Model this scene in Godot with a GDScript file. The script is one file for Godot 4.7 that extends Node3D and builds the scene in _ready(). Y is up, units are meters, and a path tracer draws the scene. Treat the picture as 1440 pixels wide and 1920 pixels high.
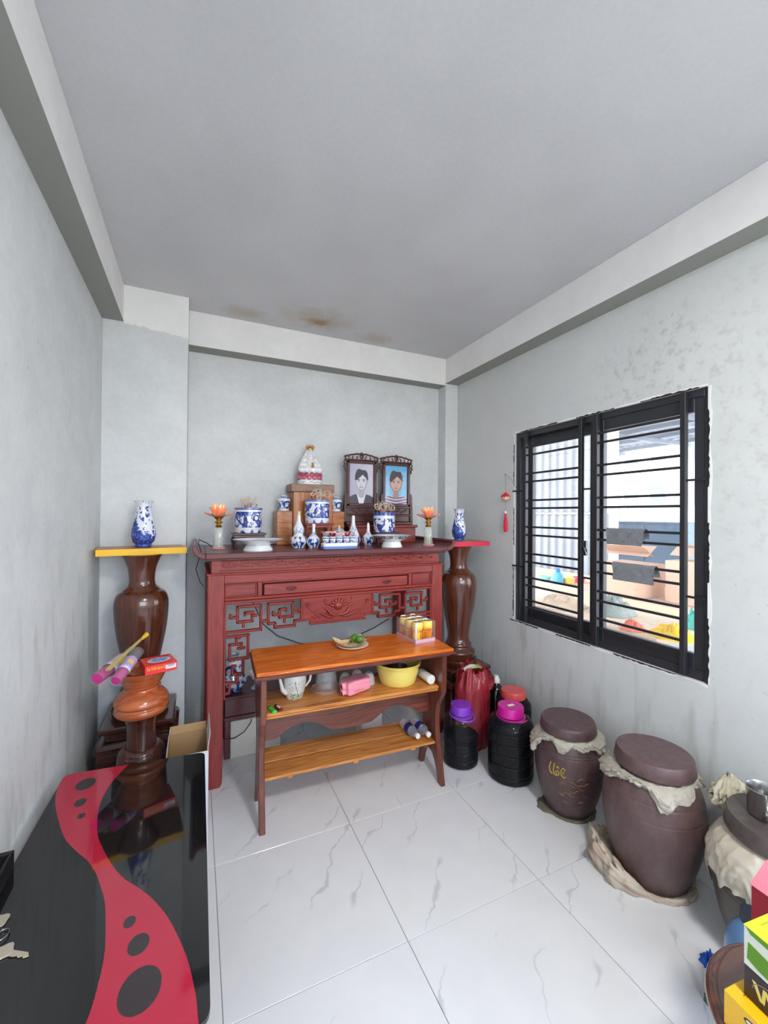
extends Node3D
# An altar room: red-wood altar with porcelain, a low wooden bench, jars along a window wall.
# Units are metres, x runs along the back wall, z towards the viewer, camera above (0, 0).

const FOC := 774.497
const EYE := Vector3(0, 1.484, 0)
const XL := -0.49      # left wall
const XR := 2.0        # right wall
const ZB := -3.03      # back wall
const ZR := 2.3        # rear wall, behind the camera
const HC := 2.781      # ceiling
var cam_r := Vector3.ZERO
var cam_u := Vector3.ZERO
var cam_f := Vector3.ZERO
var M := {}
var rng := RandomNumberGenerator.new()
var used := {}

func _ready():
	rng.seed = 7
	set_camera()
	set_light()
	make_materials()
	build_shell()
	build_ceiling_lamp()
	build_window()
	build_outside()
	build_altar()
	build_altar_items()
	build_pedestals()
	build_left_corner()
	build_glass_table()
	build_bench()
	build_under_altar()
	build_jars()
	build_pots()
	build_front_right()

func set_camera():
	var yaw := deg_to_rad(24.42469)
	var pitch := deg_to_rad(0.33192)
	var roll := deg_to_rad(0.40986)
	cam_f = Vector3(sin(yaw) * cos(pitch), sin(pitch), -cos(yaw) * cos(pitch))
	var r0 := Vector3(cos(yaw), 0, sin(yaw))
	var u0 := r0.cross(cam_f)
	cam_r = r0 * cos(roll) + u0 * sin(roll)
	cam_u = u0 * cos(roll) - r0 * sin(roll)
	var c := Camera3D.new()
	c.name = "camera"
	c.fov = rad_to_deg(2.0 * atan(960.0 / FOC))
	c.near = 0.02
	c.transform = Transform3D(Basis(cam_r, cam_u, -cam_f), EYE)
	add_child(c)
	c.current = true

func set_light():
	var sky_m := ProceduralSkyMaterial.new()
	sky_m.sky_top_color = Color(0.84, 0.90, 1.0)
	sky_m.sky_horizon_color = Color(0.97, 0.985, 1.0)
	sky_m.ground_horizon_color = Color(0.92, 0.91, 0.89)
	sky_m.ground_bottom_color = Color(0.80, 0.79, 0.77)
	sky_m.energy_multiplier = 1.0
	var sky := Sky.new()
	sky.sky_material = sky_m
	var env := Environment.new()
	env.background_mode = Environment.BG_SKY
	env.sky = sky
	env.background_energy_multiplier = SKY_ENERGY
	env.tonemap_mode = Environment.TONE_MAPPER_LINEAR
	env.tonemap_exposure = EXPOSURE
	env.sdfgi_enabled = true
	env.ssao_enabled = true
	env.ssil_enabled = true
	var we := WorldEnvironment.new()
	we.name = "environment"
	we.environment = env
	add_child(we)

const SKY_ENERGY := 8.5
const EXPOSURE := 1.07

# ---------------------------------------------------------------- pixel -> place
func ray(px: float, py: float) -> Vector3:
	return cam_f + cam_r * ((px - 720.0) / FOC) - cam_u * ((py - 960.0) / FOC)
func on_y(px: float, py: float, y := 0.0) -> Vector3:
	var d := ray(px, py)
	return EYE + d * ((y - EYE.y) / d.y)
func on_z(px: float, py: float, z: float) -> Vector3:
	var d := ray(px, py)
	return EYE + d * (z / d.z)
func on_x(px: float, py: float, x: float) -> Vector3:
	var d := ray(px, py)
	return EYE + d * (x / d.x)

# ---------------------------------------------------------------- nodes
func numbered(n: String) -> String:
	var k: int = used.get(n, 0)
	used[n] = k + 1
	return n if k == 0 else "%s_%03d" % [n, k]
func tag(o, label: String, category: String, group := ""):
	o.set_meta("label", label)
	if category != "":
		o.set_meta("category", category)
	if group != "":
		o.set_meta("group", group)
	return o
func thing(called: String, label: String, category: String, at := Vector3.ZERO, turn := 0.0, group := "") -> Node3D:
	var o := Node3D.new()
	o.name = numbered(called)
	add_child(o, true)
	o.position = at
	o.rotation.y = turn
	return tag(o, label, category, group)
func copy(src: Node3D, at: Vector3, turn: float, label: String) -> Node3D:
	var base := str(src.name)
	if base.length() > 4 and base[base.length() - 4] == "_" and base.right(3).is_valid_int():
		base = base.left(base.length() - 4)
	var c: Node3D = src.duplicate()
	c.name = numbered(base)
	add_child(c, true)
	c.position = at
	c.rotation.y = turn
	c.set_meta("label", label)
	return c
func new_st() -> SurfaceTool:
	var st := SurfaceTool.new()
	st.begin(Mesh.PRIMITIVE_TRIANGLES)
	st.set_uv(Vector2.ZERO)
	return st
func obj(called: String, st: SurfaceTool, m: Material, parent: Node = null) -> MeshInstance3D:
	st.generate_normals()
	var o := MeshInstance3D.new()
	o.mesh = st.commit()
	o.material_override = null
	o.mesh.surface_set_material(0, m)
	if parent == null:
		o.name = numbered(called)
		add_child(o, true)
	else:
		o.name = called
		parent.add_child(o, true)
	return o
func put(called: String, mesh: Mesh, at: Transform3D, parent: Node) -> MeshInstance3D:
	var o := MeshInstance3D.new()
	o.mesh = mesh
	o.name = called
	o.transform = at
	parent.add_child(o, true)
	return o
func structure(o):
	o.set_meta("kind", "structure")
	return o
func mesh_of(st: SurfaceTool, m: Material) -> ArrayMesh:
	st.generate_normals()
	var me: ArrayMesh = st.commit()
	me.surface_set_material(0, m)
	return me

# ---------------------------------------------------------------- shapes
func tri(st: SurfaceTool, a: Vector3, b: Vector3, c: Vector3):   # counter-clockwise from outside
	st.add_vertex(a); st.add_vertex(c); st.add_vertex(b)
func quad(st: SurfaceTool, a: Vector3, b: Vector3, c: Vector3, d: Vector3):
	tri(st, a, b, c); tri(st, a, c, d)
func quad_uv(st: SurfaceTool, p: Array, uv: Array):
	for k in [0, 2, 1, 0, 3, 2]:
		st.set_uv(uv[k]); st.add_vertex(p[k])
func facet(st: SurfaceTool, pts: Array, centre: Vector3):
	var m := Vector3.ZERO
	for p in pts: m += p
	m /= pts.size()
	var n: Vector3 = (pts[1] - pts[0]).cross(pts[2] - pts[0])
	var flip: bool = n.dot(m - centre) < 0
	for k in range(1, pts.size() - 1):
		if flip: tri(st, pts[0], pts[k + 1], pts[k])
		else: tri(st, pts[0], pts[k], pts[k + 1])
# a box with chamfered edges
func box(st: SurfaceTool, c: Vector3, s: Vector3, b := 0.003, t := Transform3D.IDENTITY):
	st.set_smooth_group(-1)
	var h := s * 0.5
	b = minf(b, minf(h.x, minf(h.y, h.z)) * 0.6)
	var at := func(axis: int, sx: float, sy: float, sz: float) -> Vector3:
		var q := Vector3(sx * (h.x - b), sy * (h.y - b), sz * (h.z - b))
		q[axis] += (b if [sx, sy, sz][axis] > 0 else -b)
		return t * (c + q)
	var centre := t * c
	for s1 in [-1.0, 1.0]:
		facet(st, [at.call(0, s1, -1.0, -1.0), at.call(0, s1, 1.0, -1.0), at.call(0, s1, 1.0, 1.0), at.call(0, s1, -1.0, 1.0)], centre)
		facet(st, [at.call(1, -1.0, s1, -1.0), at.call(1, 1.0, s1, -1.0), at.call(1, 1.0, s1, 1.0), at.call(1, -1.0, s1, 1.0)], centre)
		facet(st, [at.call(2, -1.0, -1.0, s1), at.call(2, 1.0, -1.0, s1), at.call(2, 1.0, 1.0, s1), at.call(2, -1.0, 1.0, s1)], centre)
		for s2 in [-1.0, 1.0]:
			facet(st, [at.call(0, s1, s2, -1.0), at.call(0, s1, s2, 1.0), at.call(1, s1, s2, 1.0), at.call(1, s1, s2, -1.0)], centre)
			facet(st, [at.call(0, s1, -1.0, s2), at.call(0, s1, 1.0, s2), at.call(2, s1, 1.0, s2), at.call(2, s1, -1.0, s2)], centre)
			facet(st, [at.call(1, -1.0, s1, s2), at.call(1, 1.0, s1, s2), at.call(2, 1.0, s1, s2), at.call(2, -1.0, s1, s2)], centre)
			for s3 in [-1.0, 1.0]:
				facet(st, [at.call(0, s1, s2, s3), at.call(1, s1, s2, s3), at.call(2, s1, s2, s3)], centre)
func box2(st: SurfaceTool, a: Vector3, b: Vector3, bev := 0.003):
	box(st, (a + b) * 0.5, (b - a).abs(), bev)
# turned shape: profile of (radius, height) from bottom to top
func lathe(st: SurfaceTool, prof: Array, seg := 40, t := Transform3D.IDENTITY, sharp := 0.8, wob = null):
	var len_ := [0.0]
	for i in range(1, prof.size()): len_.append(len_[-1] + prof[i].distance_to(prof[i - 1]))
	var group := 1
	for i in prof.size() - 1:
		if prof[i].distance_to(prof[i + 1]) < 1e-6: continue
		if i > 0 and absf((prof[i] - prof[i - 1]).angle_to(prof[i + 1] - prof[i])) > sharp: group += 1
		st.set_smooth_group(group)
		var v0: float = 1.0 - len_[i] / len_[-1]
		var v1: float = 1.0 - len_[i + 1] / len_[-1]
		for j in seg:
			var q := []
			for e in [[i, j + 1], [i, j], [i + 1, j], [i + 1, j + 1]]:
				var th: float = TAU * float(e[1] % seg) / seg
				var r: float = prof[e[0]].x
				if wob != null: r = wob.call(r, th, prof[e[0]].y)
				q.append(t * Vector3(r * cos(th), prof[e[0]].y, r * sin(th)))
			var u0 := float(j) / seg
			var u1 := float(j + 1) / seg
			if prof[i].x < 1e-6:
				for k in [[0, u1, v0], [3, u1, v1], [2, u0, v1]]:
					st.set_uv(Vector2(k[1], k[2])); st.add_vertex(q[k[0]])
			elif prof[i + 1].x < 1e-6:
				for k in [[0, u1, v0], [2, u0, v1], [1, u0, v0]]:
					st.set_uv(Vector2(k[1], k[2])); st.add_vertex(q[k[0]])
			else:
				quad_uv(st, q, [Vector2(u1, v0), Vector2(u0, v0), Vector2(u0, v1), Vector2(u1, v1)])
# rounded profile through control points
func smooth_profile(pts: Array, n := 6) -> Array:
	var out := []
	for i in pts.size() - 1:
		var p0: Vector2 = pts[maxi(i - 1, 0)]
		var p3: Vector2 = pts[mini(i + 2, pts.size() - 1)]
		for k in n:
			var q: Vector2 = pts[i].cubic_interpolate(pts[i + 1], p0, p3, float(k) / n)
			q.x = maxf(q.x, 0.0)
			q.y = clampf(q.y, minf(pts[i].y, pts[i + 1].y), maxf(pts[i].y, pts[i + 1].y))
			out.append(q)
	out.append(pts[-1])
	return out
# round bar along a path; rad is a number or one per point
func tube(st: SurfaceTool, pts: Array, rad, seg := 8, closed := false):
	var n := pts.size()
	var side := Vector3.ZERO
	var rings := []
	st.set_smooth_group(1)
	for i in n:
		var d: Vector3
		if closed: d = (pts[(i + 1) % n] - pts[(i + n - 1) % n]).normalized()
		else: d = (pts[mini(i + 1, n - 1)] - pts[maxi(i - 1, 0)]).normalized()
		if side == Vector3.ZERO:
			side = d.cross(Vector3.UP if absf(d.y) < 0.9 else Vector3.RIGHT).normalized()
		side = (side - d * side.dot(d)).normalized()
		var up := d.cross(side)
		var r: float = rad[i] if rad is Array else rad
		var ring := []
		for k in seg:
			var a := TAU * k / seg
			ring.append(pts[i] + (side * cos(a) + up * sin(a)) * r)
		rings.append(ring)
	for i in (n if closed else n - 1):
		var a: Array = rings[i]
		var b: Array = rings[(i + 1) % n]
		for k in seg:
			quad(st, a[k], a[(k + 1) % seg], b[(k + 1) % seg], b[k])
	if not closed:
		st.set_smooth_group(-1)
		for k in range(1, seg - 1):
			tri(st, rings[0][0], rings[0][k + 1], rings[0][k])
			tri(st, rings[n - 1][0], rings[n - 1][k], rings[n - 1][k + 1])
# flat polygon in x, y pushed from z0 to z1
func prism(st: SurfaceTool, poly: PackedVector2Array, z0: float, z1: float, t := Transform3D.IDENTITY, bev := 0.0):
	st.set_smooth_group(-1)
	var p := poly
	if Geometry2D.is_polygon_clockwise(p):
		p = p.duplicate(); p.reverse()
	var inner := p
	if bev > 0.0:
		var off := Geometry2D.offset_polygon(p, -bev, Geometry2D.JOIN_MITER)
		if off.size() == 1 and off[0].size() == p.size():
			inner = off[0]
			if Geometry2D.is_polygon_clockwise(inner): inner.reverse()
			var best := 0
			for k in inner.size():
				if inner[k].distance_to(p[0]) < inner[best].distance_to(p[0]): best = k
			var turned := PackedVector2Array()
			for k in inner.size(): turned.append(inner[(k + best) % inner.size()])
			inner = turned
		else: bev = 0.0
	var ix := Geometry2D.triangulate_polygon(inner)
	for k in range(0, ix.size(), 3):
		var a := inner[ix[k]]
		var b := inner[ix[k + 1]]
		var c := inner[ix[k + 2]]
		if (b - a).cross(c - a) < 0:
			var s := b; b = c; c = s
		for q in [[a, z1], [c, z1], [b, z1], [a, z0], [b, z0], [c, z0]]:
			st.set_uv(q[0]); st.add_vertex(t * Vector3(q[0].x, q[0].y, q[1]))
	var n := p.size()
	for k in n:
		var a := p[k]
		var b := p[(k + 1) % n]
		quad_uv(st, [t * Vector3(a.x, a.y, z0 + bev), t * Vector3(b.x, b.y, z0 + bev), t * Vector3(b.x, b.y, z1 - bev), t * Vector3(a.x, a.y, z1 - bev)], [a, b, b, a])
		if bev > 0.0:
			var c := inner[k]
			var d := inner[(k + 1) % n]
			quad_uv(st, [t * Vector3(a.x, a.y, z1 - bev), t * Vector3(b.x, b.y, z1 - bev), t * Vector3(d.x, d.y, z1), t * Vector3(c.x, c.y, z1)], [a, b, d, c])
			quad_uv(st, [t * Vector3(c.x, c.y, z0), t * Vector3(d.x, d.y, z0), t * Vector3(b.x, b.y, z0 + bev), t * Vector3(a.x, a.y, z0 + bev)], [c, d, b, a])
# sheet from a function of u, v in 0..1
func sheet(st: SurfaceTool, fn: Callable, nu: int, nv: int, group := 1):
	st.set_smooth_group(group)
	var g := []
	for i in nu + 1:
		var row := []
		for j in nv + 1: row.append(fn.call(float(i) / nu, float(j) / nv))
		g.append(row)
	for i in nu:
		for j in nv:
			quad_uv(st, [g[i][j], g[i + 1][j], g[i + 1][j + 1], g[i][j + 1]], [Vector2(float(i) / nu, float(j) / nv), Vector2(float(i + 1) / nu, float(j) / nv), Vector2(float(i + 1) / nu, float(j + 1) / nv), Vector2(float(i) / nu, float(j + 1) / nv)])
# sheet with a little thickness, so that it has two sides and edges
func shell(st: SurfaceTool, fn: Callable, nu: int, nv: int, thick := 0.0008):
	var e := 0.004
	var inner := func(u: float, v: float) -> Vector3:
		var p: Vector3 = fn.call(u, v)
		var a: Vector3 = fn.call(minf(u + e, 1.0), v) - fn.call(maxf(u - e, 0.0), v)
		var b: Vector3 = fn.call(u, minf(v + e, 1.0)) - fn.call(u, maxf(v - e, 0.0))
		return p - a.cross(b).normalized() * thick
	sheet(st, fn, nu, nv, 1)
	sheet(st, func(u, v): return inner.call(u, 1.0 - v), nu, nv, 2)
# surface nets over a signed distance
func blob(st: SurfaceTool, fn: Callable, lo: Vector3, hi: Vector3, cell: float):
	st.set_smooth_group(1)
	var n := Vector3i(((hi - lo) / cell).ceil()) + Vector3i.ONE
	var f := PackedFloat32Array()
	f.resize(n.x * n.y * n.z)
	for x in n.x:
		for y in n.y:
			for z in n.z:
				f[(x * n.y + y) * n.z + z] = fn.call(lo + Vector3(x, y, z) * cell)
	var vert := {}
	for x in n.x - 1:
		for y in n.y - 1:
			for z in n.z - 1:
				var v := []
				var neg := 0
				for k in 8:
					var q: float = f[((x + (k & 1)) * n.y + y + ((k >> 1) & 1)) * n.z + z + (k >> 2)]
					v.append(q)
					if q < 0: neg += 1
				if neg == 0 or neg == 8: continue
				var sum := Vector3.ZERO
				var cnt := 0
				for e in EDGES:
					var a: float = v[e[0]]
					var b: float = v[e[1]]
					if (a < 0) == (b < 0): continue
					var pa := Vector3(e[0] & 1, (e[0] >> 1) & 1, e[0] >> 2)
					var pb := Vector3(e[1] & 1, (e[1] >> 1) & 1, e[1] >> 2)
					sum += pa.lerp(pb, a / (a - b))
					cnt += 1
				vert[(x * n.y + y) * n.z + z] = lo + (Vector3(x, y, z) + sum / cnt) * cell
	var sx := n.y * n.z
	var sy := n.z
	for x in range(1, n.x - 1):
		for y in range(1, n.y - 1):
			for z in range(1, n.z - 1):
				var at := x * sx + y * sy + z
				var a := f[at]
				for e in [[sx, sy, 1], [sy, 1, sx], [1, sx, sy]]:
					var b: float = f[at + e[0]]
					if (a < 0) == (b < 0): continue
					var q := [vert[at - e[1] - e[2]], vert[at - e[2]], vert[at], vert[at - e[1]]]
					if a < 0: quad(st, q[0], q[1], q[2], q[3])
					else: quad(st, q[3], q[2], q[1], q[0])
const EDGES := [[0, 1], [2, 3], [4, 5], [6, 7], [0, 2], [1, 3], [4, 6], [5, 7], [0, 4], [1, 5], [2, 6], [3, 7]]
func smin(a: float, b: float, k: float) -> float:
	var h := clampf(0.5 + 0.5 * (b - a) / k, 0.0, 1.0)
	return lerpf(b, a, h) - k * h * (1.0 - h)
func cone(p: Vector3, a: Vector3, b: Vector3, ra: float, rb: float) -> float:
	var ab := b - a
	var t := clampf((p - a).dot(ab) / ab.length_squared(), 0.0, 1.0)
	return p.distance_to(a + ab * t) - lerpf(ra, rb, t)
func ell(p: Vector3, c: Vector3, r: Vector3) -> float:
	var q := (p - c) / r
	return (q.length() - 1.0) * minf(r.x, minf(r.y, r.z))
func noise(freq: float, sd: int, oct := 3) -> FastNoiseLite:
	var n := FastNoiseLite.new()
	n.seed = sd
	n.noise_type = FastNoiseLite.TYPE_SIMPLEX_SMOOTH
	n.frequency = freq
	n.fractal_octaves = oct
	return n

# ---------------------------------------------------------------- materials
func srgb(r: float, g: float, b: float) -> Color:
	return Color(r / 255.0, g / 255.0, b / 255.0)
func paint(w: int, h: int, fn: Callable) -> ImageTexture:
	var im := Image.create_empty(w, h, false, Image.FORMAT_RGB8)
	for y in h:
		for x in w:
			im.set_pixel(x, y, fn.call((x + 0.5) / w, (y + 0.5) / h))
	return ImageTexture.create_from_image(im)
func mat(c: Color, rough := 0.6, tex: Texture2D = null, metal := 0.0) -> StandardMaterial3D:
	var m := StandardMaterial3D.new()
	m.albedo_color = c
	m.roughness = rough
	m.metallic = metal
	if tex != null: m.albedo_texture = tex
	return m
func triplanar(m: StandardMaterial3D, s: Vector3, world := false, off := Vector3(0.5, 0.5, 0.5)) -> StandardMaterial3D:
	m.uv1_triplanar = true
	m.uv1_world_triplanar = world
	m.uv1_scale = s
	m.uv1_offset = off
	m.uv1_triplanar_sharpness = 8.0
	return m
func gloss(m: StandardMaterial3D, amount := 0.6, rough := 0.12) -> StandardMaterial3D:
	m.clearcoat_enabled = true
	m.clearcoat = amount
	m.clearcoat_roughness = rough
	return m
func wood_tex(dark: Color, light: Color, sd: int, upright: bool, knots := 0.0) -> ImageTexture:
	var a := noise(1.0, sd, 4)
	var b := noise(1.0, sd + 1, 2)
	return paint(512, 512, func(u, v):
		var g: float = v if upright else u
		var w: float = u if upright else v
		var warp: float = b.get_noise_2d(g * 3.0, w * 3.0) * 0.22
		var ring: float = sin((w + warp * 0.35) * 150.0 + a.get_noise_2d(g * 2.0, w * 12.0) * 6.0) * 0.5 + 0.5
		var fine: float = a.get_noise_2d(g * 10.0, w * 170.0) * 0.5 + 0.5
		var coarse: float = b.get_noise_2d(g * 2.0 + 9.0, w * 14.0) * 0.5 + 0.5
		var t: float = 0.30 * ring + 0.35 * fine + 0.35 * coarse
		if knots > 0.0: t -= knots * smoothstep(0.35, 0.75, b.get_noise_2d(g * 5.0 + 40.0, w * 22.0))
		return dark.lerp(light, clampf(t * 1.35 - 0.15, 0.0, 1.0)))
func wood_pair(key: String, dark: Color, light: Color, rough: float, coat: float, sd: int, knots := 0.0):
	var h := triplanar(mat(Color.WHITE, rough, wood_tex(dark, light, sd, false, knots)), Vector3(0.5, 1.5, 1.5))
	var v := triplanar(mat(Color.WHITE, rough, wood_tex(dark, light, sd + 5, true, knots)), Vector3(1.5, 0.5, 1.5))
	if coat > 0.0:
		gloss(h, coat); gloss(v, coat)
	M[key] = h
	M[key + "_v"] = v
func glass(c: Color, alpha := 0.06, rough := 0.02) -> StandardMaterial3D:
	var m := mat(Color(c.r, c.g, c.b, alpha), rough)
	m.transparency = BaseMaterial3D.TRANSPARENCY_ALPHA
	return m
func porcelain_tex(kind: String, sd: int) -> ImageTexture:
	var n1 := noise(1.0, sd, 3)
	var n2 := noise(1.0, sd + 3, 2)
	var white := srgb(232, 235, 240)
	var deep := srgb(28, 52, 140)
	var mid := srgb(84, 118, 190)
	var foot := srgb(226, 226, 226)
	return paint(256, 256, func(u, v):
		var a: float = u * TAU
		var tall: float = 2.4 if kind == "landscape" else 1.0
		var nx: float = n1.get_noise_3d(cos(a) * 2.0, sin(a) * 2.0, v * 5.0 * tall)
		var ny: float = n2.get_noise_3d(cos(a) * 4.0, sin(a) * 4.0, v * 9.0 * tall)
		var c := white
		match kind:
			"landscape":      # tall vase: white neck, blue trees and hills below
				if v > 0.30 and v < 0.90:
					var hill: float = 0.62 + 0.10 * sin(a * 2.0 + sd) + 0.05 * sin(a * 5.0)
					if v > hill + nx * 0.1: c = deep.lerp(mid, smoothstep(-0.2, 0.5, ny))
					elif nx > 0.20: c = mid.lerp(deep, smoothstep(0.2, 0.4, nx))
				elif v < 0.30 and v > 0.14 and ny > 0.38: c = mid
				if (v > 0.90 and v < 0.915) or (v > 0.945 and v < 0.96): c = mid
				if v < 0.018: c = deep
			"dragon":         # incense bowl: clouds, a disc and waves
				if v > 0.22 and v < 0.58 and (nx > -0.02 or ny > 0.20): c = deep.lerp(mid, smoothstep(0.0, 0.4, ny))
				var d: float = Vector2(wrapf(u * 3.0 - 0.5, -0.5, 0.5) * 1.3, (v - 0.36) * 2.2).length()
				if d < 0.17: c = deep if d > 0.10 else white
				if v > 0.62 and v < 0.94:
					var wave: float = 0.62 + 0.14 * absf(sin(a * 4.5)) + nx * 0.10
					if v > wave: c = mid.lerp(deep, smoothstep(-0.1, 0.4, ny))
				if v > 0.10 and v < 0.17: c = mid
				if v > 0.96: c = foot
			"band":
				if v > 0.10 and v < 0.22: c = mid.lerp(deep, 0.3 + 0.4 * sign(sin(a * 16.0)))
				if v > 0.30 and v < 0.88 and (nx > 0.02): c = deep.lerp(mid, smoothstep(0.0, 0.5, ny))
				if v > 0.62 and v < 0.88 and ny > -0.1: c = mid.lerp(deep, smoothstep(-0.1, 0.4, nx))
			"bottle":
				if v > 0.55 and v < 0.92 and nx > 0.06: c = mid.lerp(deep, smoothstep(0.05, 0.4, nx))
				if v > 0.92 and v < 0.94: c = mid
				if v > 0.30 and v < 0.45 and ny > 0.2: c = mid
			"jar":
				if v > 0.28 and v < 0.66:
					var s: float = Vector2(wrapf(u * 3.0, -0.5, 0.5), (v - 0.47) * 2.0).length()
					if s > 0.22 and s < 0.36: c = deep
					elif nx > 0.15: c = mid
				if v > 0.80 and v < 0.92 and sin(a * 10.0) > 0.1: c = mid
				if v < 0.18 and ny > 0.0: c = mid
			"wave":
				var k: float = absf(sin(u * PI * 10.0))
				if v > 0.12 and v < 0.45 and absf(k - (0.45 - v) * 3.0) < 0.16: c = mid
				if v > 0.50 and v < 0.58: c = mid
				if v > 0.66 and v < 0.88 and nx > 0.0: c = deep.lerp(mid, 0.35)
		return c)
func porcelain(kind: String, sd: int) -> StandardMaterial3D:
	var m := mat(Color.WHITE, 0.22, porcelain_tex(kind, sd))
	return gloss(m, 0.7, 0.05)

func make_materials():
	# painted cement walls
	var a := noise(1.0, 11, 4)
	var b := noise(1.0, 12, 3)
	var c := noise(1.0, 13, 2)
	var wall := srgb(215, 219, 220)
	var plaster := func(x: float, y: float) -> Color:
		var t: float = a.get_noise_2d(x * 1.3, y * 1.3) * 0.030 + b.get_noise_2d(x * 5.0, y * 5.0) * 0.022 + c.get_noise_2d(x * 26.0, y * 22.0) * 0.014
		var q := wall
		return Color(q.r + t, q.g + t, q.b + t * 0.95)
	M.wall = triplanar(mat(Color.WHITE, 0.85, paint(512, 512, func(u, v): return plaster.call(u * 3.4, v * 3.4))), Vector3(0.29, 0.29, 0.29), true)
	# left wall: grey smears of dirt low down, u along z from -3.03, v from the ceiling down
	M.wall_left = mat(Color.WHITE, 0.85, paint(800, 448, func(u, v):
		var x: float = u * (ZR - ZB)
		var y: float = v * HC
		var q: Color = plaster.call(x + 7.0, y)
		var smear: float = b.get_noise_2d(x * 9.0, y * 2.2)
		var low: float = smoothstep(1.1, 2.0, y)
		if smear > 0.05: q = q.lerp(srgb(176, 178, 176), low * smoothstep(0.0, 0.8, smear) * 0.5)
		if c.get_noise_2d(x * 40.0, y * 30.0) > 0.70: q = q.lerp(srgb(170, 172, 170), 0.35)
		return q))
	# window wall: mould spots over the window, runs of dirt under it, u along z from -3.03, v from the ceiling down
	M.wall_right = mat(Color.WHITE, 0.85, paint(1100, 560, func(u, v):
		var x: float = u * (ZR - ZB)
		var y: float = v * HC
		var q: Color = plaster.call(x + 20.0, y + 3.0).lerp(srgb(209, 212, 210), 0.5)
		var run: float = b.get_noise_2d(x * 10.0, y * 1.6)
		var low: float = smoothstep(1.85, 2.15, y) * (0.6 + 0.4 * a.get_noise_2d(x * 2.0, 5.0))
		if run > 0.0: q = q.lerp(srgb(152, 151, 140), low * smoothstep(0.0, 0.8, run) * 0.5)
		var patch: float = 1.0 - smoothstep(0.15, 0.42, Vector2((x - 1.80) * 0.9, y - 0.62).length())
		patch = maxf(patch, (1.0 - smoothstep(0.1, 0.5, Vector2(x - 2.2, (y - 0.9) * 0.5).length())) * 0.7)
		var spot: float = b.get_noise_2d(x * 14.0 + 60.0, y * 12.0) + c.get_noise_2d(x * 40.0, y * 40.0) * 0.5
		if patch > 0.0 and spot > -0.1: q = q.lerp(srgb(130, 128, 116), patch * smoothstep(-0.1, 1.1, spot) * 0.30)
		if c.get_noise_2d(x * 30.0, y * 30.0 + 9.0) > 0.74: q = q.lerp(srgb(160, 162, 158), 0.35)
		return q))
	M.white_paint = triplanar(mat(Color.WHITE, 0.8, paint(256, 256, func(u, v):
		var t: float = a.get_noise_2d(u * 5.0, v * 5.0) * 0.02 + b.get_noise_2d(u * 22.0, v * 22.0) * 0.012
		return Color(0.935 + t, 0.935 + t, 0.93 + t))), Vector3(0.45, 0.45, 0.45), true)
	# ceiling: grey emulsion, brown soot above the altar; u along x from XL, v along z from ZB
	M.ceiling = mat(Color.WHITE, 0.9, paint(448, 1000, func(u, v):
		var x: float = XL + u * (XR - XL)
		var z: float = ZB + v * (ZR - ZB)
		var t: float = a.get_noise_2d(x * 1.2, z * 1.2 + 30.0) * 0.03 + c.get_noise_2d(x * 50.0, z * 50.0) * 0.012
		var q := Color(0.80 + t, 0.805 + t, 0.815 + t)
		for s in [[0.75, -2.73, 0.13, 0.75], [0.28, -2.80, 0.20, 0.30], [1.20, -2.80, 0.20, 0.32], [0.74, -2.68, 0.36, 0.28]]:
			var d: float = Vector2(x - s[0], (z - s[1]) * 1.6).length() / s[2] + b.get_noise_2d(x * 9.0, z * 11.0) * 0.25
			q = q.lerp(srgb(146, 104, 56), s[3] * (1.0 - smoothstep(0.0, 1.0, d)) * (0.75 + 0.5 * c.get_noise_2d(x * 60.0, z * 60.0)))
		return q))
	# floor tiles: white glaze with thin grey veins, four prints
	M.tiles = []
	for k in 4:
		var w1 := noise(1.0, 100 + k, 4)
		var w2 := noise(1.0, 140 + k, 3)
		var tex := paint(320, 320, func(u, v):
			var s: float = (u * 0.72 + v * 0.69)          # across the veins
			var l: float = (-u * 0.69 + v * 0.72)         # along them
			var cloud: float = w2.get_noise_2d(u * 3.0, v * 3.0)
			var q := Color(0.905, 0.91, 0.922) * (1.0 + 0.015 * cloud)
			for j in 5:
				var off: float = w1.get_noise_2d(l * 1.5, 17.0 * j) * 0.10 + w2.get_noise_2d(l * 6.0, 31.0 * j) * 0.022 + w2.get_noise_2d(l * 22.0, 7.0 * j) * 0.006
				var d: float = absf(s - 0.22 - 0.26 * j - off)
				var on: float = smoothstep(-0.1, 0.4, w1.get_noise_2d(l * 1.6 + 50.0, 9.0 * j))
				var wide: float = 0.008 + 0.026 * smoothstep(0.0, 0.5, w2.get_noise_2d(l * 4.0 + 20.0, 3.0 * j))
				q = q.lerp(srgb(178, 182, 188), on * 0.55 * (1.0 - smoothstep(0.0, 1.0, d / wide)))
			q.a = 1.0
			return q)
		M.tiles.append(gloss(mat(Color.WHITE, 0.32, tex), 0.35, 0.12))
	M.grout = mat(srgb(150, 152, 156), 0.9)
	# woods
	wood_pair("altar", srgb(116, 30, 26), srgb(158, 56, 44), 0.42, 0.22, 20)
	wood_pair("altar_dark", srgb(74, 20, 24), srgb(108, 34, 36), 0.38, 0.30, 24)
	wood_pair("bench_top", srgb(184, 76, 16), srgb(250, 150, 44), 0.3, 0.4, 30, 0.7)
	wood_pair("bench_shelf", srgb(170, 98, 38), srgb(236, 164, 84), 0.4, 0.25, 36, 0.7)
	wood_pair("bench_side", srgb(78, 34, 22), srgb(132, 66, 44), 0.38, 0.4, 42, 0.3)
	wood_pair("dark_lacquer", srgb(48, 22, 18), srgb(88, 44, 32), 0.25, 0.8, 48)
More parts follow.
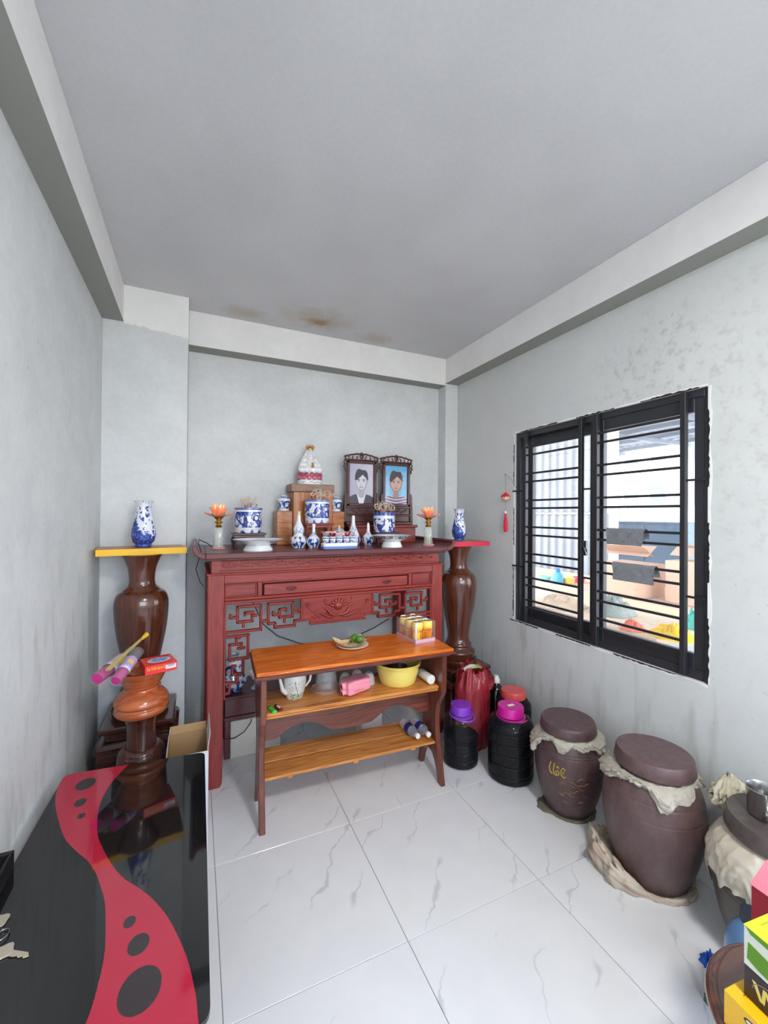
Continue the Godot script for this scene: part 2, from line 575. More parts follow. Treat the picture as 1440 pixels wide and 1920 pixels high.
	wood_pair("brown_lacquer", srgb(66, 32, 22), srgb(106, 56, 36), 0.22, 0.8, 52, 0.2)
	wood_pair("orange_lacquer", srgb(140, 62, 28), srgb(206, 112, 62), 0.22, 0.8, 56, 0.3)
	wood_pair("stand_wood", srgb(150, 82, 34), srgb(212, 134, 62), 0.4, 0.2, 60, 0.5)
	wood_pair("stool", srgb(92, 56, 46), srgb(112, 72, 58), 0.22, 0.7, 68)
	gloss(M.stool, 1.0, 0.04)
	wood_pair("frame_wood", srgb(56, 20, 20), srgb(90, 36, 33), 0.38, 0.4, 64)
	# window
	M.frame = gloss(mat(srgb(44, 46, 52), 0.4), 0.2, 0.3)
	M.grille = mat(srgb(36, 37, 41), 0.45)
	M.pane = glass(Color(1, 1, 1), 0.04)
	M.black = mat(srgb(24, 24, 26), 0.5)
	M.white_plastic = gloss(mat(srgb(236, 236, 232), 0.35), 0.3, 0.2)
	M.steel = mat(srgb(196, 196, 196), 0.18, null, 1.0)
	M.clear = glass(Color(0.95, 1, 0.98), 0.10)

# ---------------------------------------------------------------- room
func rect_wall(st: SurfaceTool, a: Vector3, b: Vector3, c: Vector3, d: Vector3, uv: Callable):
	st.set_smooth_group(-1)
	quad_uv(st, [a, b, c, d], [uv.call(a), uv.call(b), uv.call(c), uv.call(d)])

const WZ0 := -2.225
const WZ1 := -1.04
const WY0 := 0.765
const WY1 := 2.048

func build_shell():
	# floor: cement bed with a tile in every cell of the grid
	var st := new_st()
	box2(st, Vector3(XL - 0.12, -0.1, ZB - 0.12), Vector3(XR + 0.12, -0.004, ZR + 0.12), 0.0)
	var floor_node = structure(obj("floor", st, M.grout))
	tag(floor_node, "white marble-look floor tiles with grey veins and thin joints", "")
	var cache := {}
	var gx := 0.084
	var gz := -1.878
	for i in range(-1, 4):
		for j in range(-2, 7):
			var x0: float = maxf(gx + i * 0.6, XL)
			var x1: float = minf(gx + i * 0.6 + 0.6, XR)
			var z0: float = maxf(gz + j * 0.6, ZB)
			var z1: float = minf(gz + j * 0.6 + 0.6, ZR)
			if x1 - x0 < 0.02 or z1 - z0 < 0.02: continue
			var kind: int = posmod(i * 3 + j * 5 + (i * j) % 2, 4)
			var key := "%d_%.3f_%.3f_%.3f" % [kind, x1 - x0, z1 - z0, x0 - (gx + i * 0.6)]
			if not cache.has(key):
				var s2 := new_st()
				var o := Vector2(x0 - (gx + i * 0.6), z0 - (gz + j * 0.6))
				tile(s2, x1 - x0, z1 - z0, o)
				cache[key] = mesh_of(s2, M.tiles[kind])
			put("tile", cache[key], Transform3D(Basis.IDENTITY, Vector3(x0, 0, z0)), floor_node)
	# ceiling slab
	st = new_st()
	rect_wall(st, Vector3(XL, HC, ZB), Vector3(XR, HC, ZB), Vector3(XR, HC, ZR), Vector3(XL, HC, ZR), func(p): return Vector2((p.x - XL) / (XR - XL), (p.z - ZB) / (ZR - ZB)))
	box2(st, Vector3(XL - 0.12, HC + 0.001, ZB - 0.12), Vector3(XR + 0.12, HC + 0.15, ZR + 0.12), 0.0)
	tag(structure(obj("ceiling", st, M.ceiling)), "grey painted ceiling with a brown soot stain above the altar", "")
	# walls
	st = new_st()
	box2(st, Vector3(XL - 0.12, -0.1, ZB - 0.12), Vector3(XR + 0.12, HC + 0.1, ZB), 0.0)
	tag(structure(obj("wall_back", st, M.wall)), "grey-green painted cement wall behind the altar", "")
	st = new_st()
	rect_wall(st, Vector3(XL, 0, ZR), Vector3(XL, 0, ZB), Vector3(XL, HC, ZB), Vector3(XL, HC, ZR), func(p): return Vector2((p.z - ZB) / (ZR - ZB), 1.0 - p.y / HC))
	box2(st, Vector3(XL - 0.12, -0.1, ZB - 0.12), Vector3(XL - 0.001, HC + 0.1, ZR + 0.12), 0.0)
	tag(structure(obj("wall_left", st, M.wall_left)), "pale grey cement wall with grey smears low down", "")
	# window wall round its opening
	st = new_st()
	var uvr := func(p): return Vector2((p.z - ZB) / (ZR - ZB), 1.0 - p.y / HC)
	var panel := func(z0: float, z1: float, y0: float, y1: float):
		rect_wall(st, Vector3(XR, y0, z0), Vector3(XR, y0, z1), Vector3(XR, y1, z1), Vector3(XR, y1, z0), uvr)
		rect_wall(st, Vector3(XR + 0.11, y0, z1), Vector3(XR + 0.11, y0, z0), Vector3(XR + 0.11, y1, z0), Vector3(XR + 0.11, y1, z1), uvr)
	for r in [[ZB, WZ0, 0.0, HC], [WZ1, ZR, 0.0, HC], [WZ0, WZ1, 0.0, WY0], [WZ0, WZ1, WY1, HC]]: panel.call(r[0], r[1], r[2], r[3])
	var xo := XR + 0.11
	rect_wall(st, Vector3(XR, WY0, WZ0), Vector3(XR, WY0, WZ1), Vector3(xo, WY0, WZ1), Vector3(xo, WY0, WZ0), uvr)
	rect_wall(st, Vector3(XR, WY1, WZ1), Vector3(XR, WY1, WZ0), Vector3(xo, WY1, WZ0), Vector3(xo, WY1, WZ1), uvr)
	rect_wall(st, Vector3(XR, WY0, WZ0), Vector3(xo, WY0, WZ0), Vector3(xo, WY1, WZ0), Vector3(XR, WY1, WZ0), uvr)
	rect_wall(st, Vector3(xo, WY0, WZ1), Vector3(XR, WY0, WZ1), Vector3(XR, WY1, WZ1), Vector3(xo, WY1, WZ1), uvr)
	tag(structure(obj("wall_right", st, M.wall_right)), "stained grey cement wall around the window", "")
	# rear wall with a wide open window
	st = new_st()
	box2(st, Vector3(XL - 0.12, -0.1, ZR), Vector3(-0.40, HC + 0.1, ZR + 0.12), 0.0)
	box2(st, Vector3(-0.40, -0.1, ZR), Vector3(1.90, 1.10, ZR + 0.12), 0.0)
	box2(st, Vector3(1.90, -0.1, ZR), Vector3(XR + 0.12, HC + 0.1, ZR + 0.12), 0.0)
	box2(st, Vector3(-0.40, 2.62, ZR), Vector3(1.90, HC + 0.1, ZR + 0.12), 0.0)
	tag(structure(obj("wall_rear", st, M.wall)), "grey cement wall with a wide window opening behind the viewer", "")
	# beams and columns
	st = new_st()
	box2(st, Vector3(XL, 2.572, ZB), Vector3(-0.386, HC, ZR), 0.002)
	tag(structure(obj("trim_1", st, M.white_paint)), "white painted ceiling beam along the left wall", "")
	st = new_st()
	box2(st, Vector3(1.88, 2.577, ZB), Vector3(XR, HC, ZR), 0.002)
	tag(structure(obj("trim_2", st, M.white_paint)), "white painted ceiling beam above the window wall", "")
	st = new_st()
	box2(st, Vector3(-0.055, 2.560, ZB), Vector3(1.88, HC, -2.915), 0.002)
	tag(structure(obj("trim_3", st, M.white_paint)), "white painted ceiling beam above the altar wall", "")
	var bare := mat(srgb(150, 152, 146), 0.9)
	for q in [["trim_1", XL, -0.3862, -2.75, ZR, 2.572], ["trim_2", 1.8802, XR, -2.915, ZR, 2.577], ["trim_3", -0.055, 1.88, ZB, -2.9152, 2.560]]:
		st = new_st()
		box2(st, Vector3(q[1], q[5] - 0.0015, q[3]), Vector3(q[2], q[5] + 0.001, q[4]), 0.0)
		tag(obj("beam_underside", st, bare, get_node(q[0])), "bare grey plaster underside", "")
	st = new_st()
	box2(st, Vector3(XL, 0, ZB), Vector3(-0.055, HC, -2.75), 0.003)
	var pillar = tag(structure(obj("trim_4", st, M.wall)), "grey cement pillar in the left corner, white at its top", "")
	st = new_st()
	var edge := PackedVector2Array([Vector2(-0.386, HC - 0.001), Vector2(-0.386, 2.562)])
	var en := noise(1.0, 77, 3)
	for k in 24:
		var x := -0.386 + 0.329 * (k + 1) / 25.0
		edge.append(Vector2(x, 2.562 - 0.03 * (k / 24.0) + en.get_noise_1d(x * 40.0) * 0.016))
	edge.append(Vector2(-0.052, 2.525))
	edge.append(Vector2(-0.052, HC - 0.001))
	prism(st, edge, -2.75, -2.746)
	tag(obj("paint_coat", st, M.white_paint, pillar), "white paint with a ragged lower edge", "")
	st = new_st()
	box2(st, Vector3(1.88, 0, ZB), Vector3(XR, 2.577, -2.915), 0.003)
	tag(structure(obj("trim_5", st, M.wall)), "narrow grey cement column in the right corner", "")
func tile(st: SurfaceTool, w: float, d: float, o: Vector2):
	st.set_smooth_group(-1)
	var g := 0.0011
	var b := 0.0009
	var uv := func(x: float, z: float) -> Vector2: return Vector2((x + o.x) / 0.6, (z + o.y) / 0.6)
	var p := func(x: float, y: float, z: float) -> Vector3: return Vector3(x, y, z)
	var q0 := [[g, g], [g, d - g], [w - g, d - g], [w - g, g]]
	var q1 := [[g + b, g + b], [g + b, d - g - b], [w - g - b, d - g - b], [w - g - b, g + b]]
	quad_uv(st, [p.call(q1[0][0], 0.0, q1[0][1]), p.call(q1[1][0], 0.0, q1[1][1]), p.call(q1[2][0], 0.0, q1[2][1]), p.call(q1[3][0], 0.0, q1[3][1])], [uv.call(q1[0][0], q1[0][1]), uv.call(q1[1][0], q1[1][1]), uv.call(q1[2][0], q1[2][1]), uv.call(q1[3][0], q1[3][1])])
	for k in 4:
		var a = q0[k]
		var c = q0[(k + 1) % 4]
		var e = q1[(k + 1) % 4]
		var f = q1[k]
		quad_uv(st, [p.call(a[0], -b, a[1]), p.call(c[0], -b, c[1]), p.call(e[0], 0.0, e[1]), p.call(f[0], 0.0, f[1])], [uv.call(a[0], a[1]), uv.call(c[0], c[1]), uv.call(e[0], e[1]), uv.call(f[0], f[1])])
		quad_uv(st, [p.call(a[0], -0.005, a[1]), p.call(c[0], -0.005, c[1]), p.call(c[0], -b, c[1]), p.call(a[0], -b, a[1])], [uv.call(a[0], a[1]), uv.call(c[0], c[1]), uv.call(c[0], c[1]), uv.call(a[0], a[1])])

# ---------------------------------------------------------------- lamp in the middle of the ceiling, above and behind the viewer
func build_ceiling_lamp():
	var at = Vector3(0.78, HC, 0.42)
	var t = thing("ceiling_lamp", "square white ceiling panel lamp in the middle of the room", "lamp", at)
	var st = new_st()
	box2(st, Vector3(-0.17, -0.030, -0.17), Vector3(0.17, -0.001, 0.17), 0.004)
	obj("lamp_housing", st, mat(srgb(236, 236, 236), 0.5), t)
	st = new_st()
	box2(st, Vector3(-0.155, -0.033, -0.155), Vector3(0.155, -0.0302, 0.155), 0.001)
	var glow = mat(srgb(250, 250, 250), 0.6)
	glow.emission_enabled = true
	glow.emission = srgb(255, 252, 246)
	glow.emission_energy_multiplier = 6.0
	obj("lamp_diffuser", st, glow, t)
	var l = AreaLight3D.new()
	l.name = "panel_light"
	l.area_size = Vector2(0.31, 0.31)
	l.area_normalize_energy = true
	l.light_color = srgb(255, 252, 246)
	l.light_energy = 4.4
	l.area_range = 12.0
	l.shadow_enabled = true
	l.position = Vector3(0, -0.036, 0)
	l.rotation_degrees = Vector3(-90, 0, 0)
	t.add_child(l)

# ---------------------------------------------------------------- window
func build_window():
	var zm = -1.655
	var w = structure(thing("window_1", "black aluminium sliding window with two glazed sashes", "window", Vector3(XR + 0.06, WY0, zm)))
	w.remove_meta("category")
	var org = Vector3(XR + 0.06, WY0, zm)
	var st = new_st()
	for r in [[WZ0, WZ0 + 0.040, WY0, WY1], [WZ1 - 0.022, WZ1, WY0, WY1], [WZ0 + 0.040, WZ1 - 0.022, WY0, WY0 + 0.042], [WZ0 + 0.040, WZ1 - 0.022, WY1 - 0.036, WY1]]:
		box2(st, Vector3(XR + 0.014, r[2], r[0]) - org, Vector3(XR + 0.104, r[3], r[1]) - org, 0.002)
	obj("window_frame", st, M.frame, w)
	for s in [[-2.187, -1.612, XR + 0.074, "far", 0.070, 0.058], [-1.641, -1.060, XR + 0.036, "near", 0.085, 0.045]]:
		st = new_st()
		var x: float = s[2]
		var y0 = WY0 + 0.038
		var y1 = WY1 - 0.033
		var sw = 0.062
		for r in [[s[0], s[0] + s[4], y0, y1], [s[1] - s[5], s[1], y0, y1], [s[0] + s[4], s[1] - s[5], y0, y0 + sw + 0.008], [s[0] + s[4], s[1] - s[5], y1 - sw, y1]]:
			box2(st, Vector3(x - 0.015, r[2], r[0]) - org, Vector3(x + 0.015, r[3], r[1]) - org, 0.002)
		var sash = obj("sash", st, M.frame, w)
		st = new_st()
		box2(st, Vector3(x - 0.003, y0 + sw, s[0] + s[4] - 0.005) - org, Vector3(x + 0.003, y1 - sw + 0.005, s[1] - s[5] + 0.005) - org, 0.0)
		obj("pane", st, M.pane, sash)
		if s[3] == "near":
			st = new_st()
			var hp = Vector3(XR + 0.018, 1.30, zm - 0.012) - org
			box(st, hp, Vector3(0.01, 0.085, 0.022), 0.004)
			tube(st, [hp, hp + Vector3(-0.022, 0.0, 0.002), hp + Vector3(-0.028, 0.0, 0.02), hp + Vector3(-0.026, -0.03, 0.03)], [0.008, 0.008, 0.007, 0.006], 8)
			tag(obj("handle", st, M.steel, sash), "metal latch handle", "")
	# ragged sealant and torn plaster round the opening
	var en = noise(1.0, 5, 2)
	var ragged = func(a: Vector2, b: Vector2, out: Vector2, wide: float, sd: float) -> PackedVector2Array:
		var p = PackedVector2Array([a, b])
		for k in range(22, -1, -1):
			var t = k / 22.0
			p.append(a.lerp(b, t) + out * (wide * (0.35 + 0.65 * clampf(0.5 + en.get_noise_2d(t * 9.0, sd) * 1.6, 0.05, 1.0))))
		return p
	var face = Transform3D(Basis(Vector3(0, 0, 1), Vector3(0, 1, 0), Vector3(-1, 0, 0)), Vector3(XR, 0, 0) - org)
	var sides = [[Vector2(WZ0, WY0), Vector2(WZ0, WY1), Vector2(-1, 0)], [Vector2(WZ0, WY1), Vector2(WZ1, WY1), Vector2(0, 1)], [Vector2(WZ1, WY1), Vector2(WZ1, WY0), Vector2(1, 0)], [Vector2(WZ1, WY0), Vector2(WZ0, WY0), Vector2(0, -1)]]
	for k in 4:
		var s = sides[k]
		st = new_st()
		prism(st, ragged.call(s[0], s[1], s[2], 0.016, 3.0 + k * 7.0), -0.001, 0.0012, face)
		tag(obj("plaster_edge", st, M.white_paint, w), "white torn plaster edge", "")
		for j in 3:
			var t0: float = [0.02, 0.40, 0.72][j] + 0.03 * k
			var t1: float = t0 + [0.26, 0.2, 0.22][j]
			st = new_st()
			prism(st, ragged.call(s[0].lerp(s[1], t0), s[0].lerp(s[1], t1), s[2], 0.008, 40.0 + k * 5.0 + j), 0.0012, 0.003, face)
			tag(obj("sealant_strip", st, M.black, w), "black sealant strip", "")
	# burglar grille of square uprights and paired flat bars
	var g = thing("window_grille", "black steel burglar grille of paired bars over the window", "grille", Vector3(XR, WY0, zm))
	org = Vector3(XR, WY0, zm)
	var xg = XR - 0.004
	var ups = [-2.115, -1.680, -1.580, -1.134]
	for z in ups:
		st = new_st()
		box2(st, Vector3(xg - 0.012, WY0 + 0.012, z - 0.0115) - org, Vector3(xg + 0.012, WY1 - 0.006, z + 0.0115) - org, 0.0015)
		obj("upright", st, M.grille, g)
	var hs = [1.935, 1.883, 1.760, 1.706, 1.583, 1.531, 1.408, 1.355, 1.233, 1.178, 1.075, 1.023, 0.926, 0.876]
	for bay in [[ups[0], ups[1]], [ups[2], ups[3]]]:
		st = new_st()
		box(st, Vector3.ZERO, Vector3(0.012, 0.012, bay[1] - bay[0] - 0.02), 0.001)
		var me = mesh_of(st, M.grille)
		for y in hs:
			put("bar", me, Transform3D(Basis.IDENTITY, Vector3(xg, y, (bay[0] + bay[1]) * 0.5) - org), g)
	for tie in [[WZ0 - 0.012, ups[0], 1.650], [WZ0 - 0.012, ups[0], 1.139], [ups[1], ups[2], 1.635], [ups[1], ups[2], 1.135], [ups[3], WZ1 - 0.01, 1.646], [ups[3], WZ1 - 0.01, 1.128]]:
		st = new_st()
		box2(st, Vector3(xg - 0.005, tie[2] - 0.005, tie[0]) - org, Vector3(xg + 0.005, tie[2] + 0.005, tie[1]) - org, 0.001)
		obj("tie_bar", st, M.grille, g)
	# two grey rags folded over the bars
	var rag_t = paint(128, 128, func(u, v):
		var t: float = en.get_noise_2d(u * 30.0, v * 30.0) * 0.10 + en.get_noise_2d(u * 90.0, v * 90.0 + 5.0) * 0.14
		return Color(0.50 + t, 0.51 + t, 0.53 + t))
	var rag = mat(Color.WHITE, 0.95, rag_t)
	for r in [[1.408, -1.515, -1.305, 0.085, 0.05, "grey rag folded over the upper bars of the window grille", 0.0], [1.233, -1.478, -1.255, 0.092, 0.055, "grey rag folded over the lower bars of the window grille", 3.0]]:
		var base = Vector3(xg, r[0], (r[1] + r[2]) * 0.5)
		st = new_st()
		shell(st, func(u, v):
			var z: float = lerpf(r[1], r[2], u)
			var s: float = lerpf(-r[3], r[4], v)       # along the cloth, 0 on the bar
			var wv: float = en.get_noise_2d(u * 3.0 + r[6], v * 2.0) * 0.010
			var p = Vector3(0, 0, 0)
			if absf(s) < 0.012:
				var a = s / 0.012 * PI * 0.5
				p = Vector3(sin(a) * 0.0125, cos(a) * 0.0125, 0)
			else:
				p = Vector3(sign(s) * (0.0125 + absf(wv) * 0.6), -absf(s) + 0.012, 0)
			return Vector3(xg + p.x, r[0] + p.y + 0.001, z + wv * absf(s) * 14.0 + (u - 0.5) * s * 0.25) - base, 18, 26, 0.003)
		var o = obj("rag", st, rag)
		o.position = base
		tag(o, r[5], "rag", "rags on the grille")
	# red paper lantern charm on a bent wire
	var hook = on_x(968, 915, XR - 0.012)
	var top = on_x(948, 893, XR - 0.03)
	var mid = on_x(948, 932, XR - 0.03)
	var ch = thing("hanging_charm", "small red and cream lantern charm with a red tassel hung by the window", "charm", mid)
	st = new_st()
	tube(st, [hook - mid, (hook + top) * 0.5 + Vector3(0, 0.02, 0) - mid, top - mid + Vector3(0, 0.02, -0.01), top - mid], 0.0015, 5)
	obj("wire_hook", st, M.steel, ch)
	st = new_st()
	tube(st, [top - mid, Vector3(0, 0.025, 0)], 0.001, 5)
	tube(st, [Vector3(0, -0.02, 0), Vector3(0, -0.10, 0)], 0.001, 5)
	obj("cord", st, mat(srgb(150, 30, 34), 0.8), ch)
	st = new_st()
	lathe(st, [Vector2(0.0, 0.030), Vector2(0.012, 0.024), Vector2(0.030, 0.008), Vector2(0.029, 0.004), Vector2(0.0, 0.004)].map(func(p): return p).slice(0), 8)
	lathe(st, [Vector2(0.029, 0.002), Vector2(0.031, 0.005), Vector2(0.014, 0.024), Vector2(0.004, 0.032)], 8)
	obj("lantern_cap", st, mat(srgb(205, 34, 44), 0.6), ch)
	st = new_st()
	lathe(st, [Vector2(0.0, -0.024), Vector2(0.018, -0.022), Vector2(0.028, -0.010), Vector2(0.028, 0.002)], 8)
	obj("lantern_body", st, mat(srgb(226, 208, 176), 0.7), ch)
	for k in 8:
		st = new_st()
		var a = TAU * k / 8.0
		tube(st, [Vector3(cos(a) * 0.0295, 0.003, sin(a) * 0.0295), Vector3(cos(a + 0.39) * 0.027, -0.010, sin(a + 0.39) * 0.027), Vector3(cos(a) * 0.019, -0.023, sin(a) * 0.019)], 0.0016, 5)
		obj("rib", st, mat(srgb(196, 36, 46), 0.6) if k == 0 else ch.get_child(ch.get_child_count() - 1).mesh.surface_get_material(0), ch)
	st = new_st()
	lathe(st, smooth_profile([Vector2(0.0, -0.245), Vector2(0.012, -0.24), Vector2(0.013, -0.18), Vector2(0.008, -0.135), Vector2(0.007, -0.12), Vector2(0.0, -0.115)], 4), 14, Transform3D.IDENTITY, 0.8, func(r, th, y): return r * (1.0 + 0.12 * sin(th * 7.0)))
	obj("tassel", st, mat(srgb(208, 30, 58), 0.8), ch)
	st = new_st()
	lathe(st, smooth_profile([Vector2(0.0, -0.116), Vector2(0.008, -0.112), Vector2(0.008, -0.1), Vector2(0.0, -0.096)], 3), 12)
	obj("bead", st, mat(srgb(240, 226, 226), 0.5), ch)

# ---------------------------------------------------------------- yard beyond the window
func build_outside():
	var st = new_st()
	box2(st, Vector3(XR + 0.13, -0.2, -14), Vector3(16, -0.02, 8), 0.0)
	var yard = structure(obj("yard", st, mat(srgb(196, 190, 180), 0.9)))
	tag(yard, "pale cement yard outside the window", "")
	# corrugated sheet fence, two sheets high, ribs as geometry
	var sheet_m = mat(srgb(150, 154, 160), 0.5)
	var fence = thing("corrugated_fence", "white corrugated metal sheet fence outside the window", "fence", Vector3(4.6, 0, -5.3))
	for row in [[0.0, 1.52, 0.0], [1.50, 2.8, 0.015]]:
		for col in 4:
			var z0 = -1.9 + col * 0.93
			st = new_st()
			shell(st, func(u, v):
				var z: float = z0 + u * 0.95
				var ph: float = fposmod(z / 0.135, 1.0)
				var x: float = 0.034 * (smoothstep(0.10, 0.25, ph) - smoothstep(0.60, 0.75, ph))
				return Vector3(-x + row[2], lerpf(row[1], row[0], v), z), 56, 1, 0.001)
			obj("sheet", st, sheet_m, fence)
	st = new_st()
	box2(st, Vector3(-0.02, 0, 1.80), Vector3(0.06, 2.8, 1.92), 0.004)
	obj("post", st, M.white_plastic, fence)
	st = new_st()
	box2(st, Vector3(-0.047, 1.50, -1.9), Vector3(-0.036, 1.53, 1.8), 0.002)
	obj("rail", st, sheet_m, fence)
	st = new_st()
	tube(st, [Vector3(-0.062, 1.35, 0.55), Vector3(-0.062, 2.7, 0.55)], 0.018, 10)
	obj("pipe", st, mat(srgb(120, 92, 84), 0.6), fence)
	# long work bench under the window outside, with clutter on it
	var bench = thing("work_bench", "pale plank work bench outside the window", "bench", Vector3(3.5, 0, -3.2))
	for k in 6:
		st = new_st()
		box2(st, Vector3(-0.95 + k * 0.325, 0.70, -1.9), Vector3(-0.95 + k * 0.325 + 0.315, 0.74, 1.6), 0.004)
		obj("plank", st, mat(srgb(214, 186 + k % 3 * 5, 158 + k % 2 * 6), 0.8), bench)
	for x in [-0.85, 0.9]:
		for z in [-1.75, 1.45]:
			st = new_st()
			box2(st, Vector3(x - 0.04, -0.02, z - 0.04), Vector3(x + 0.04, 0.70, z + 0.04), 0.004)
			obj("leg", st, mat(srgb(190, 166, 140), 0.8), bench)
	var yb = 0.742
	var n = noise(1.0, 91, 3)
	# blue bottle and small tubs on the bench
	var p = on_y(1046, 1094, yb)
	var bt = thing("detergent_bottle", "white bottle with a blue cap on the bench outside", "bottle", p)
	st = new_st()
	lathe(st, [Vector2(0.0, 0.0), Vector2(0.055, 0.0), Vector2(0.058, 0.01), Vector2(0.058, 0.09), Vector2(0.03, 0.12), Vector2(0.022, 0.125)], 20)
	obj("bottle_body", st, mat(srgb(80, 170, 230), 0.4), bt)
	st = new_st()
	lathe(st, [Vector2(0.024, 0.124), Vector2(0.024, 0.165), Vector2(0.0, 0.168)], 16)
	obj("cap", st, mat(srgb(40, 120, 210), 0.4), bt)
	for d in [[1022, 1090, srgb(150, 210, 190), "green plastic tub on the bench outside the window"], [1066, 1094, srgb(240, 220, 110), "yellow plastic tub on the bench outside the window"], [1086, 1092, srgb(216, 84, 110), "pink plastic tub on the bench outside the window"]]:
		st = new_st()
		lathe(st, [Vector2(0.0, 0.0), Vector2(0.05, 0.0), Vector2(0.065, 0.06), Vector2(0.062, 0.06), Vector2(0.048, 0.006), Vector2(0.0, 0.006)], 20)
		var o = obj("plastic_tub", st, mat(d[2], 0.5))
		o.position = on_y(d[0], d[1], yb)
		tag(o, d[3], "tub", "tubs on the bench outside")
	# rumpled tarpaulins and sacks: cloth heaps
	var heap = func(called, label, px, py, rx, rz, h, col, sd):
		var c = on_y(px, py, yb)
		var s2 = new_st()
		sheet(s2, func(u, v):
			var r: float = v
			var a: float = -u * TAU
			var y: float = h * (1.0 - r * r) * (0.75 + 0.6 * n.get_noise_3d(cos(a) * r * 4.0 + sd, sin(a) * r * 4.0, 0.0)) + 0.01 * (1.0 - r)
			var k: float = 1.0 + 0.25 * n.get_noise_2d(cos(a) * 2.0 + sd, sin(a) * 2.0)
			return Vector3(cos(a) * r * rx * k, maxf(y, 0.0), sin(a) * r * rz * k), 36, 12)
		var o = obj(called, s2, mat(col, 0.8))
		o.position = c
		tag(o, label, "tarpaulin" if called == "tarpaulin" else "sack")
	heap.call("tarpaulin", "tan tarpaulin heaped on the bench outside", 1050, 1135, 0.20, 0.20, 0.09, srgb(206, 180, 150), 1.0)
	heap.call("sack", "grey-green camouflage sack outside the window", 1150, 1150, 0.15, 0.15, 0.15, srgb(140, 150, 140), 5.0)
	heap.call("tarpaulin", "yellow plastic tarpaulin heaped outside the window", 1262, 1195, 0.11, 0.13, 0.08, srgb(250, 200, 40), 9.0)
	heap.call("tarpaulin", "orange-red plastic tarpaulin outside the window", 1186, 1180, 0.070, 0.08, 0.06, srgb(232, 120, 96), 13.0)
	heap.call("sack", "teal net sack outside the window", 1306, 1178, 0.07, 0.08, 0.14, srgb(96, 200, 180), 17.0)
	# boxes and a blue cabinet in the yard
	for d in [[3.75, -2.62, 0.42, 0.30, 0.34, srgb(214, 176, 150), "brown cardboard box behind the sacks outside the window"], [3.9, -2.1, 0.34, 0.36, 0.30, srgb(222, 190, 164), "pale cardboard box beside the blue cabinet outside the window"]]:
		var cb = thing("cardboard_box", d[6], "box", Vector3(d[0], yb, d[1]))
		st = new_st()
		box2(st, Vector3(-d[2] / 2, 0, -d[2] / 2), Vector3(d[2] / 2, d[3], d[2] / 2), 0.003)
		obj("box_body", st, mat(d[5], 0.85), cb)
		for s in [-1, 1]:
			st = new_st()
			box(st, Vector3(s * (d[2] / 2 + 0.06), d[3] + 0.05, 0), Vector3(0.16, 0.004, d[2]), 0.001, Transform3D(Basis(Vector3(0, 0, 1), s * 0.6), Vector3(0, 0, 0)).translated(Vector3(0, -0.02 * s * s, 0)))
			obj("flap", st, mat(d[5].darkened(0.1), 0.85), cb)
	var cab = thing("metal_cabinet", "blue-grey metal cabinet outside the window", "cabinet", Vector3(6.3, 0, -3.9))
	st = new_st()
	box2(st, Vector3(-0.35, 0, -0.55), Vector3(0.35, 1.40, 0.55), 0.006)
	obj("cabinet_body", st, mat(srgb(110, 130, 150), 0.5), cab)
	for s in [0, 1]:
		st = new_st()
		box2(st, Vector3(-0.365, 0.1, -0.53 + s * 0.535), Vector3(-0.35, 1.36, -0.02 + s * 0.535), 0.003)
		obj("door", st, mat(srgb(116, 138, 158), 0.5), cab)
	# canopy roof on steel posts, and a far house with windows and signs
	var can = thing("canopy", "steel canopy roof on posts outside the window", "canopy", Vector3(7.0, 0, -4.3))
	for k in 5:
		st = new_st()
		box2(st, Vector3(-1.8 + k * 0.9, 2.95, -2.2), Vector3(-1.74 + k * 0.9, 3.03, 2.4), 0.003)
		obj("rafter", st, mat(srgb(150, 156, 166), 0.5), can)
	for k in 4:
		st = new_st()
		box2(st, Vector3(-1.9, 2.88, -2.1 + k * 1.4), Vector3(1.95, 2.95, -2.04 + k * 1.4), 0.003)
		obj("purlin", st, mat(srgb(140, 146, 158), 0.5), can)
	st = new_st()
	shell(st, func(u, v): return Vector3(lerpf(-4.85, 2.1, v), lerpf(3.30, 3.05, v) + 0.015 * sin(u * 330.0), lerpf(-4.0, 5.5, u)), 320, 1, 0.002)
	obj("roof_sheet", st, mat(srgb(176, 182, 190), 0.5), can)
	for x in [-1.75, 1.8]:
		for z in [-2.1, 2.2]:
			st = new_st()
			box2(st, Vector3(x - 0.03, -0.02, z - 0.03), Vector3(x + 0.03, 2.95, z + 0.03), 0.003)
			obj("post", st, mat(srgb(160, 164, 170), 0.5), can)
	var house = thing("neighbour_house", "pale house with rows of windows far beyond the yard", "building", Vector3(13.0, 0, -6.6))
	st = new_st()
	box2(st, Vector3(0, 0, -4.0), Vector3(2.5, 5.2, 4.5), 0.01)
	obj("house_wall", st, mat(srgb(216, 214, 212), 0.9), house)
	for j in 3:
		for i in 9:
			st = new_st()
			var z = -3.5 + i * 0.86
			var y = 0.55 + j * 1.25
			box2(st, Vector3(-0.05, y, z), Vector3(0.02, y + 0.75, z + 0.55), 0.005)
			var f = obj("window_frame", st, mat(srgb(226, 226, 226), 0.7), house)
			st = new_st()
			box2(st, Vector3(-0.06, y + 0.06, z + 0.05), Vector3(-0.05, y + 0.69, z + 0.5), 0.0)
			obj("window_pane", st, mat([srgb(110, 110, 120), srgb(140, 120, 130), srgb(120, 136, 150)][(i + j) % 3], 0.3), f)
	var rail = thing("steel_railing", "white steel railing with posts across the yard", "railing", Vector3(8.9, 0, -4.8))
	for k in 16:
		st = new_st()
		tube(st, [Vector3(0, -0.02, -2.4 + k * 0.32), Vector3(0, 1.75, -2.4 + k * 0.32)], 0.016, 6)
		obj("rail_post", st, M.white_plastic, rail)
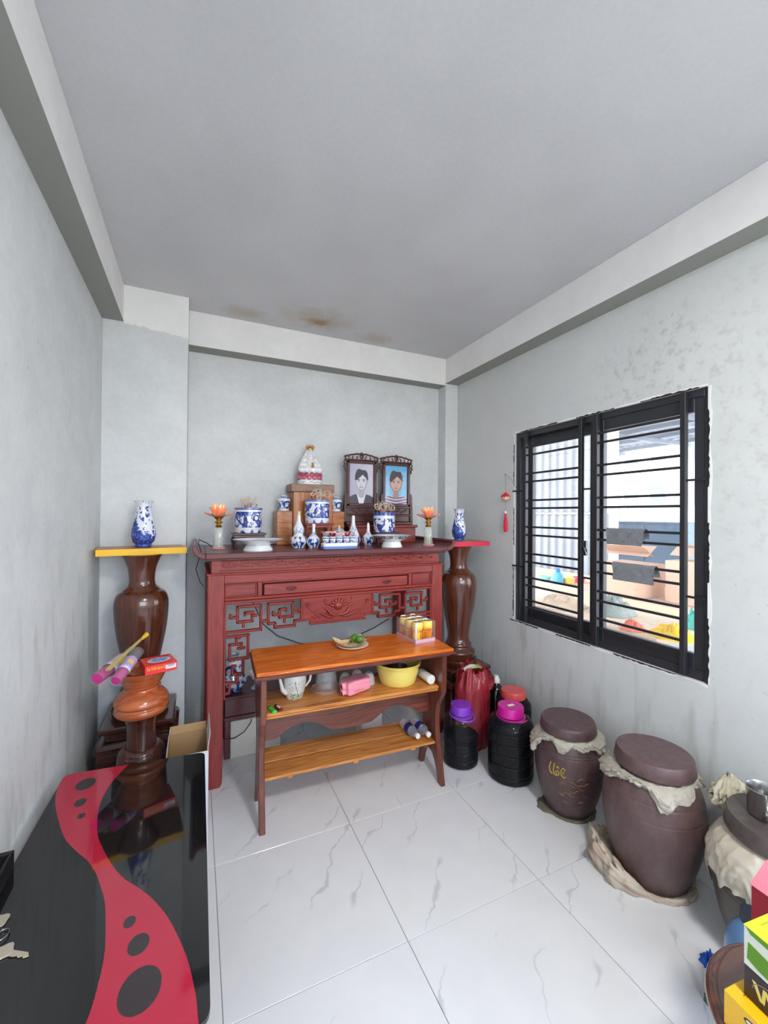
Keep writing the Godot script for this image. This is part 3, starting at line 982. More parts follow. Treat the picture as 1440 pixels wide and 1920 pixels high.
	for y in [0.9, 1.3, 1.72]:
		st = new_st()
		tube(st, [Vector3(0, y, -2.4), Vector3(0, y, 2.4)], 0.018, 6)
		obj("rail_bar", st, M.white_plastic, rail)

# ---------------------------------------------------------------- altar
const AO := Vector3(0.795, 0, -2.40)      # front foot line of the altar, middle
const AT := 1.270                         # its top
func bar_part(parent: Node, a: Vector2, b: Vector2, w := 0.015, d := 0.022, m: Material = null, called := "fret_bar"):
	var st = new_st()
	var lo = Vector2(minf(a.x, b.x), minf(a.y, b.y)) - Vector2(w, w) * 0.5
	var hi = Vector2(maxf(a.x, b.x), maxf(a.y, b.y)) + Vector2(w, w) * 0.5
	box2(st, Vector3(lo.x, lo.y, -0.028), Vector3(hi.x, hi.y, -0.028 + d), 0.0045)
	obj(called, st, m if m else (M.altar if absf(b.x - a.x) > absf(b.y - a.y) else M.altar_v), parent)
func ellipsoid(st: SurfaceTool, c: Vector3, r: Vector3, turn := 0.0, seg := 16):
	var prof = []
	for k in 9: prof.append(Vector2(sin(PI * k / 8.0), -cos(PI * k / 8.0)))
	prof[0].x = 0.0
	prof[8].x = 0.0
	lathe(st, prof, seg, Transform3D(Basis(Vector3(0, 0, 1), turn) * Basis.from_scale(r), c), 3.0)

func build_altar():
	var t = thing("altar_table", "red-brown carved wooden altar table with open fretwork", "altar", AO)
	var st: SurfaceTool
	# legs
	for s in [-1.0, 1.0]:
		for back in [0.0, -0.53]:
			st = new_st()
			var p = PackedVector2Array([Vector2(s * 0.737, 1.150), Vector2(s * 0.737, 0.30), Vector2(s * 0.741, 0.12), Vector2(s * 0.747, 0.0), Vector2(s * 0.668, 0.0), Vector2(s * 0.657, 0.02), Vector2(s * 0.653, 0.20), Vector2(s * 0.652, 1.150)])
			prism(st, p, back - 0.072, back, Transform3D.IDENTITY, 0.004)
			obj("leg", st, M.altar_v, t)
	# top board with turned-up ends
	st = new_st()
	box2(st, Vector3(-0.748, 1.240, -0.61), Vector3(0.748, 1.270, 0.042), 0.003)
	obj("top_board", st, M.altar_dark, t)
	for s in [-1.0, 1.0]:
		st = new_st()
		var curl = PackedVector2Array()
		for q in [Vector2(0.7482, 1.240), Vector2(0.775, 1.246), Vector2(0.800, 1.263), Vector2(0.814, 1.292), Vector2(0.810, 1.312), Vector2(0.797, 1.316), Vector2(0.788, 1.305), Vector2(0.786, 1.290), Vector2(0.772, 1.275), Vector2(0.7482, 1.270)]: curl.append(Vector2(q.x * s, q.y))
		prism(st, curl, -0.61, 0.042, Transform3D.IDENTITY, 0.003)
		obj("turned_up_end", st, M.altar_dark, t)
	st = new_st()
	box2(st, Vector3(-0.748, 1.228, -0.60), Vector3(0.748, 1.241, 0.022), 0.004)
	obj("top_moulding", st, M.altar_dark, t)
	# frieze with a meander in relief
	st = new_st()
	box2(st, Vector3(-0.720, 1.155, -0.585), Vector3(0.720, 1.230, -0.020), 0.003)
	obj("frieze", st, M.altar, t)
	st = new_st()
	box2(st, Vector3(-0.675, 1.168, -0.0215), Vector3(0.675, 1.174, -0.014), 0.002)
	obj("frieze_bead", st, M.altar, t)
	for k in 14:
		st = new_st()
		var x = -0.668 + k * 0.0958
		for q in [[x, x + 0.086, 1.2150, 1.2215], [x + 0.042, x + 0.049, 1.2070, 1.2160], [x + 0.010, x + 0.049, 1.2005, 1.2070], [x + 0.057, x + 0.090, 1.2005, 1.2070], [x + 0.083, x + 0.0900, 1.1920, 1.2010], [x + 0.007, x + 0.076, 1.1855, 1.1920], [x, x + 0.0065, 1.1920, 1.2070]]:
			box2(st, Vector3(q[0], q[2], -0.0212), Vector3(q[1], q[3], -0.0110), 0.0018)
		obj("fret_motif", st, M.altar, t)
	# rails, panels and the drawer
	st = new_st()
	box2(st, Vector3(-0.743, 1.146, -0.59), Vector3(0.743, 1.158, 0.006), 0.004)
	obj("ledge", st, M.altar, t)
	st = new_st()
	box2(st, Vector3(-0.654, 1.100, -0.040), Vector3(0.654, 1.147, -0.001), 0.003)
	obj("top_rail", st, M.altar, t)
	st = new_st()
	box2(st, Vector3(-0.654, 1.004, -0.040), Vector3(0.654, 1.022, 0.002), 0.005)
	obj("lower_rail", st, M.altar, t)
	st = new_st()
	box2(st, Vector3(-0.654, 0.985, -0.040), Vector3(0.654, 1.003, -0.004), 0.004)
	obj("lower_bead", st, M.altar, t)
	for x in [-0.466, 0.488]:
		st = new_st()
		box2(st, Vector3(x - 0.012, 1.021, -0.040), Vector3(x + 0.012, 1.101, -0.001), 0.003)
		obj("divider", st, M.altar_v, t)
	for x in [[-0.654, -0.478], [0.500, 0.654]]:
		st = new_st()
		box2(st, Vector3(x[0], 1.021, -0.040), Vector3(x[1], 1.101, -0.014), 0.001)
		obj("side_panel", st, M.altar, t)
		st = new_st()
		box2(st, Vector3(x[0] + 0.008, 1.028, -0.015), Vector3(x[1] - 0.008, 1.034, -0.003), 0.002)
		box2(st, Vector3(x[0] + 0.008, 1.090, -0.015), Vector3(x[1] - 0.008, 1.096, -0.003), 0.002)
		box2(st, Vector3(x[0] + 0.004, 1.028, -0.015), Vector3(x[0] + 0.010, 1.096, -0.003), 0.002)
		box2(st, Vector3(x[1] - 0.010, 1.028, -0.015), Vector3(x[1] - 0.004, 1.096, -0.003), 0.002)
		obj("panel_bead", st, M.altar, t)
	st = new_st()
	var turn = Transform3D(Basis(Vector3.UP, 0.010), Vector3(0.012, 0, 0.006))
	box(st, Vector3(0.0, 1.0555, -0.012), Vector3(0.912, 0.061, 0.020), 0.002, turn)
	box(st, Vector3(0.0, 1.0555, -0.20), Vector3(0.880, 0.050, 0.37), 0.002, turn)
	var drawer = obj("drawer", st, M.altar, t)
	st = new_st()
	box2(st, Vector3(-0.452, 1.092, -0.030), Vector3(0.474, 1.101, -0.003), 0.002)
	obj("drawer_bead", st, M.altar, t)
	for x in [-0.292, 0.318]:
		st = new_st()
		var zz = 0.012 - (x + 0.30) * 0.010
		for s in [-1.0, 1.0]:
			tube(st, [Vector3(x, 1.047, zz + 0.004), Vector3(x + s * 0.016, 1.049, zz + 0.004), Vector3(x + s * 0.030, 1.057, zz + 0.002)], [0.0055, 0.0045, 0.002], 8)
			tube(st, [Vector3(x + s * 0.030, 1.058, zz), Vector3(x + s * 0.014, 1.062, zz + 0.002), Vector3(x, 1.061, zz + 0.002)], [0.002, 0.003, 0.003], 8)
		obj("pull", st, M.altar_dark, drawer)
	st = new_st()
	box2(st, Vector3(-0.654, 1.02, -0.044), Vector3(0.654, 1.15, -0.0405), 0.001)
	obj("inner_board", st, M.altar_dark, t)
	# carved middle panel
	st = new_st()
	prism(st, PackedVector2Array([Vector2(-0.220, 0.986), Vector2(-0.220, 0.859), Vector2(-0.174, 0.859), Vector2(-0.174, 0.833), Vector2(0.174, 0.833), Vector2(0.174, 0.859), Vector2(0.220, 0.859), Vector2(0.220, 0.986)]), -0.030, -0.012)
	var panel = obj("carved_panel", st, M.altar, t)
	st = new_st()
	for q in [[-0.220, -0.174, 0.858], [-0.174, 0.174, 0.832], [0.174, 0.220, 0.858]]:
		box2(st, Vector3(q[0] - 0.006, q[2] - 0.006, -0.032), Vector3(q[1] + 0.006, q[2] + 0.008, -0.004), 0.004)
	obj("panel_edge", st, M.altar, t)
	st = new_st()
	var zc = -0.012
	ellipsoid(st, Vector3(0, 0.926, zc), Vector3(0.030, 0.028, 0.016))
	for k in 7:
		var a = deg_to_rad(-66.0 + 22.0 * k)
		ellipsoid(st, Vector3(sin(a) * 0.044, 0.914 + cos(a) * 0.040, zc), Vector3(0.010, 0.021, 0.011), -a)
	for s in [-1.0, 1.0]:
		tube(st, [Vector3(s * 0.002, 0.872, zc), Vector3(s * 0.030, 0.872, zc + 0.003), Vector3(s * 0.056, 0.886, zc + 0.004), Vector3(s * 0.072, 0.912, zc + 0.003), Vector3(s * 0.098, 0.926, zc)], [0.007, 0.009, 0.010, 0.008, 0.003], 8)
		tube(st, [Vector3(s * 0.012, 0.866, zc), Vector3(s * 0.045, 0.858, zc + 0.002), Vector3(s * 0.080, 0.870, zc + 0.003), Vector3(s * 0.110, 0.890, zc + 0.002), Vector3(s * 0.150, 0.896, zc)], [0.005, 0.007, 0.008, 0.006, 0.003], 8)
		tube(st, [Vector3(s * 0.060, 0.936, zc), Vector3(s * 0.082, 0.948, zc + 0.002), Vector3(s * 0.094, 0.966, zc)], [0.006, 0.005, 0.003], 8)
		tube(st, [Vector3(s * 0.150, 0.896, zc), Vector3(s * 0.172, 0.912, zc + 0.002), Vector3(s * 0.190, 0.934, zc)], [0.003, 0.004, 0.003], 8)
		ellipsoid(st, Vector3(s * 0.086, 0.970, zc), Vector3(0.007, 0.007, 0.006))
		for k in 5:
			var a = TAU * k / 5.0
			ellipsoid(st, Vector3(s * 0.192 + cos(a) * 0.010, 0.945 + sin(a) * 0.010, zc), Vector3(0.008, 0.006, 0.006), a)
			ellipsoid(st, Vector3(s * (0.120 + 0.010 * k), 0.868 + 0.006 * (k % 3), zc), Vector3(0.011, 0.005, 0.005), s * 0.5)
	obj("lotus_carving", st, M.altar, panel)
	# open fretwork, both sides alike
	var segs = [[-0.458, 0.966, -0.458, 0.828], [-0.583, 0.966, -0.458, 0.966], [-0.583, 0.966, -0.583, 0.882], [-0.583, 0.882, -0.505, 0.882], [-0.505, 0.882, -0.505, 0.910], [-0.543, 0.930, -0.500, 0.930], [-0.543, 0.930, -0.543, 0.918], [-0.505, 0.911, -0.484, 0.911], [-0.622, 0.910, -0.583, 0.910], [-0.620, 0.910, -0.620, 0.924], [-0.552, 0.882, -0.552, 0.855], [-0.650, 0.830, -0.458, 0.830], [-0.458, 0.875, -0.417, 0.875],
		[-0.417, 0.968, -0.417, 0.857], [-0.417, 0.968, -0.279, 0.968], [-0.279, 0.968, -0.279, 0.887], [-0.354, 0.887, -0.279, 0.887], [-0.354, 0.887, -0.354, 0.932], [-0.354, 0.932, -0.319, 0.932], [-0.319, 0.932, -0.319, 0.921], [-0.390, 0.905, -0.354, 0.905], [-0.390, 0.905, -0.390, 0.918], [-0.417, 0.857, -0.380, 0.857], [-0.380, 0.857, -0.380, 0.832], [-0.380, 0.832, -0.267, 0.832], [-0.267, 0.832, -0.267, 0.858], [-0.267, 0.858, -0.226, 0.858], [-0.279, 0.911, -0.241, 0.911], [-0.241, 0.911, -0.241, 0.924], [-0.326, 0.887, -0.326, 0.858], [-0.226, 0.986, -0.226, 0.858],
		[-0.650, 0.806, -0.524, 0.806], [-0.526, 0.806, -0.526, 0.678], [-0.622, 0.761, -0.560, 0.761], [-0.588, 0.795, -0.588, 0.761], [-0.588, 0.795, -0.571, 0.795], [-0.622, 0.761, -0.622, 0.681], [-0.622, 0.679, -0.526, 0.679], [-0.563, 0.761, -0.563, 0.735], [-0.577, 0.737, -0.546, 0.737], [-0.552, 0.679, -0.552, 0.594], [-0.608, 0.596, -0.552, 0.596], [-0.608, 0.596, -0.608, 0.642], [-0.608, 0.641, -0.592, 0.641], [-0.580, 0.596, -0.580, 0.552], [-0.650, 0.552, -0.580, 0.552], [-0.622, 0.552, -0.622, 0.497], [-0.650, 0.497, -0.622, 0.497]]
	for s in [1.0, -1.0]:
		for q in segs: bar_part(t, Vector2(q[0] * s, q[1]), Vector2(q[2] * s, q[3]))
		st = new_st()
		box2(st, Vector3(s * 0.654, 0.47, -0.032), Vector3(s * 0.643, 0.990, -0.004), 0.003)
		obj("stile_bead", st, M.altar_v, t)
		# side rails and side fret between front and back leg
		st = new_st()
		box2(st, Vector3(s * 0.733, 1.0, -0.53), Vector3(s * 0.700, 1.148, -0.071), 0.003)
		obj("side_rail", st, M.altar_dark, t)
	st = new_st()
	box2(st, Vector3(-0.654, 1.0, -0.602), Vector3(0.654, 1.148, -0.570), 0.003)
	obj("back_rail", st, M.altar_dark, t)
	# thin black lamp cable along the left end
	st = new_st()
	var cb = on_z(373, 1012, -2.50)
	tube(st, [on_z(398, 1026, -2.58) + Vector3(0, 0.0, 0), on_z(388, 1018, -2.53), cb, on_z(372, 1020, -2.46), on_z(377, 1034, -2.42), Vector3(0.0, 1.18, -2.44), Vector3(0.022, 1.10, -2.52), Vector3(0.048, 1.06, -2.62)].map(func(p): return Vector3(minf(p.x, 0.04) if p.y < 1.27 else p.x, p.y, p.z) - AO), 0.0022, 6)
	tag(obj("lamp_cable", st, M.black, t), "thin black lamp cable", "")

# ---------------------------------------------------------------- what stands on it
func ring_prof(r0: float, h: float) -> Array:
	return [Vector2(0, 0), Vector2(r0, 0), Vector2(r0, h), Vector2(0, h)]
func small_stand(called: String, label: String, at: Vector3, w: float, d: float, h: float, m: Material) -> Node3D:
	var t = thing(called, label, "stand", at, 0.0, "risers on the altar")
	var st = new_st()
	box2(st, Vector3(-w / 2, h - 0.012, -d / 2), Vector3(w / 2, h, d / 2), 0.003)
	obj("stand_top", st, m, t)
	st = new_st()
	box2(st, Vector3(-w / 2 + 0.010, h - 0.030, -d / 2 + 0.010), Vector3(w / 2 - 0.010, h - 0.012, d / 2 - 0.010), 0.002)
	obj("apron", st, m, t)
	for sx in [-1.0, 1.0]:
		for sz in [-1.0, 1.0]:
			st = new_st()
			var x: float = sx * (w / 2 - 0.016)
			var z: float = sz * (d / 2 - 0.016)
			tube(st, [Vector3(x, h - 0.03, z), Vector3(x + sx * 0.006, h * 0.4, z + sz * 0.004), Vector3(x, 0.010, z), Vector3(x, 0.0002, z)], [0.010, 0.009, 0.008, 0.010], 8)
			obj("leg", st, m, t)
	return t
func burner(label: String, at: Vector3, r: float, h: float, m: Material, sd: int, curls: int):
	var t = thing("incense_burner", label, "incense burner", at, 0.0, "incense bowls on the altar")
	var st = new_st()
	lathe(st, [Vector2(0, 0.004), Vector2(r * 0.80, 0.004), Vector2(r * 0.82, 0.0), Vector2(r * 0.93, 0.0), Vector2(r * 0.95, h * 0.06), Vector2(r * 0.98, h * 0.3), Vector2(r * 0.98, h * 0.8), Vector2(r * 0.97, h * 0.92), Vector2(r * 1.03, h * 0.95), Vector2(r * 1.03, h), Vector2(r * 0.92, h), Vector2(r * 0.90, h * 0.85)], 48)
	obj("bowl", st, m, t)
	st = new_st()
	lathe(st, [Vector2(r * 0.905, h * 0.86), Vector2(r * 0.5, h * 0.90), Vector2(0, h * 0.93)], 24)
	obj("ash", st, mat(srgb(176, 168, 158), 0.95), t)
	var g = RandomNumberGenerator.new()
	g.seed = sd * 31 + 3
	var red = mat(srgb(168, 44, 66), 0.8)
	var ash = mat(srgb(222, 208, 190), 0.9)
	for k in curls:
		var a = g.randf() * TAU
		var rr = sqrt(g.randf()) * r * 0.55
		var foot = Vector3(cos(a) * rr, h * 0.88, sin(a) * rr)
		var tip = foot + Vector3(cos(a) * 0.012, 0.030 + g.randf() * 0.025, sin(a) * 0.012)
		st = new_st()
		tube(st, [foot, tip], 0.0016, 5)
		var stick = obj("incense_stick", st, red, t)
		if k % 4 != 3:
			st = new_st()
			var pts = []
			var rad = 0.016 + g.randf() * 0.022
			var b = g.randf() * TAU
			var way = Vector3(cos(b), 0, absf(sin(b)))
			var turns = 0.7 + g.randf() * 0.6
			for j in 15:
				var q = j / 14.0 * TAU * turns
				pts.append(tip + Vector3(0, 0.03 * j / 14.0, 0) + way * (rad * (1.0 - cos(q))) + Vector3(0, rad * sin(q), 0))
			tube(st, pts, 0.0021, 5)
			obj("ash_curl", st, ash, stick)
func bottle(label: String, at: Vector3, prof: Array, m: Material, cork := 0.0):
	var t = thing("porcelain_bottle", label, "bottle", at, 0.0, "small bottles on the altar")
	var st = new_st()
	lathe(st, smooth_profile(prof, 5), 32)
	obj("bottle_body", st, m, t)
	if cork > 0.0:
		st = new_st()
		var y: float = prof[-1].y
		lathe(st, [Vector2(0.0075, y - 0.004), Vector2(0.0095, y + cork * 0.5), Vector2(0.0095, y + cork), Vector2(0, y + cork + 0.001)], 14)
		obj("stopper", st, mat(srgb(226, 206, 160), 0.7), t)
func lotus_lamp(label: String, at: Vector3, turn: float):
	var t = thing("lotus_lamp", label, "lamp", at, turn, "lotus lamps on the altar")
	var st = new_st()
	lathe(st, [Vector2(0, 0), Vector2(0.042, 0), Vector2(0.043, 0.006), Vector2(0.036, 0.012), Vector2(0, 0.012)], 24)
	obj("base", st, mat(srgb(206, 150, 150), 0.2), t)
	st = new_st()
	var wob = func(r, th, y): return r * (1.0 + 0.10 * cos(th * 6.0 + y * 60.0))
	lathe(st, [Vector2(0.0, 0.0125), Vector2(0.029, 0.0125), Vector2(0.027, 0.035), Vector2(0.025, 0.060), Vector2(0.029, 0.075), Vector2(0.024, 0.095), Vector2(0.027, 0.115), Vector2(0.020, 0.128), Vector2(0.0, 0.128)], 24, Transform3D.IDENTITY, 0.6, wob)
	var crystal = glass(Color(0.93, 0.97, 0.90), 0.25, 0.03)
	obj("crystal_stem", st, crystal, t)
	st = new_st()
	lathe(st, [Vector2(0.0, 0.128), Vector2(0.016, 0.128), Vector2(0.020, 0.138), Vector2(0.012, 0.146), Vector2(0.013, 0.152), Vector2(0.026, 0.160), Vector2(0.013, 0.168), Vector2(0.014, 0.176), Vector2(0.024, 0.184), Vector2(0.030, 0.192), Vector2(0.0, 0.194)], 24)
	obj("gilt_stem", st, mat(srgb(196, 150, 70), 0.3, null, 0.9), t)
	var pm = mat(srgb(250, 196, 166), 0.25)
	pm.backlight_enabled = true
	pm.backlight = srgb(252, 200, 160)
	gloss(pm, 0.6, 0.1)
	for ringk in [[8, 0.000, 0.072, 0.024, 0.010], [8, 0.39, 0.042, 0.056, 0.013], [6, 0.2, 0.022, 0.072, 0.012]]:
		for k in ringk[0]:
			st = new_st()
			var a: float = ringk[1] + TAU * k / ringk[0]
			var br = Basis(Vector3.UP, -a)
			shell(st, func(u, v):
				var w: float = sin(PI * pow(v, 0.8)) * 0.5 * (ringk[2] * 0.30 + 0.016) + 0.001
				var x: float = 0.012 + ringk[2] * pow(v, 1.1)
				var y: float = 0.190 + ringk[3] * pow(v, 1.0 if ringk[3] > 0.05 else 1.8) + absf(u - 0.5) * 0.012
				return br * Vector3(x - 4.0 * (u - 0.5) * (u - 0.5) * 0.003, y, (u - 0.5) * 2.0 * w), 4, 7, 0.0012)
			obj("petal", st, pm, t)
	st = new_st()
	ellipsoid(st, Vector3(0, 0.228, 0), Vector3(0.013, 0.020, 0.013))
	var glow = mat(srgb(255, 210, 160), 0.5)
	glow.emission_enabled = true
	glow.emission = srgb(255, 196, 130)
	glow.emission_energy_multiplier = 2.2
	obj("bulb", st, glow, t)
	var l = OmniLight3D.new()
	l.name = "lamp_light"
	l.light_color = srgb(255, 190, 120)
	l.light_energy = 0.018
	l.light_size = 0.013
	l.omni_range = 6.0
	l.shadow_enabled = true
	l.position = Vector3(0, 0.228, 0)
	t.add_child(l)
func dish(label: String, at: Vector3, r: float, foot: float, h: float, m: Material):
	var st = new_st()
	lathe(st, [Vector2(0, 0.006), Vector2(foot * 0.85, 0.005), Vector2(foot * 0.9, 0.0), Vector2(foot, 0.0), Vector2(foot * 0.98, 0.006), Vector2(foot * 0.82, h * 0.45), Vector2(foot * 0.9, h * 0.55), Vector2(r * 0.72, h * 0.70), Vector2(r * 0.97, h * 0.97), Vector2(r, h), Vector2(r * 0.985, h + 0.001), Vector2(r * 0.7, h * 0.76), Vector2(foot * 0.8, h * 0.64), Vector2(0, h * 0.63)], 56)
	var o = obj("footed_dish", st, m)
	o.position = at
	tag(o, label, "dish", "footed dishes on the altar")
func portrait(label: String, at: Vector3, photo: Texture2D, sd: int):
	var t = thing("framed_portrait", label, "picture frame", at, 0.0, "portraits on the altar")
	var m: Material = M.frame_wood
	var mv: Material = M.frame_wood_v
	var st = new_st()
	box2(st, Vector3(-0.130, 0.0, -0.045), Vector3(0.130, 0.022, 0.030), 0.004)
	obj("foot_board", st, m, t)
	st = new_st()
	box2(st, Vector3(-0.118, 0.022, -0.020), Vector3(0.118, 0.068, -0.006), 0.003)
	obj("lower_panel", st, m, t)
	st = new_st()
	box2(st, Vector3(-0.125, 0.066, -0.022), Vector3(0.125, 0.078, 0.008), 0.003)
	obj("cross_rail", st, m, t)
	st = new_st()
	box2(st, Vector3(-0.118, 0.078, -0.020), Vector3(0.118, 0.128, -0.004), 0.003)
	var pan = obj("carved_board", st, m, t)
	st = new_st()
	for k in 9:
		ellipsoid(st, Vector3(-0.08 + 0.02 * k, 0.103 + 0.010 * sin(k * 2.1 + sd), -0.003), Vector3(0.012, 0.006, 0.005), sin(k * 1.7) * 0.9, 10)
	obj("carving", st, m, pan)
	st = new_st()
	box2(st, Vector3(-0.125, 0.126, -0.022), Vector3(0.125, 0.142, 0.010), 0.003)
	obj("cross_rail", st, m, t)
	for s in [-1.0, 1.0]:
		st = new_st()
		prism(st, PackedVector2Array([Vector2(s * 0.118, 0.022), Vector2(s * 0.142, 0.022), Vector2(s * 0.140, 0.10), Vector2(s * 0.136, 0.215), Vector2(s * 0.130, 0.236), Vector2(s * 0.122, 0.240), Vector2(s * 0.116, 0.230)]), -0.020, 0.006, Transform3D.IDENTITY, 0.002)
		obj("side_post", st, mv, t)
		st = new_st()
		box2(st, Vector3(s * 0.096, 0.140, -0.020), Vector3(s * 0.119, 0.478, 0.004), 0.004)
		obj("frame_stile", st, mv, t)
		# hanging bracket of scrolls at the upper corners
		st = new_st()
		var pts = []
		for k in 18:
			var a = k / 17.0
			pts.append(Vector3(s * (0.122 + 0.016 * sin(a * PI) + 0.004 * sin(a * 22.0)), 0.500 - a * 0.10, -0.008))
		tube(st, pts, 0.006, 8)
		tube(st, [Vector3(s * 0.120, 0.455, -0.008), Vector3(s * 0.132, 0.448, -0.008), Vector3(s * 0.124, 0.436, -0.008)], 0.004, 6)
		obj("bracket", st, mv, t)
	st = new_st()
	box2(st, Vector3(-0.119, 0.140, -0.020), Vector3(0.119, 0.160, 0.004), 0.004)
	obj("frame_rail", st, m, t)
	st = new_st()
	box2(st, Vector3(-0.119, 0.458, -0.020), Vector3(0.119, 0.480, 0.004), 0.004)
	obj("frame_rail", st, m, t)
	# pierced crest
	st = new_st()
	box2(st, Vector3(-0.138, 0.480, -0.016), Vector3(0.138, 0.490, 0.002), 0.003)
	var rim = []
	for k in 33:
		var a = k / 32.0
		var x = lerpf(-0.140, 0.140, a)
		rim.append(Vector3(x, 0.503 + 0.026 * sin(a * PI) + 0.004 * absf(sin(a * PI * 7.0)), -0.007))
	tube(st, rim, 0.0065, 8)
	for k in 7:
		var x = -0.105 + 0.035 * k
		var lean = 0.008 * sin(k * 2.4 + sd)
		tube(st, [Vector3(x, 0.486, -0.007), Vector3(x + lean, 0.502, -0.007), Vector3(x - lean, 0.520 - absf(x) * 0.09, -0.007)], 0.005, 6)
	ellipsoid(st, Vector3(0, 0.512, -0.005), Vector3(0.018, 0.020, 0.008))
	ellipsoid(st, Vector3(0, 0.536, -0.006), Vector3(0.010, 0.008, 0.006))
	obj("crest", st, m, t)
	# the print behind glass
	st = new_st()
	st.set_smooth_group(-1)
	quad_uv(st, [Vector3(-0.098, 0.157, -0.010), Vector3(0.098, 0.157, -0.010), Vector3(0.098, 0.461, -0.010), Vector3(-0.098, 0.461, -0.010)], [Vector2(0, 1), Vector2(1, 1), Vector2(1, 0), Vector2(0, 0)])
	box2(st, Vector3(-0.098, 0.157, -0.016), Vector3(0.098, 0.461, -0.0105), 0.0)
	obj("photograph", st, gloss(mat(Color.WHITE, 0.4, photo), 0.5, 0.05), t)
func face_print(bg: Callable, hair: Color, skin: Color, coat: Callable, wide: float) -> ImageTexture:
	return paint(160, 248, func(u, v):
		var x: float = (u - 0.5) * 160.0 / 248.0 / 1.18
		var q: Color = bg.call(u, v)
		v = (v - 0.46) / 1.18 + 0.44
		# shoulders
		var sh: float = 0.70 + 0.55 * maxf(0.0, absf(x) - 0.10) * maxf(0.0, absf(x) - 0.10) * 4.0
		if v > sh: q = coat.call(x, v)
		if absf(x) < 0.065 and v > 0.58 and v < 0.74 + 0.04 * (1.0 - absf(x) / 0.065): q = skin.darkened(0.18)
		var f: float = Vector2(x / (0.142 * wide), (v - 0.43) / 0.20).length()
		var top: float = Vector2(x / (0.160 * wide), (v - 0.365) / 0.200).length() + 0.10 * sin(x * 31.0 + 1.0)
		if top < 1.0 and v < 0.42: q = hair
		if Vector2((absf(x) - 0.143 * wide) / 0.018, (v - 0.44) / 0.045).length() < 1.0: q = skin.darkened(0.12)
		if f < 1.0 and v > 0.285 + 0.9 * absf(x - 0.03): q = skin.lerp(skin.darkened(0.25), smoothstep(0.7, 1.0, f))
		# brows, eyes, nose, mouth
		if Vector2((absf(x) - 0.058) / 0.034, (v - 0.392) / 0.009).length() < 1.0: q = hair.lerp(skin, 0.2)
		if Vector2((absf(x) - 0.056) / 0.022, (v - 0.420) / 0.009).length() < 1.0: q = srgb(40, 34, 34)
		if Vector2((absf(x) - 0.012) / 0.010, (v - 0.492) / 0.007).length() < 1.0: q = skin.darkened(0.35)
		if Vector2(x / 0.045, (v - 0.545) / 0.011).length() < 1.0: q = skin.darkened(0.4)
		return q)
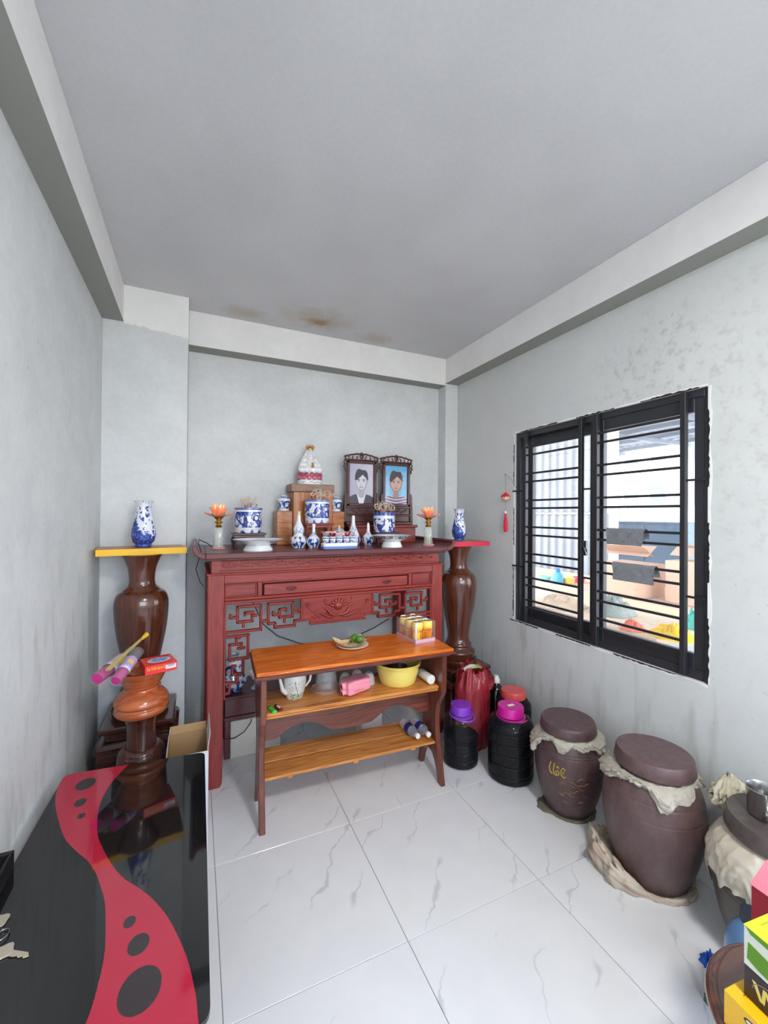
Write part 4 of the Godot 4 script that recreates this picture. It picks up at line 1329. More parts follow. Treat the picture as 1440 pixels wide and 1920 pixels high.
func statue(at: Vector3):
	var t = thing("porcelain_statue", "white porcelain seated figure with gilt crown on a pink lotus base", "statue", at)
	var white = gloss(mat(srgb(232, 234, 236), 0.25), 0.7, 0.06)
	var gold = mat(srgb(200, 140, 60), 0.3, null, 0.7)
	var st = new_st()
	var sq = func(r, th, y): return r / pow(pow(absf(cos(th)), 3.0) + pow(absf(sin(th)), 3.0), 0.333) * 0.93
	lathe(st, [Vector2(0, 0), Vector2(0.092, 0), Vector2(0.094, 0.004), Vector2(0.090, 0.030), Vector2(0.084, 0.036), Vector2(0, 0.036)], 40, Transform3D(Basis.from_scale(Vector3(1, 1, 0.75)), Vector3.ZERO), 0.8, sq)
	obj("base", st, white, t)
	st = new_st()
	for k in 9: box(st, Vector3(-0.062 + 0.0155 * k, 0.015 + 0.003 * sin(k * 2.0), 0.0655), Vector3(0.009, 0.004, 0.003), 0.001)
	tag(obj("inscription", st, mat(srgb(60, 56, 60), 0.6), t), "small dark brush marks", "")
	var pink = gloss(mat(srgb(198, 104, 124), 0.3), 0.5, 0.08)
	var deep = gloss(mat(srgb(172, 60, 88), 0.3), 0.5, 0.08)
	st = new_st()
	lathe(st, [Vector2(0.0, 0.034), Vector2(0.078, 0.034), Vector2(0.086, 0.055), Vector2(0.084, 0.080), Vector2(0.0, 0.086)], 32, Transform3D(Basis.from_scale(Vector3(1, 1, 0.78)), Vector3.ZERO))
	obj("lotus_core", st, white, t)
	for row in 2:
		for k in 14:
			st = new_st()
			var a = TAU * (k + 0.5 * row) / 14.0
			var c = Vector3(cos(a) * 0.085, 0.049 + row * 0.020, sin(a) * 0.067)
			var prof = []
			for j in 9: prof.append(Vector2(sin(PI * j / 8.0), -cos(PI * j / 8.0)))
			lathe(st, prof, 10, Transform3D(Basis(Vector3.UP, -a) * Basis.from_scale(Vector3(0.007, 0.017, 0.019)), c), 3.0)
			obj("lotus_petal", st, pink if row == 0 else deep, t)
	# robed figure: one continuous surface
	st = new_st()
	blob(st, func(p: Vector3) -> float:
		var q = Vector3(absf(p.x), p.y, p.z)
		var d = ell(p, Vector3(0, 0.105, 0.004), Vector3(0.080, 0.030, 0.056))                    # crossed knees under cloth
		d = smin(d, cone(q, Vector3(0.020, 0.108, 0.02), Vector3(0.066, 0.104, 0.030), 0.026, 0.020), 0.012)
		d = smin(d, cone(p, Vector3(0, 0.115, -0.01), Vector3(0, 0.185, -0.006), 0.046, 0.034), 0.020)      # trunk
		d = smin(d, cone(q, Vector3(0.034, 0.186, -0.004), Vector3(0.056, 0.145, 0.004), 0.018, 0.018), 0.010)  # upper arms
		d = smin(d, cone(q, Vector3(0.056, 0.145, 0.004), Vector3(0.012, 0.150, 0.042), 0.018, 0.010), 0.008)   # forearms
		d = smin(d, cone(q, Vector3(0.060, 0.140, 0.0), Vector3(0.066, 0.110, 0.012), 0.014, 0.018), 0.012)     # sleeves
		d = smin(d, cone(p, Vector3(0, 0.192, -0.004), Vector3(0, 0.214, 0.0), 0.016, 0.015), 0.008)
		d = smin(d, ell(p, Vector3(0, 0.232, 0.003), Vector3(0.021, 0.027, 0.022)), 0.005)                   # head
		d = smin(d, ell(p, Vector3(0, 0.236, -0.014), Vector3(0.027, 0.032, 0.018)), 0.003)                  # hood
		d = smin(d, cone(q, Vector3(0.024, 0.225, -0.010), Vector3(0.044, 0.180, -0.014), 0.011, 0.014), 0.010)
		d = smin(d, ell(p, Vector3(0, 0.228, 0.0265), Vector3(0.003, 0.006, 0.004)), 0.003)                  # nose
		return d + 0.0012 * sin(p.x * 190.0 + p.y * 60.0) * smoothstep(0.20, 0.15, p.y), Vector3(-0.10, 0.070, -0.070), Vector3(0.10, 0.285, 0.080), 0.0042)
	var fig = obj("figure", st, white, t)
	st = new_st()
	for s in [-1.0, 1.0]:
		tube(st, [Vector3(s * 0.012, 0.235, 0.0225), Vector3(s * 0.008, 0.2345, 0.0245), Vector3(s * 0.004, 0.2352, 0.0252)], 0.0009, 5)
		tube(st, [Vector3(s * 0.013, 0.241, 0.0212), Vector3(s * 0.008, 0.2425, 0.0235), Vector3(s * 0.004, 0.241, 0.0245)], 0.0007, 5)
	obj("eyes", st, M.black, fig)
	st = new_st()
	tube(st, [Vector3(-0.005, 0.2185, 0.0232), Vector3(0, 0.2178, 0.0245), Vector3(0.005, 0.2185, 0.0232)], 0.0012, 5)
	obj("lips", st, mat(srgb(196, 80, 84), 0.5), fig)
	st = new_st()
	lathe(st, [Vector2(0.0255, 0.254), Vector2(0.0270, 0.254), Vector2(0.0275, 0.260), Vector2(0.0258, 0.261)], 24, Transform3D(Basis.IDENTITY, Vector3(0, 0, -0.004)))
	for k in 7:
		var a = deg_to_rad(20.0 + 140.0 * k / 6.0)
		var foot = Vector3(cos(a) * 0.027, 0.260, sin(a) * 0.027 - 0.004)
		tube(st, [foot, foot + Vector3(cos(a) * 0.004, 0.010, sin(a) * 0.003), foot + Vector3(0, 0.020 + 0.012 * sin(a), 0)], [0.0035, 0.0042, 0.0008], 6)
	obj("crown", st, gold, t)
	st = new_st()
	ellipsoid(st, Vector3(0, 0.266, -0.012), Vector3(0.020, 0.016, 0.016))
	obj("hair_knot", st, mat(srgb(60, 52, 50), 0.4), t)
	st = new_st()
	lathe(st, smooth_profile([Vector2(0, 0.120), Vector2(0.008, 0.122), Vector2(0.010, 0.134), Vector2(0.005, 0.144), Vector2(0.007, 0.152), Vector2(0, 0.153)], 3), 14, Transform3D(Basis.IDENTITY, Vector3(0.010, 0, 0.050)))
	obj("gilt_vase", st, gold, t)
	st = new_st()
	for k in 9:
		var a = PI * k / 8.0
		ellipsoid(st, Vector3(cos(a) * 0.026, 0.196 - sin(a) * 0.022, 0.030), Vector3(0.0026, 0.0026, 0.0026), 0.0, 8)
	obj("necklace", st, gold, t)

func build_altar_items():
	var y = AT + 0.0005
	# stepped stand of wooden boxes in the middle
	var sw = thing("stepped_stand", "stepped wooden stand with a tall middle box behind the incense bowl", "stand", Vector3(0.735, y, -2.922))
	var st = new_st()
	box2(st, Vector3(-0.130, 0, -0.075), Vector3(0.150, 0.366, 0.085), 0.003)
	obj("middle_box", st, M.stand_wood_v, sw)
	st = new_st()
	box2(st, Vector3(-0.146, 0.366, -0.090), Vector3(0.160, 0.420, 0.095), 0.003)
	obj("box_cap", st, triplanar(mat(Color.WHITE, 0.5, wood_tex(srgb(112, 84, 68), srgb(158, 124, 102), 71, false)), Vector3(0.5, 1.5, 1.5)), sw)
	for x in [[-0.238, -0.132], [0.152, 0.242]]:
		st = new_st()
		box2(st, Vector3(x[0], 0, -0.075), Vector3(x[1], 0.232, 0.075), 0.003)
		obj("side_box", st, M.stand_wood, sw)
	statue(Vector3(0.738, y + 0.4205, -2.92))
	var jar_m = porcelain("jar", 4)
	for q in [[0.557, "blue and white lidded jar on the step left of the tall box"], [0.933, "blue and white lidded jar on the step right of the tall box"]]:
		var j = thing("small_jar", q[1], "jar", Vector3(q[0], y + 0.2325, -2.915), 0.9, "little jars on the steps")
		st = new_st()
		lathe(st, smooth_profile([Vector2(0, 0), Vector2(0.034, 0), Vector2(0.036, 0.006), Vector2(0.032, 0.03), Vector2(0.044, 0.065), Vector2(0.043, 0.085), Vector2(0.024, 0.097), Vector2(0.023, 0.102)], 5), 32)
		obj("jar_body", st, jar_m, j)
		st = new_st()
		lathe(st, smooth_profile([Vector2(0.026, 0.102), Vector2(0.026, 0.106), Vector2(0.012, 0.115), Vector2(0.005, 0.118), Vector2(0.006, 0.124), Vector2(0, 0.128)], 4), 24)
		obj("lid", st, jar_m, j)
	# tablet pedestal with two portraits
	st = new_st()
	box2(st, Vector3(-0.272, 0, -0.10), Vector3(0.272, 0.115, 0.08), 0.003)
	box2(st, Vector3(-0.282, 0.115, -0.11), Vector3(0.282, 0.134, 0.10), 0.004)
	var ped = obj("portrait_pedestal", st, M.altar)
	ped.position = Vector3(1.276, y, -2.895)
	tag(ped, "red-brown wooden pedestal under the two portraits", "pedestal")
	var grain = noise(1.0, 8, 2)
	portrait("dark carved frame with a black and white portrait of a man in a suit", Vector3(1.128, y + 0.1345, -2.89),
		face_print(func(u, v): return srgb(168, 166, 190).lerp(srgb(205, 202, 214), u), srgb(40, 40, 56), srgb(208, 204, 214), func(x, v): return srgb(226, 224, 232) if absf(x) < 0.10 * (1.0 - (v - 0.70) * 2.6) else srgb(52, 52, 68), 0.92), 1)
	portrait("dark carved frame with a colour portrait in a striped shirt on blue", Vector3(1.419, y + 0.1345, -2.89),
		face_print(func(u, v): return srgb(96, 168, 214).lerp(srgb(150, 204, 232), v), srgb(66, 60, 66), srgb(206, 170, 156), func(x, v): return srgb(214, 206, 222) if fposmod(v * 16.0 + x * 3.0 * sign(x), 1.0) > 0.6 else srgb(112, 92, 124), 1.05), 4)
	# incense bowls and their risers
	var red_m: Material = M.altar
	var b1 = Vector3(0.305, y, -2.78)
	small_stand("altar_riser", "dark wooden riser under the left incense bowl", b1, 0.20, 0.20, 0.090, M.frame_wood)
	burner("blue dragon incense bowl on the dark riser beside the lotus lamp", b1 + Vector3(0, 0.0905, 0), 0.085, 0.158, porcelain("dragon", 2), 2, 14)
	var b2 = Vector3(0.747, y, -2.745)
	small_stand("altar_riser", "red-brown wooden riser under the middle incense bowl", b2, 0.20, 0.17, 0.152, red_m)
	burner("blue dragon incense bowl below the porcelain statue", b2 + Vector3(0, 0.1525, 0), 0.084, 0.155, porcelain("dragon", 6), 5, 12)
	var b3 = Vector3(1.235, y, -2.715)
	small_stand("altar_riser", "dark wooden riser under the right incense bowl", b3, 0.19, 0.17, 0.088, M.frame_wood)
	burner("blue patterned incense bowl in front of the portraits", b3 + Vector3(0, 0.0885, 0), 0.080, 0.138, porcelain("band", 9), 8, 20)
	# footed dishes
	var plain_dish = porcelain_dish(srgb(70, 90, 150), false)
	dish("wide white footed dish in front of the left incense bowl", Vector3(0.330, y, -2.50), 0.146, 0.084, 0.064, plain_dish)
	dish("white footed dish with a dark floral band by the right incense bowl", Vector3(1.180, y, -2.47), 0.134, 0.070, 0.076, porcelain_dish(srgb(66, 74, 104), true))
	# lamps
	lotus_lamp("glowing lotus lamp at the pillar end of the altar", Vector3(0.122, y, -2.66), 0.3)
	lotus_lamp("glowing lotus lamp at the window end of the altar", Vector3(1.470, y, -2.49), 0.1)
	# bottles
	var bm = porcelain("bottle", 12)
	bottle("gourd-shaped white bottle with a cork, tallest of the bottles", Vector3(0.590, y, -2.600), [Vector2(0, 0), Vector2(0.034, 0), Vector2(0.036, 0.006), Vector2(0.054, 0.035), Vector2(0.052, 0.060), Vector2(0.028, 0.080), Vector2(0.034, 0.108), Vector2(0.030, 0.130), Vector2(0.014, 0.165), Vector2(0.010, 0.205)], bm, 0.024)
	bottle("small blue and white bottle with a slim neck beside the corked bottle", Vector3(0.672, y, -2.545), [Vector2(0, 0), Vector2(0.028, 0), Vector2(0.030, 0.005), Vector2(0.042, 0.030), Vector2(0.036, 0.060), Vector2(0.013, 0.090), Vector2(0.009, 0.120), Vector2(0.010, 0.150), Vector2(0.0, 0.152)], porcelain("bottle", 15))
	bottle("slender white bottle between the floral bowl and the round small bottle", Vector3(0.985, y, -2.68), [Vector2(0, 0), Vector2(0.038, 0), Vector2(0.040, 0.006), Vector2(0.052, 0.035), Vector2(0.040, 0.075), Vector2(0.026, 0.110), Vector2(0.013, 0.150), Vector2(0.010, 0.200), Vector2(0.0, 0.204)], porcelain("bottle", 18))
	bottle("round small blue and white bottle beside the footed floral dish", Vector3(1.080, y, -2.64), [Vector2(0, 0), Vector2(0.024, 0), Vector2(0.026, 0.005), Vector2(0.042, 0.034), Vector2(0.034, 0.062), Vector2(0.014, 0.088), Vector2(0.010, 0.120), Vector2(0.008, 0.148), Vector2(0.0, 0.158)], porcelain("bottle", 21))
	# row of cups on a long tray
	var tray = thing("cup_tray", "long blue and white porcelain tray at the altar's front edge", "tray", Vector3(0.800, y, -2.420), 0.0)
	var sq = func(r, th, yy): return r / pow(pow(absf(cos(th)), 6.0) + pow(absf(sin(th)), 6.0), 0.1667)
	st = new_st()
	lathe(st, [Vector2(0, 0), Vector2(0.95, 0), Vector2(1, 0.003), Vector2(1, 0.034), Vector2(0.97, 0.038), Vector2(0, 0.038)], 64, Transform3D(Basis.from_scale(Vector3(0.110, 1, 0.036)), Vector3.ZERO), 0.6, sq)
	obj("tray_body", st, porcelain("wave", 3), tray)
	var cup_m = porcelain("wave", 8)
	st = new_st()
	lathe(st, [Vector2(0, 0.003), Vector2(0.012, 0.0), Vector2(0.014, 0.0), Vector2(0.020, 0.022), Vector2(0.0215, 0.036), Vector2(0.0205, 0.036), Vector2(0.018, 0.020), Vector2(0.010, 0.006), Vector2(0, 0.006)], 24)
	var cup_mesh = mesh_of(st, cup_m)
	for k in 5:
		var o = MeshInstance3D.new()
		o.name = numbered("wine_cup")
		o.mesh = cup_mesh
		add_child(o, true)
		o.position = Vector3(0.800 - 0.086 + 0.043 * k, y + 0.0385, -2.420)
		tag(o, "tiny cup on the porcelain tray, %s counted from the corked bottle" % ["first", "second", "third", "fourth", "fifth"][k], "cup", "cups in a row on the tray")
	# glass bowl with red flowers
	var fl = noise(1.0, 33, 2)
	var bowl_t = paint(256, 96, func(u, v):
		var q = srgb(214, 196, 196)
		var cell: float = fposmod(u * 7.0, 1.0) - 0.5
		var d = Vector2(cell * 0.9, (v - 0.55) * 1.6)
		if d.length() < 0.26 * absf(cos(d.angle() * 2.5)) + 0.05: q = srgb(150, 40, 52)
		elif fl.get_noise_2d(u * 60.0, v * 20.0) > 0.35: q = srgb(190, 130, 136)
		return q)
	var fb = thing("floral_bowl", "pinkish glass bowl with red flowers behind the cup tray", "bowl", Vector3(0.830, y, -2.550))
	st = new_st()
	lathe(st, smooth_profile([Vector2(0, 0), Vector2(0.050, 0), Vector2(0.052, 0.006), Vector2(0.046, 0.014), Vector2(0.085, 0.045), Vector2(0.108, 0.082), Vector2(0.112, 0.098)], 4) + smooth_profile([Vector2(0.108, 0.098), Vector2(0.103, 0.080), Vector2(0.080, 0.048), Vector2(0, 0.030)], 4), 48)
	obj("bowl_body", st, gloss(mat(Color.WHITE, 0.25, bowl_t), 0.6, 0.05), fb)
	var lc = thing("lidded_cup", "small blue and white lidded cup under the middle incense bowl", "cup", Vector3(0.850, y, -2.745 + 0.19))
	lc.position = Vector3(0.895, y, -2.715)
	st = new_st()
	lathe(st, smooth_profile([Vector2(0, 0), Vector2(0.026, 0), Vector2(0.028, 0.012), Vector2(0.040, 0.050), Vector2(0.042, 0.088)], 4), 28)
	obj("cup_body", st, bm, lc)
	st = new_st()
	lathe(st, smooth_profile([Vector2(0.044, 0.088), Vector2(0.044, 0.092), Vector2(0.026, 0.108), Vector2(0.008, 0.118), Vector2(0.007, 0.124), Vector2(0.009, 0.130), Vector2(0.0, 0.136)], 4), 28)
	obj("lid", st, porcelain("bottle", 27), lc)
func porcelain_dish(rim: Color, floral: bool) -> StandardMaterial3D:
	var n1 = noise(1.0, 61, 2)
	var tex = paint(256, 128, func(u, v):
		var q = srgb(234, 236, 238)
		if v > 0.405 and v < 0.425: q = rim
		if floral:
			if v > 0.44 and v < 0.53 and n1.get_noise_3d(cos(u * TAU) * 7.0, sin(u * TAU) * 7.0, v * 20.0) > 0.0: q = rim
		elif v > 0.46 and v < 0.54 and absf(fposmod(u * 3.0, 1.0) - 0.5) < 0.13 and n1.get_noise_3d(cos(u * TAU) * 9.0, sin(u * TAU) * 9.0, v * 30.0) > -0.1: q = rim
		return q)
	return gloss(mat(Color.WHITE, 0.22, tex), 0.7, 0.05)

# ---------------------------------------------------------------- vase-shaped pedestals in both corners
const PED := [Vector2(0.0, 0.426), Vector2(0.125, 0.426), Vector2(0.132, 0.440), Vector2(0.132, 0.458), Vector2(0.112, 0.440), Vector2(0.118, 0.488), Vector2(0.122, 0.510), Vector2(0.104, 0.530), Vector2(0.094, 0.545), Vector2(0.096, 0.560), Vector2(0.084, 0.580), Vector2(0.078, 0.605), Vector2(0.082, 0.650), Vector2(0.098, 0.740), Vector2(0.118, 0.850), Vector2(0.128, 0.950), Vector2(0.128, 1.015), Vector2(0.114, 1.055), Vector2(0.092, 1.072), Vector2(0.084, 1.080), Vector2(0.078, 1.086), Vector2(0.066, 1.100), Vector2(0.062, 1.130), Vector2(0.069, 1.190), Vector2(0.090, 1.245), Vector2(0.100, 1.262), Vector2(0.0, 1.262)]
func pedestal(label: String, axis: Vector3, board_c: Vector3, board_s: Vector3, board_turn: float, edge: Color):
	var t = thing("vase_pedestal", label, "pedestal", axis, 0.0, "vase pedestals")
	var st = new_st()
	var prof = [PED[0], PED[1]]
	prof += smooth_profile(PED.slice(2, 25), 4)
	prof.append(PED[25])
	prof.append(PED[26])
	lathe(st, prof, 56)
	obj("turned_vase", st, M.brown_lacquer_v, t)
	# stepped square plinth
	for q in [["plinth_slab", 0.166, 0.398, 0.426, 0.006], ["plinth_neck", 0.140, 0.350, 0.398, 0.004], ["plinth_moulding", 0.182, 0.300, 0.350, 0.016], ["plinth_body", 0.170, 0.060, 0.300, 0.006], ["plinth_foot", 0.188, 0.0, 0.060, 0.012]]:
		st = new_st()
		box2(st, Vector3(-q[1], q[2], -q[1]), Vector3(q[1], q[3], q[1]), q[4])
		obj(q[0], st, M.dark_lacquer, t)
	for s in [-1.0, 1.0]:
		st = new_st()
		tube(st, [Vector3(s * 0.09, 0.26, 0.172), Vector3(s * 0.13, 0.22, 0.174), Vector3(s * 0.10, 0.17, 0.174), Vector3(s * 0.06, 0.20, 0.174), Vector3(s * 0.085, 0.215, 0.174)], [0.006, 0.008, 0.008, 0.006, 0.004], 8)
		obj("scroll_carving", st, M.dark_lacquer, t)
	# board on top: plain wood with a painted edge
	st = new_st()
	box(st, Vector3.ZERO, board_s, 0.002)
	var b = obj("shelf_board", st, M.stand_wood, t)
	b.position = board_c - axis
	b.rotation.y = board_turn
	var paint_m = mat(edge, 0.45)
	for q in [[Vector3(0, 0, board_s.z / 2 + 0.0006), Vector3(board_s.x, board_s.y, 0.0016)], [Vector3(board_s.x / 2 + 0.0006, 0, 0), Vector3(0.0016, board_s.y, board_s.z)], [Vector3(-board_s.x / 2 - 0.0006, 0, 0), Vector3(0.0016, board_s.y, board_s.z)]]:
		st = new_st()
		box(st, q[0], q[1], 0.0)
		obj("painted_edge", st, paint_m, b)
func tall_vase(label: String, at: Vector3, h: float, r: float, sd: int, turn: float):
	var st = new_st()
	var p = []
	for q in [[0.0, 0.0], [0.66, 0.0], [0.70, 0.02], [0.70, 0.05], [0.66, 0.07], [0.86, 0.12], [1.0, 0.24], [0.98, 0.34], [0.80, 0.56], [0.62, 0.74], [0.58, 0.84], [0.68, 0.95], [0.84, 1.0]]: p.append(Vector2(q[0] * r, q[1] * h))
	var prof = [p[0], p[1]] + smooth_profile(p.slice(2), 4) + [Vector2(r * 0.78, h), Vector2(r * 0.52, h * 0.86), Vector2(r * 0.50, h * 0.7)]
	lathe(st, prof, 40)
	var o = obj("porcelain_vase", st, porcelain("landscape", sd))
	o.position = at
	o.rotation.y = turn
	tag(o, label, "vase", "blue and white vases on the pedestals")

func build_pedestals():
	var a = Vector3(-0.262, 0, -2.553)
	pedestal("brown vase-shaped pedestal with a yellow-edged board in the pillar corner", a, Vector3(-0.268, 1.279, -2.614), Vector3(0.412, 0.033, 0.232), deg_to_rad(8.0), srgb(246, 190, 10))
	tall_vase("blue and white landscape vase on the yellow-edged board", Vector3(-0.262, 1.2965, -2.600), 0.252, 0.060, 4, 1.0)
	var b = Vector3(1.738, 0, -2.510)
	pedestal("brown vase-shaped pedestal with a red-edged board in the window corner", b, Vector3(1.776, 1.279, -2.535), Vector3(0.318, 0.033, 0.25), deg_to_rad(-3.0), srgb(206, 24, 60))
	tall_vase("blue and white landscape vase on the red-edged board", Vector3(1.775, 1.2965, -2.560), 0.232, 0.053, 11, 0.2)

# ---------------------------------------------------------------- turned stand with incense, cardboard box
func build_left_corner():
	var t = thing("turned_stand", "turned wooden stand with an orange ringed head below the yellow board", "stand", Vector3(-0.216, 0, -2.150))
	var st = new_st()
	var p = [Vector2(0.0, 0.0), Vector2(0.090, 0.0), Vector2(0.094, 0.03), Vector2(0.080, 0.06), Vector2(0.072, 0.10), Vector2(0.090, 0.20), Vector2(0.097, 0.32), Vector2(0.096, 0.385), Vector2(0.092, 0.415), Vector2(0.086, 0.420), Vector2(0.084, 0.428), Vector2(0.070, 0.440), Vector2(0.060, 0.440), Vector2(0.058, 0.520), Vector2(0.066, 0.560), Vector2(0.072, 0.585), Vector2(0.0, 0.585)]
	lathe(st, [p[0]] + smooth_profile(p.slice(1, 16), 4) + [p[16]], 48)
	obj("dark_vase_body", st, M.dark_lacquer_v, t)
	st = new_st()
	p = [Vector2(0.070, 0.585), Vector2(0.098, 0.590), Vector2(0.109, 0.605), Vector2(0.108, 0.620), Vector2(0.101, 0.628), Vector2(0.108, 0.638), Vector2(0.106, 0.655), Vector2(0.092, 0.675), Vector2(0.076, 0.690), Vector2(0.068, 0.700), Vector2(0.072, 0.712), Vector2(0.084, 0.734), Vector2(0.100, 0.768), Vector2(0.106, 0.783)]
	lathe(st, [Vector2(0.0, 0.5855)] + smooth_profile(p, 4) + [Vector2(0.097, 0.783), Vector2(0.060, 0.745), Vector2(0.0, 0.735)], 48)
	obj("orange_ringed_head", st, M.orange_lacquer, t)
	# red carton of incense leaning on the rim
	var a = on_y(272, 1268, 0.7838)
	var b = on_y(322, 1257, 0.7838)
	var dx = (b - a).normalized()
	var dz = Vector3.UP.cross(dx) * -1.0
	var bs = Basis(dx, Vector3.UP, dz).orthonormalized()
	var L = 0.126
	var rb = thing("red_carton", "red printed carton lying on the turned stand", "carton", a)
	rb.transform = Transform3D(bs, a)
	var red = gloss(mat(srgb(226, 32, 34), 0.35), 0.4, 0.15)
	st = new_st()
	box2(st, Vector3(0, 0, -0.120), Vector3(L, 0.040, 0), 0.0012)
	obj("carton_body", st, red, rb)
	st = new_st()
	lathe(st, [Vector2(0, 0), Vector2(1, 0), Vector2(1, 0.0004), Vector2(0, 0.0004)], 40, Transform3D(Basis.from_scale(Vector3(0.046, 1, 0.034)), Vector3(L * 0.52, 0.0402, -0.058)))
	obj("oval_print", st, mat(srgb(240, 214, 206), 0.4), rb)
	st = new_st()
	lathe(st, [Vector2(0, 0), Vector2(1, 0), Vector2(1, 0.0004), Vector2(0, 0.0004)], 40, Transform3D(Basis.from_scale(Vector3(0.038, 1, 0.026)), Vector3(L * 0.52, 0.0407, -0.058)))
	obj("oval_picture", st, mat(Color.WHITE, 0.4, paint(64, 64, func(u, v): return srgb(96, 150, 226).lerp(srgb(226, 226, 240), clampf(sin(u * 23.0) * sin(v * 17.0 + u * 9.0), 0.0, 1.0)))), rb)
	lettering("Trà Thiêt Quan Âm", srgb(240, 176, 40), 0.0135, Transform3D(Basis.IDENTITY, Vector3(0.006, 0.0135, 0.0003)), rb, "lettering", 0.078)
	st = new_st()
	box2(st, Vector3(L - 0.046, 0.012, 0), Vector3(L - 0.004, 0.030, 0.0006), 0.0)
	obj("price_sticker", st, mat(srgb(238, 226, 234), 0.5), rb)
	lettering("1880", srgb(120, 112, 126), 0.012, Transform3D(Basis.IDENTITY, Vector3(L - 0.040, 0.0165, 0.0010)), rb, "lettering", 0.03)
	st = new_st()
	for q in [[0.0, 0.030], [0.012, 0.022]]:
		prism(st, PackedVector2Array([Vector2(-0.005 - q[0], 0.002), Vector2(-0.011 - q[0], 0.002), Vector2(-0.062, q[1] + 0.010), Vector2(-0.055, q[1] + 0.010)]), 0, 0.0005, Transform3D(Basis(Vector3(0, 0, -1), Vector3.UP, Vector3(1, 0, 0)), Vector3(L, 0, -0.095)).translated(Vector3(0, 0, 0)))
	obj("gold_stripe", st, mat(srgb(240, 150, 40), 0.4), rb)
	# clear tubes of incense sticks, and a loose bundle
	var wrap_m = mat(Color(0.88, 0.84, 0.90, 0.16), 0.3)
	wrap_m.transparency = BaseMaterial3D.TRANSPARENCY_ALPHA
	var pink = mat(srgb(196, 48, 132), 0.6)
	var grey = mat(srgb(78, 80, 74), 0.9)
	for q in [[on_z(181, 1284, -2.03) + Vector3(0, 0.022, 0), on_z(249, 1229, -2.27) + Vector3(0, 0.020, 0), 0.028, srgb(206, 176, 196), srgb(240, 214, 40), "clear tube of pink incense sticks, on the pillar side", 0.34], [on_z(216, 1294, -1.99) + Vector3(0, 0.034, 0), on_z(260, 1233, -2.175) + Vector3(0, 0.030, 0), 0.0235, srgb(178, 160, 206), srgb(236, 190, 90), "clear tube of pink incense sticks beside the red carton", 0.36]]:
		var tb = thing("incense_tube", q[5], "incense tube", q[0], 0.0, "tubes of incense on the turned stand")
		var d: Vector3 = q[1] - q[0]
		var len_: float = d.length()
		d = d.normalized()
		var up = d.cross(Vector3.RIGHT).cross(d).normalized()
		tb.basis = Basis(up.cross(d).normalized() * -1.0, d, up * 1.0).orthonormalized()
		var r: float = q[2]
		st = new_st()
		lathe(st, [Vector2(0, 0.006), Vector2(r * 0.82, 0.006), Vector2(r * 0.82, len_ * q[6]), Vector2(0, len_ * q[6])], 20)
		obj("pink_ends", st, pink, tb)
		st = new_st()
		lathe(st, [Vector2(0, len_ * q[6]), Vector2(r * 0.84, len_ * q[6]), Vector2(r * 0.84, len_ - 0.012), Vector2(0, len_ - 0.012)], 20)
		obj("dark_sticks", st, grey, tb)
		st = new_st()
		lathe(st, [Vector2(r * 0.9, 0), Vector2(r, 0.002), Vector2(r, len_ - 0.002), Vector2(r * 0.9, len_)], 24)
		obj("clear_wrap", st, wrap_m, tb)
		st = new_st()
		lathe(st, [Vector2(r + 0.0003, len_ * 0.30), Vector2(r + 0.0006, len_ * 0.30), Vector2(r + 0.0006, len_ * 0.68), Vector2(r + 0.0003, len_ * 0.68)], 24)
		var band = obj("paper_band", st, mat(q[3], 0.5), tb)
		st = new_st()
		lathe(st, [Vector2(r + 0.0007, len_ * 0.31), Vector2(r + 0.0009, len_ * 0.31), Vector2(r + 0.0009, len_ * 0.35), Vector2(r + 0.0007, len_ * 0.35)], 24)
		lathe(st, [Vector2(r + 0.0007, len_ * 0.37), Vector2(r + 0.0009, len_ * 0.37), Vector2(r + 0.0009, len_ * 0.38), Vector2(r + 0.0007, len_ * 0.38)], 24)
		obj("white_stripe", st, mat(srgb(236, 232, 240), 0.5), band)
		st = new_st()
		var e = tb.basis.inverse() * (EYE - q[0]).normalized()
		var ang = atan2(e.z, e.x)
		sheet(st, func(u, v): return Vector3(cos(ang + 0.5 - u * 1.0) * (r + 0.0011), len_ * lerpf(0.47, 0.57, v), sin(ang + 0.5 - u * 1.0) * (r + 0.0011)), 8, 2)
		obj("yellow_print", st, mat(q[4], 0.5), band)
	var bun = thing("incense_bundle", "loose bundle of yellowish incense sticks between the two tubes", "incense", on_z(203, 1284, -2.03) + Vector3(-0.002, 0.058, 0))
	var bd: Vector3 = on_z(272, 1220, -2.27) - on_z(204, 1288, -2.03)
	var straw = mat(srgb(192, 176, 110), 0.8)
	for k in 10:
		st = new_st()
		var o = Vector3(0.0045 * (k % 4) - 0.007, 0.004 * (k / 4), 0.0)
		tube(st, [o, o * 0.7 + bd * 0.5, o * 0.5 + bd * (0.95 - 0.02 * (k % 3))], 0.0019, 5)
		obj("stick", st, straw, bun)
	st = new_st()
	tube(st, [bd * 0.93, bd * 1.08], [0.007, 0.011], 10)
	obj("yellow_tip", st, mat(srgb(236, 190, 40), 0.6), bun)
	# open cardboard box behind the glass table
	var cb = thing("cardboard_box", "open cardboard box with white outside, between glass table and altar", "box", Vector3(-0.026, 0, -2.08))
	var kraft = mat(srgb(176, 142, 100), 0.85, paint(64, 64, func(u, v): return Color(1, 1, 1) * (0.96 + 0.04 * sin(u * 200.0))))
	var outside = mat(srgb(224, 226, 232), 0.7)
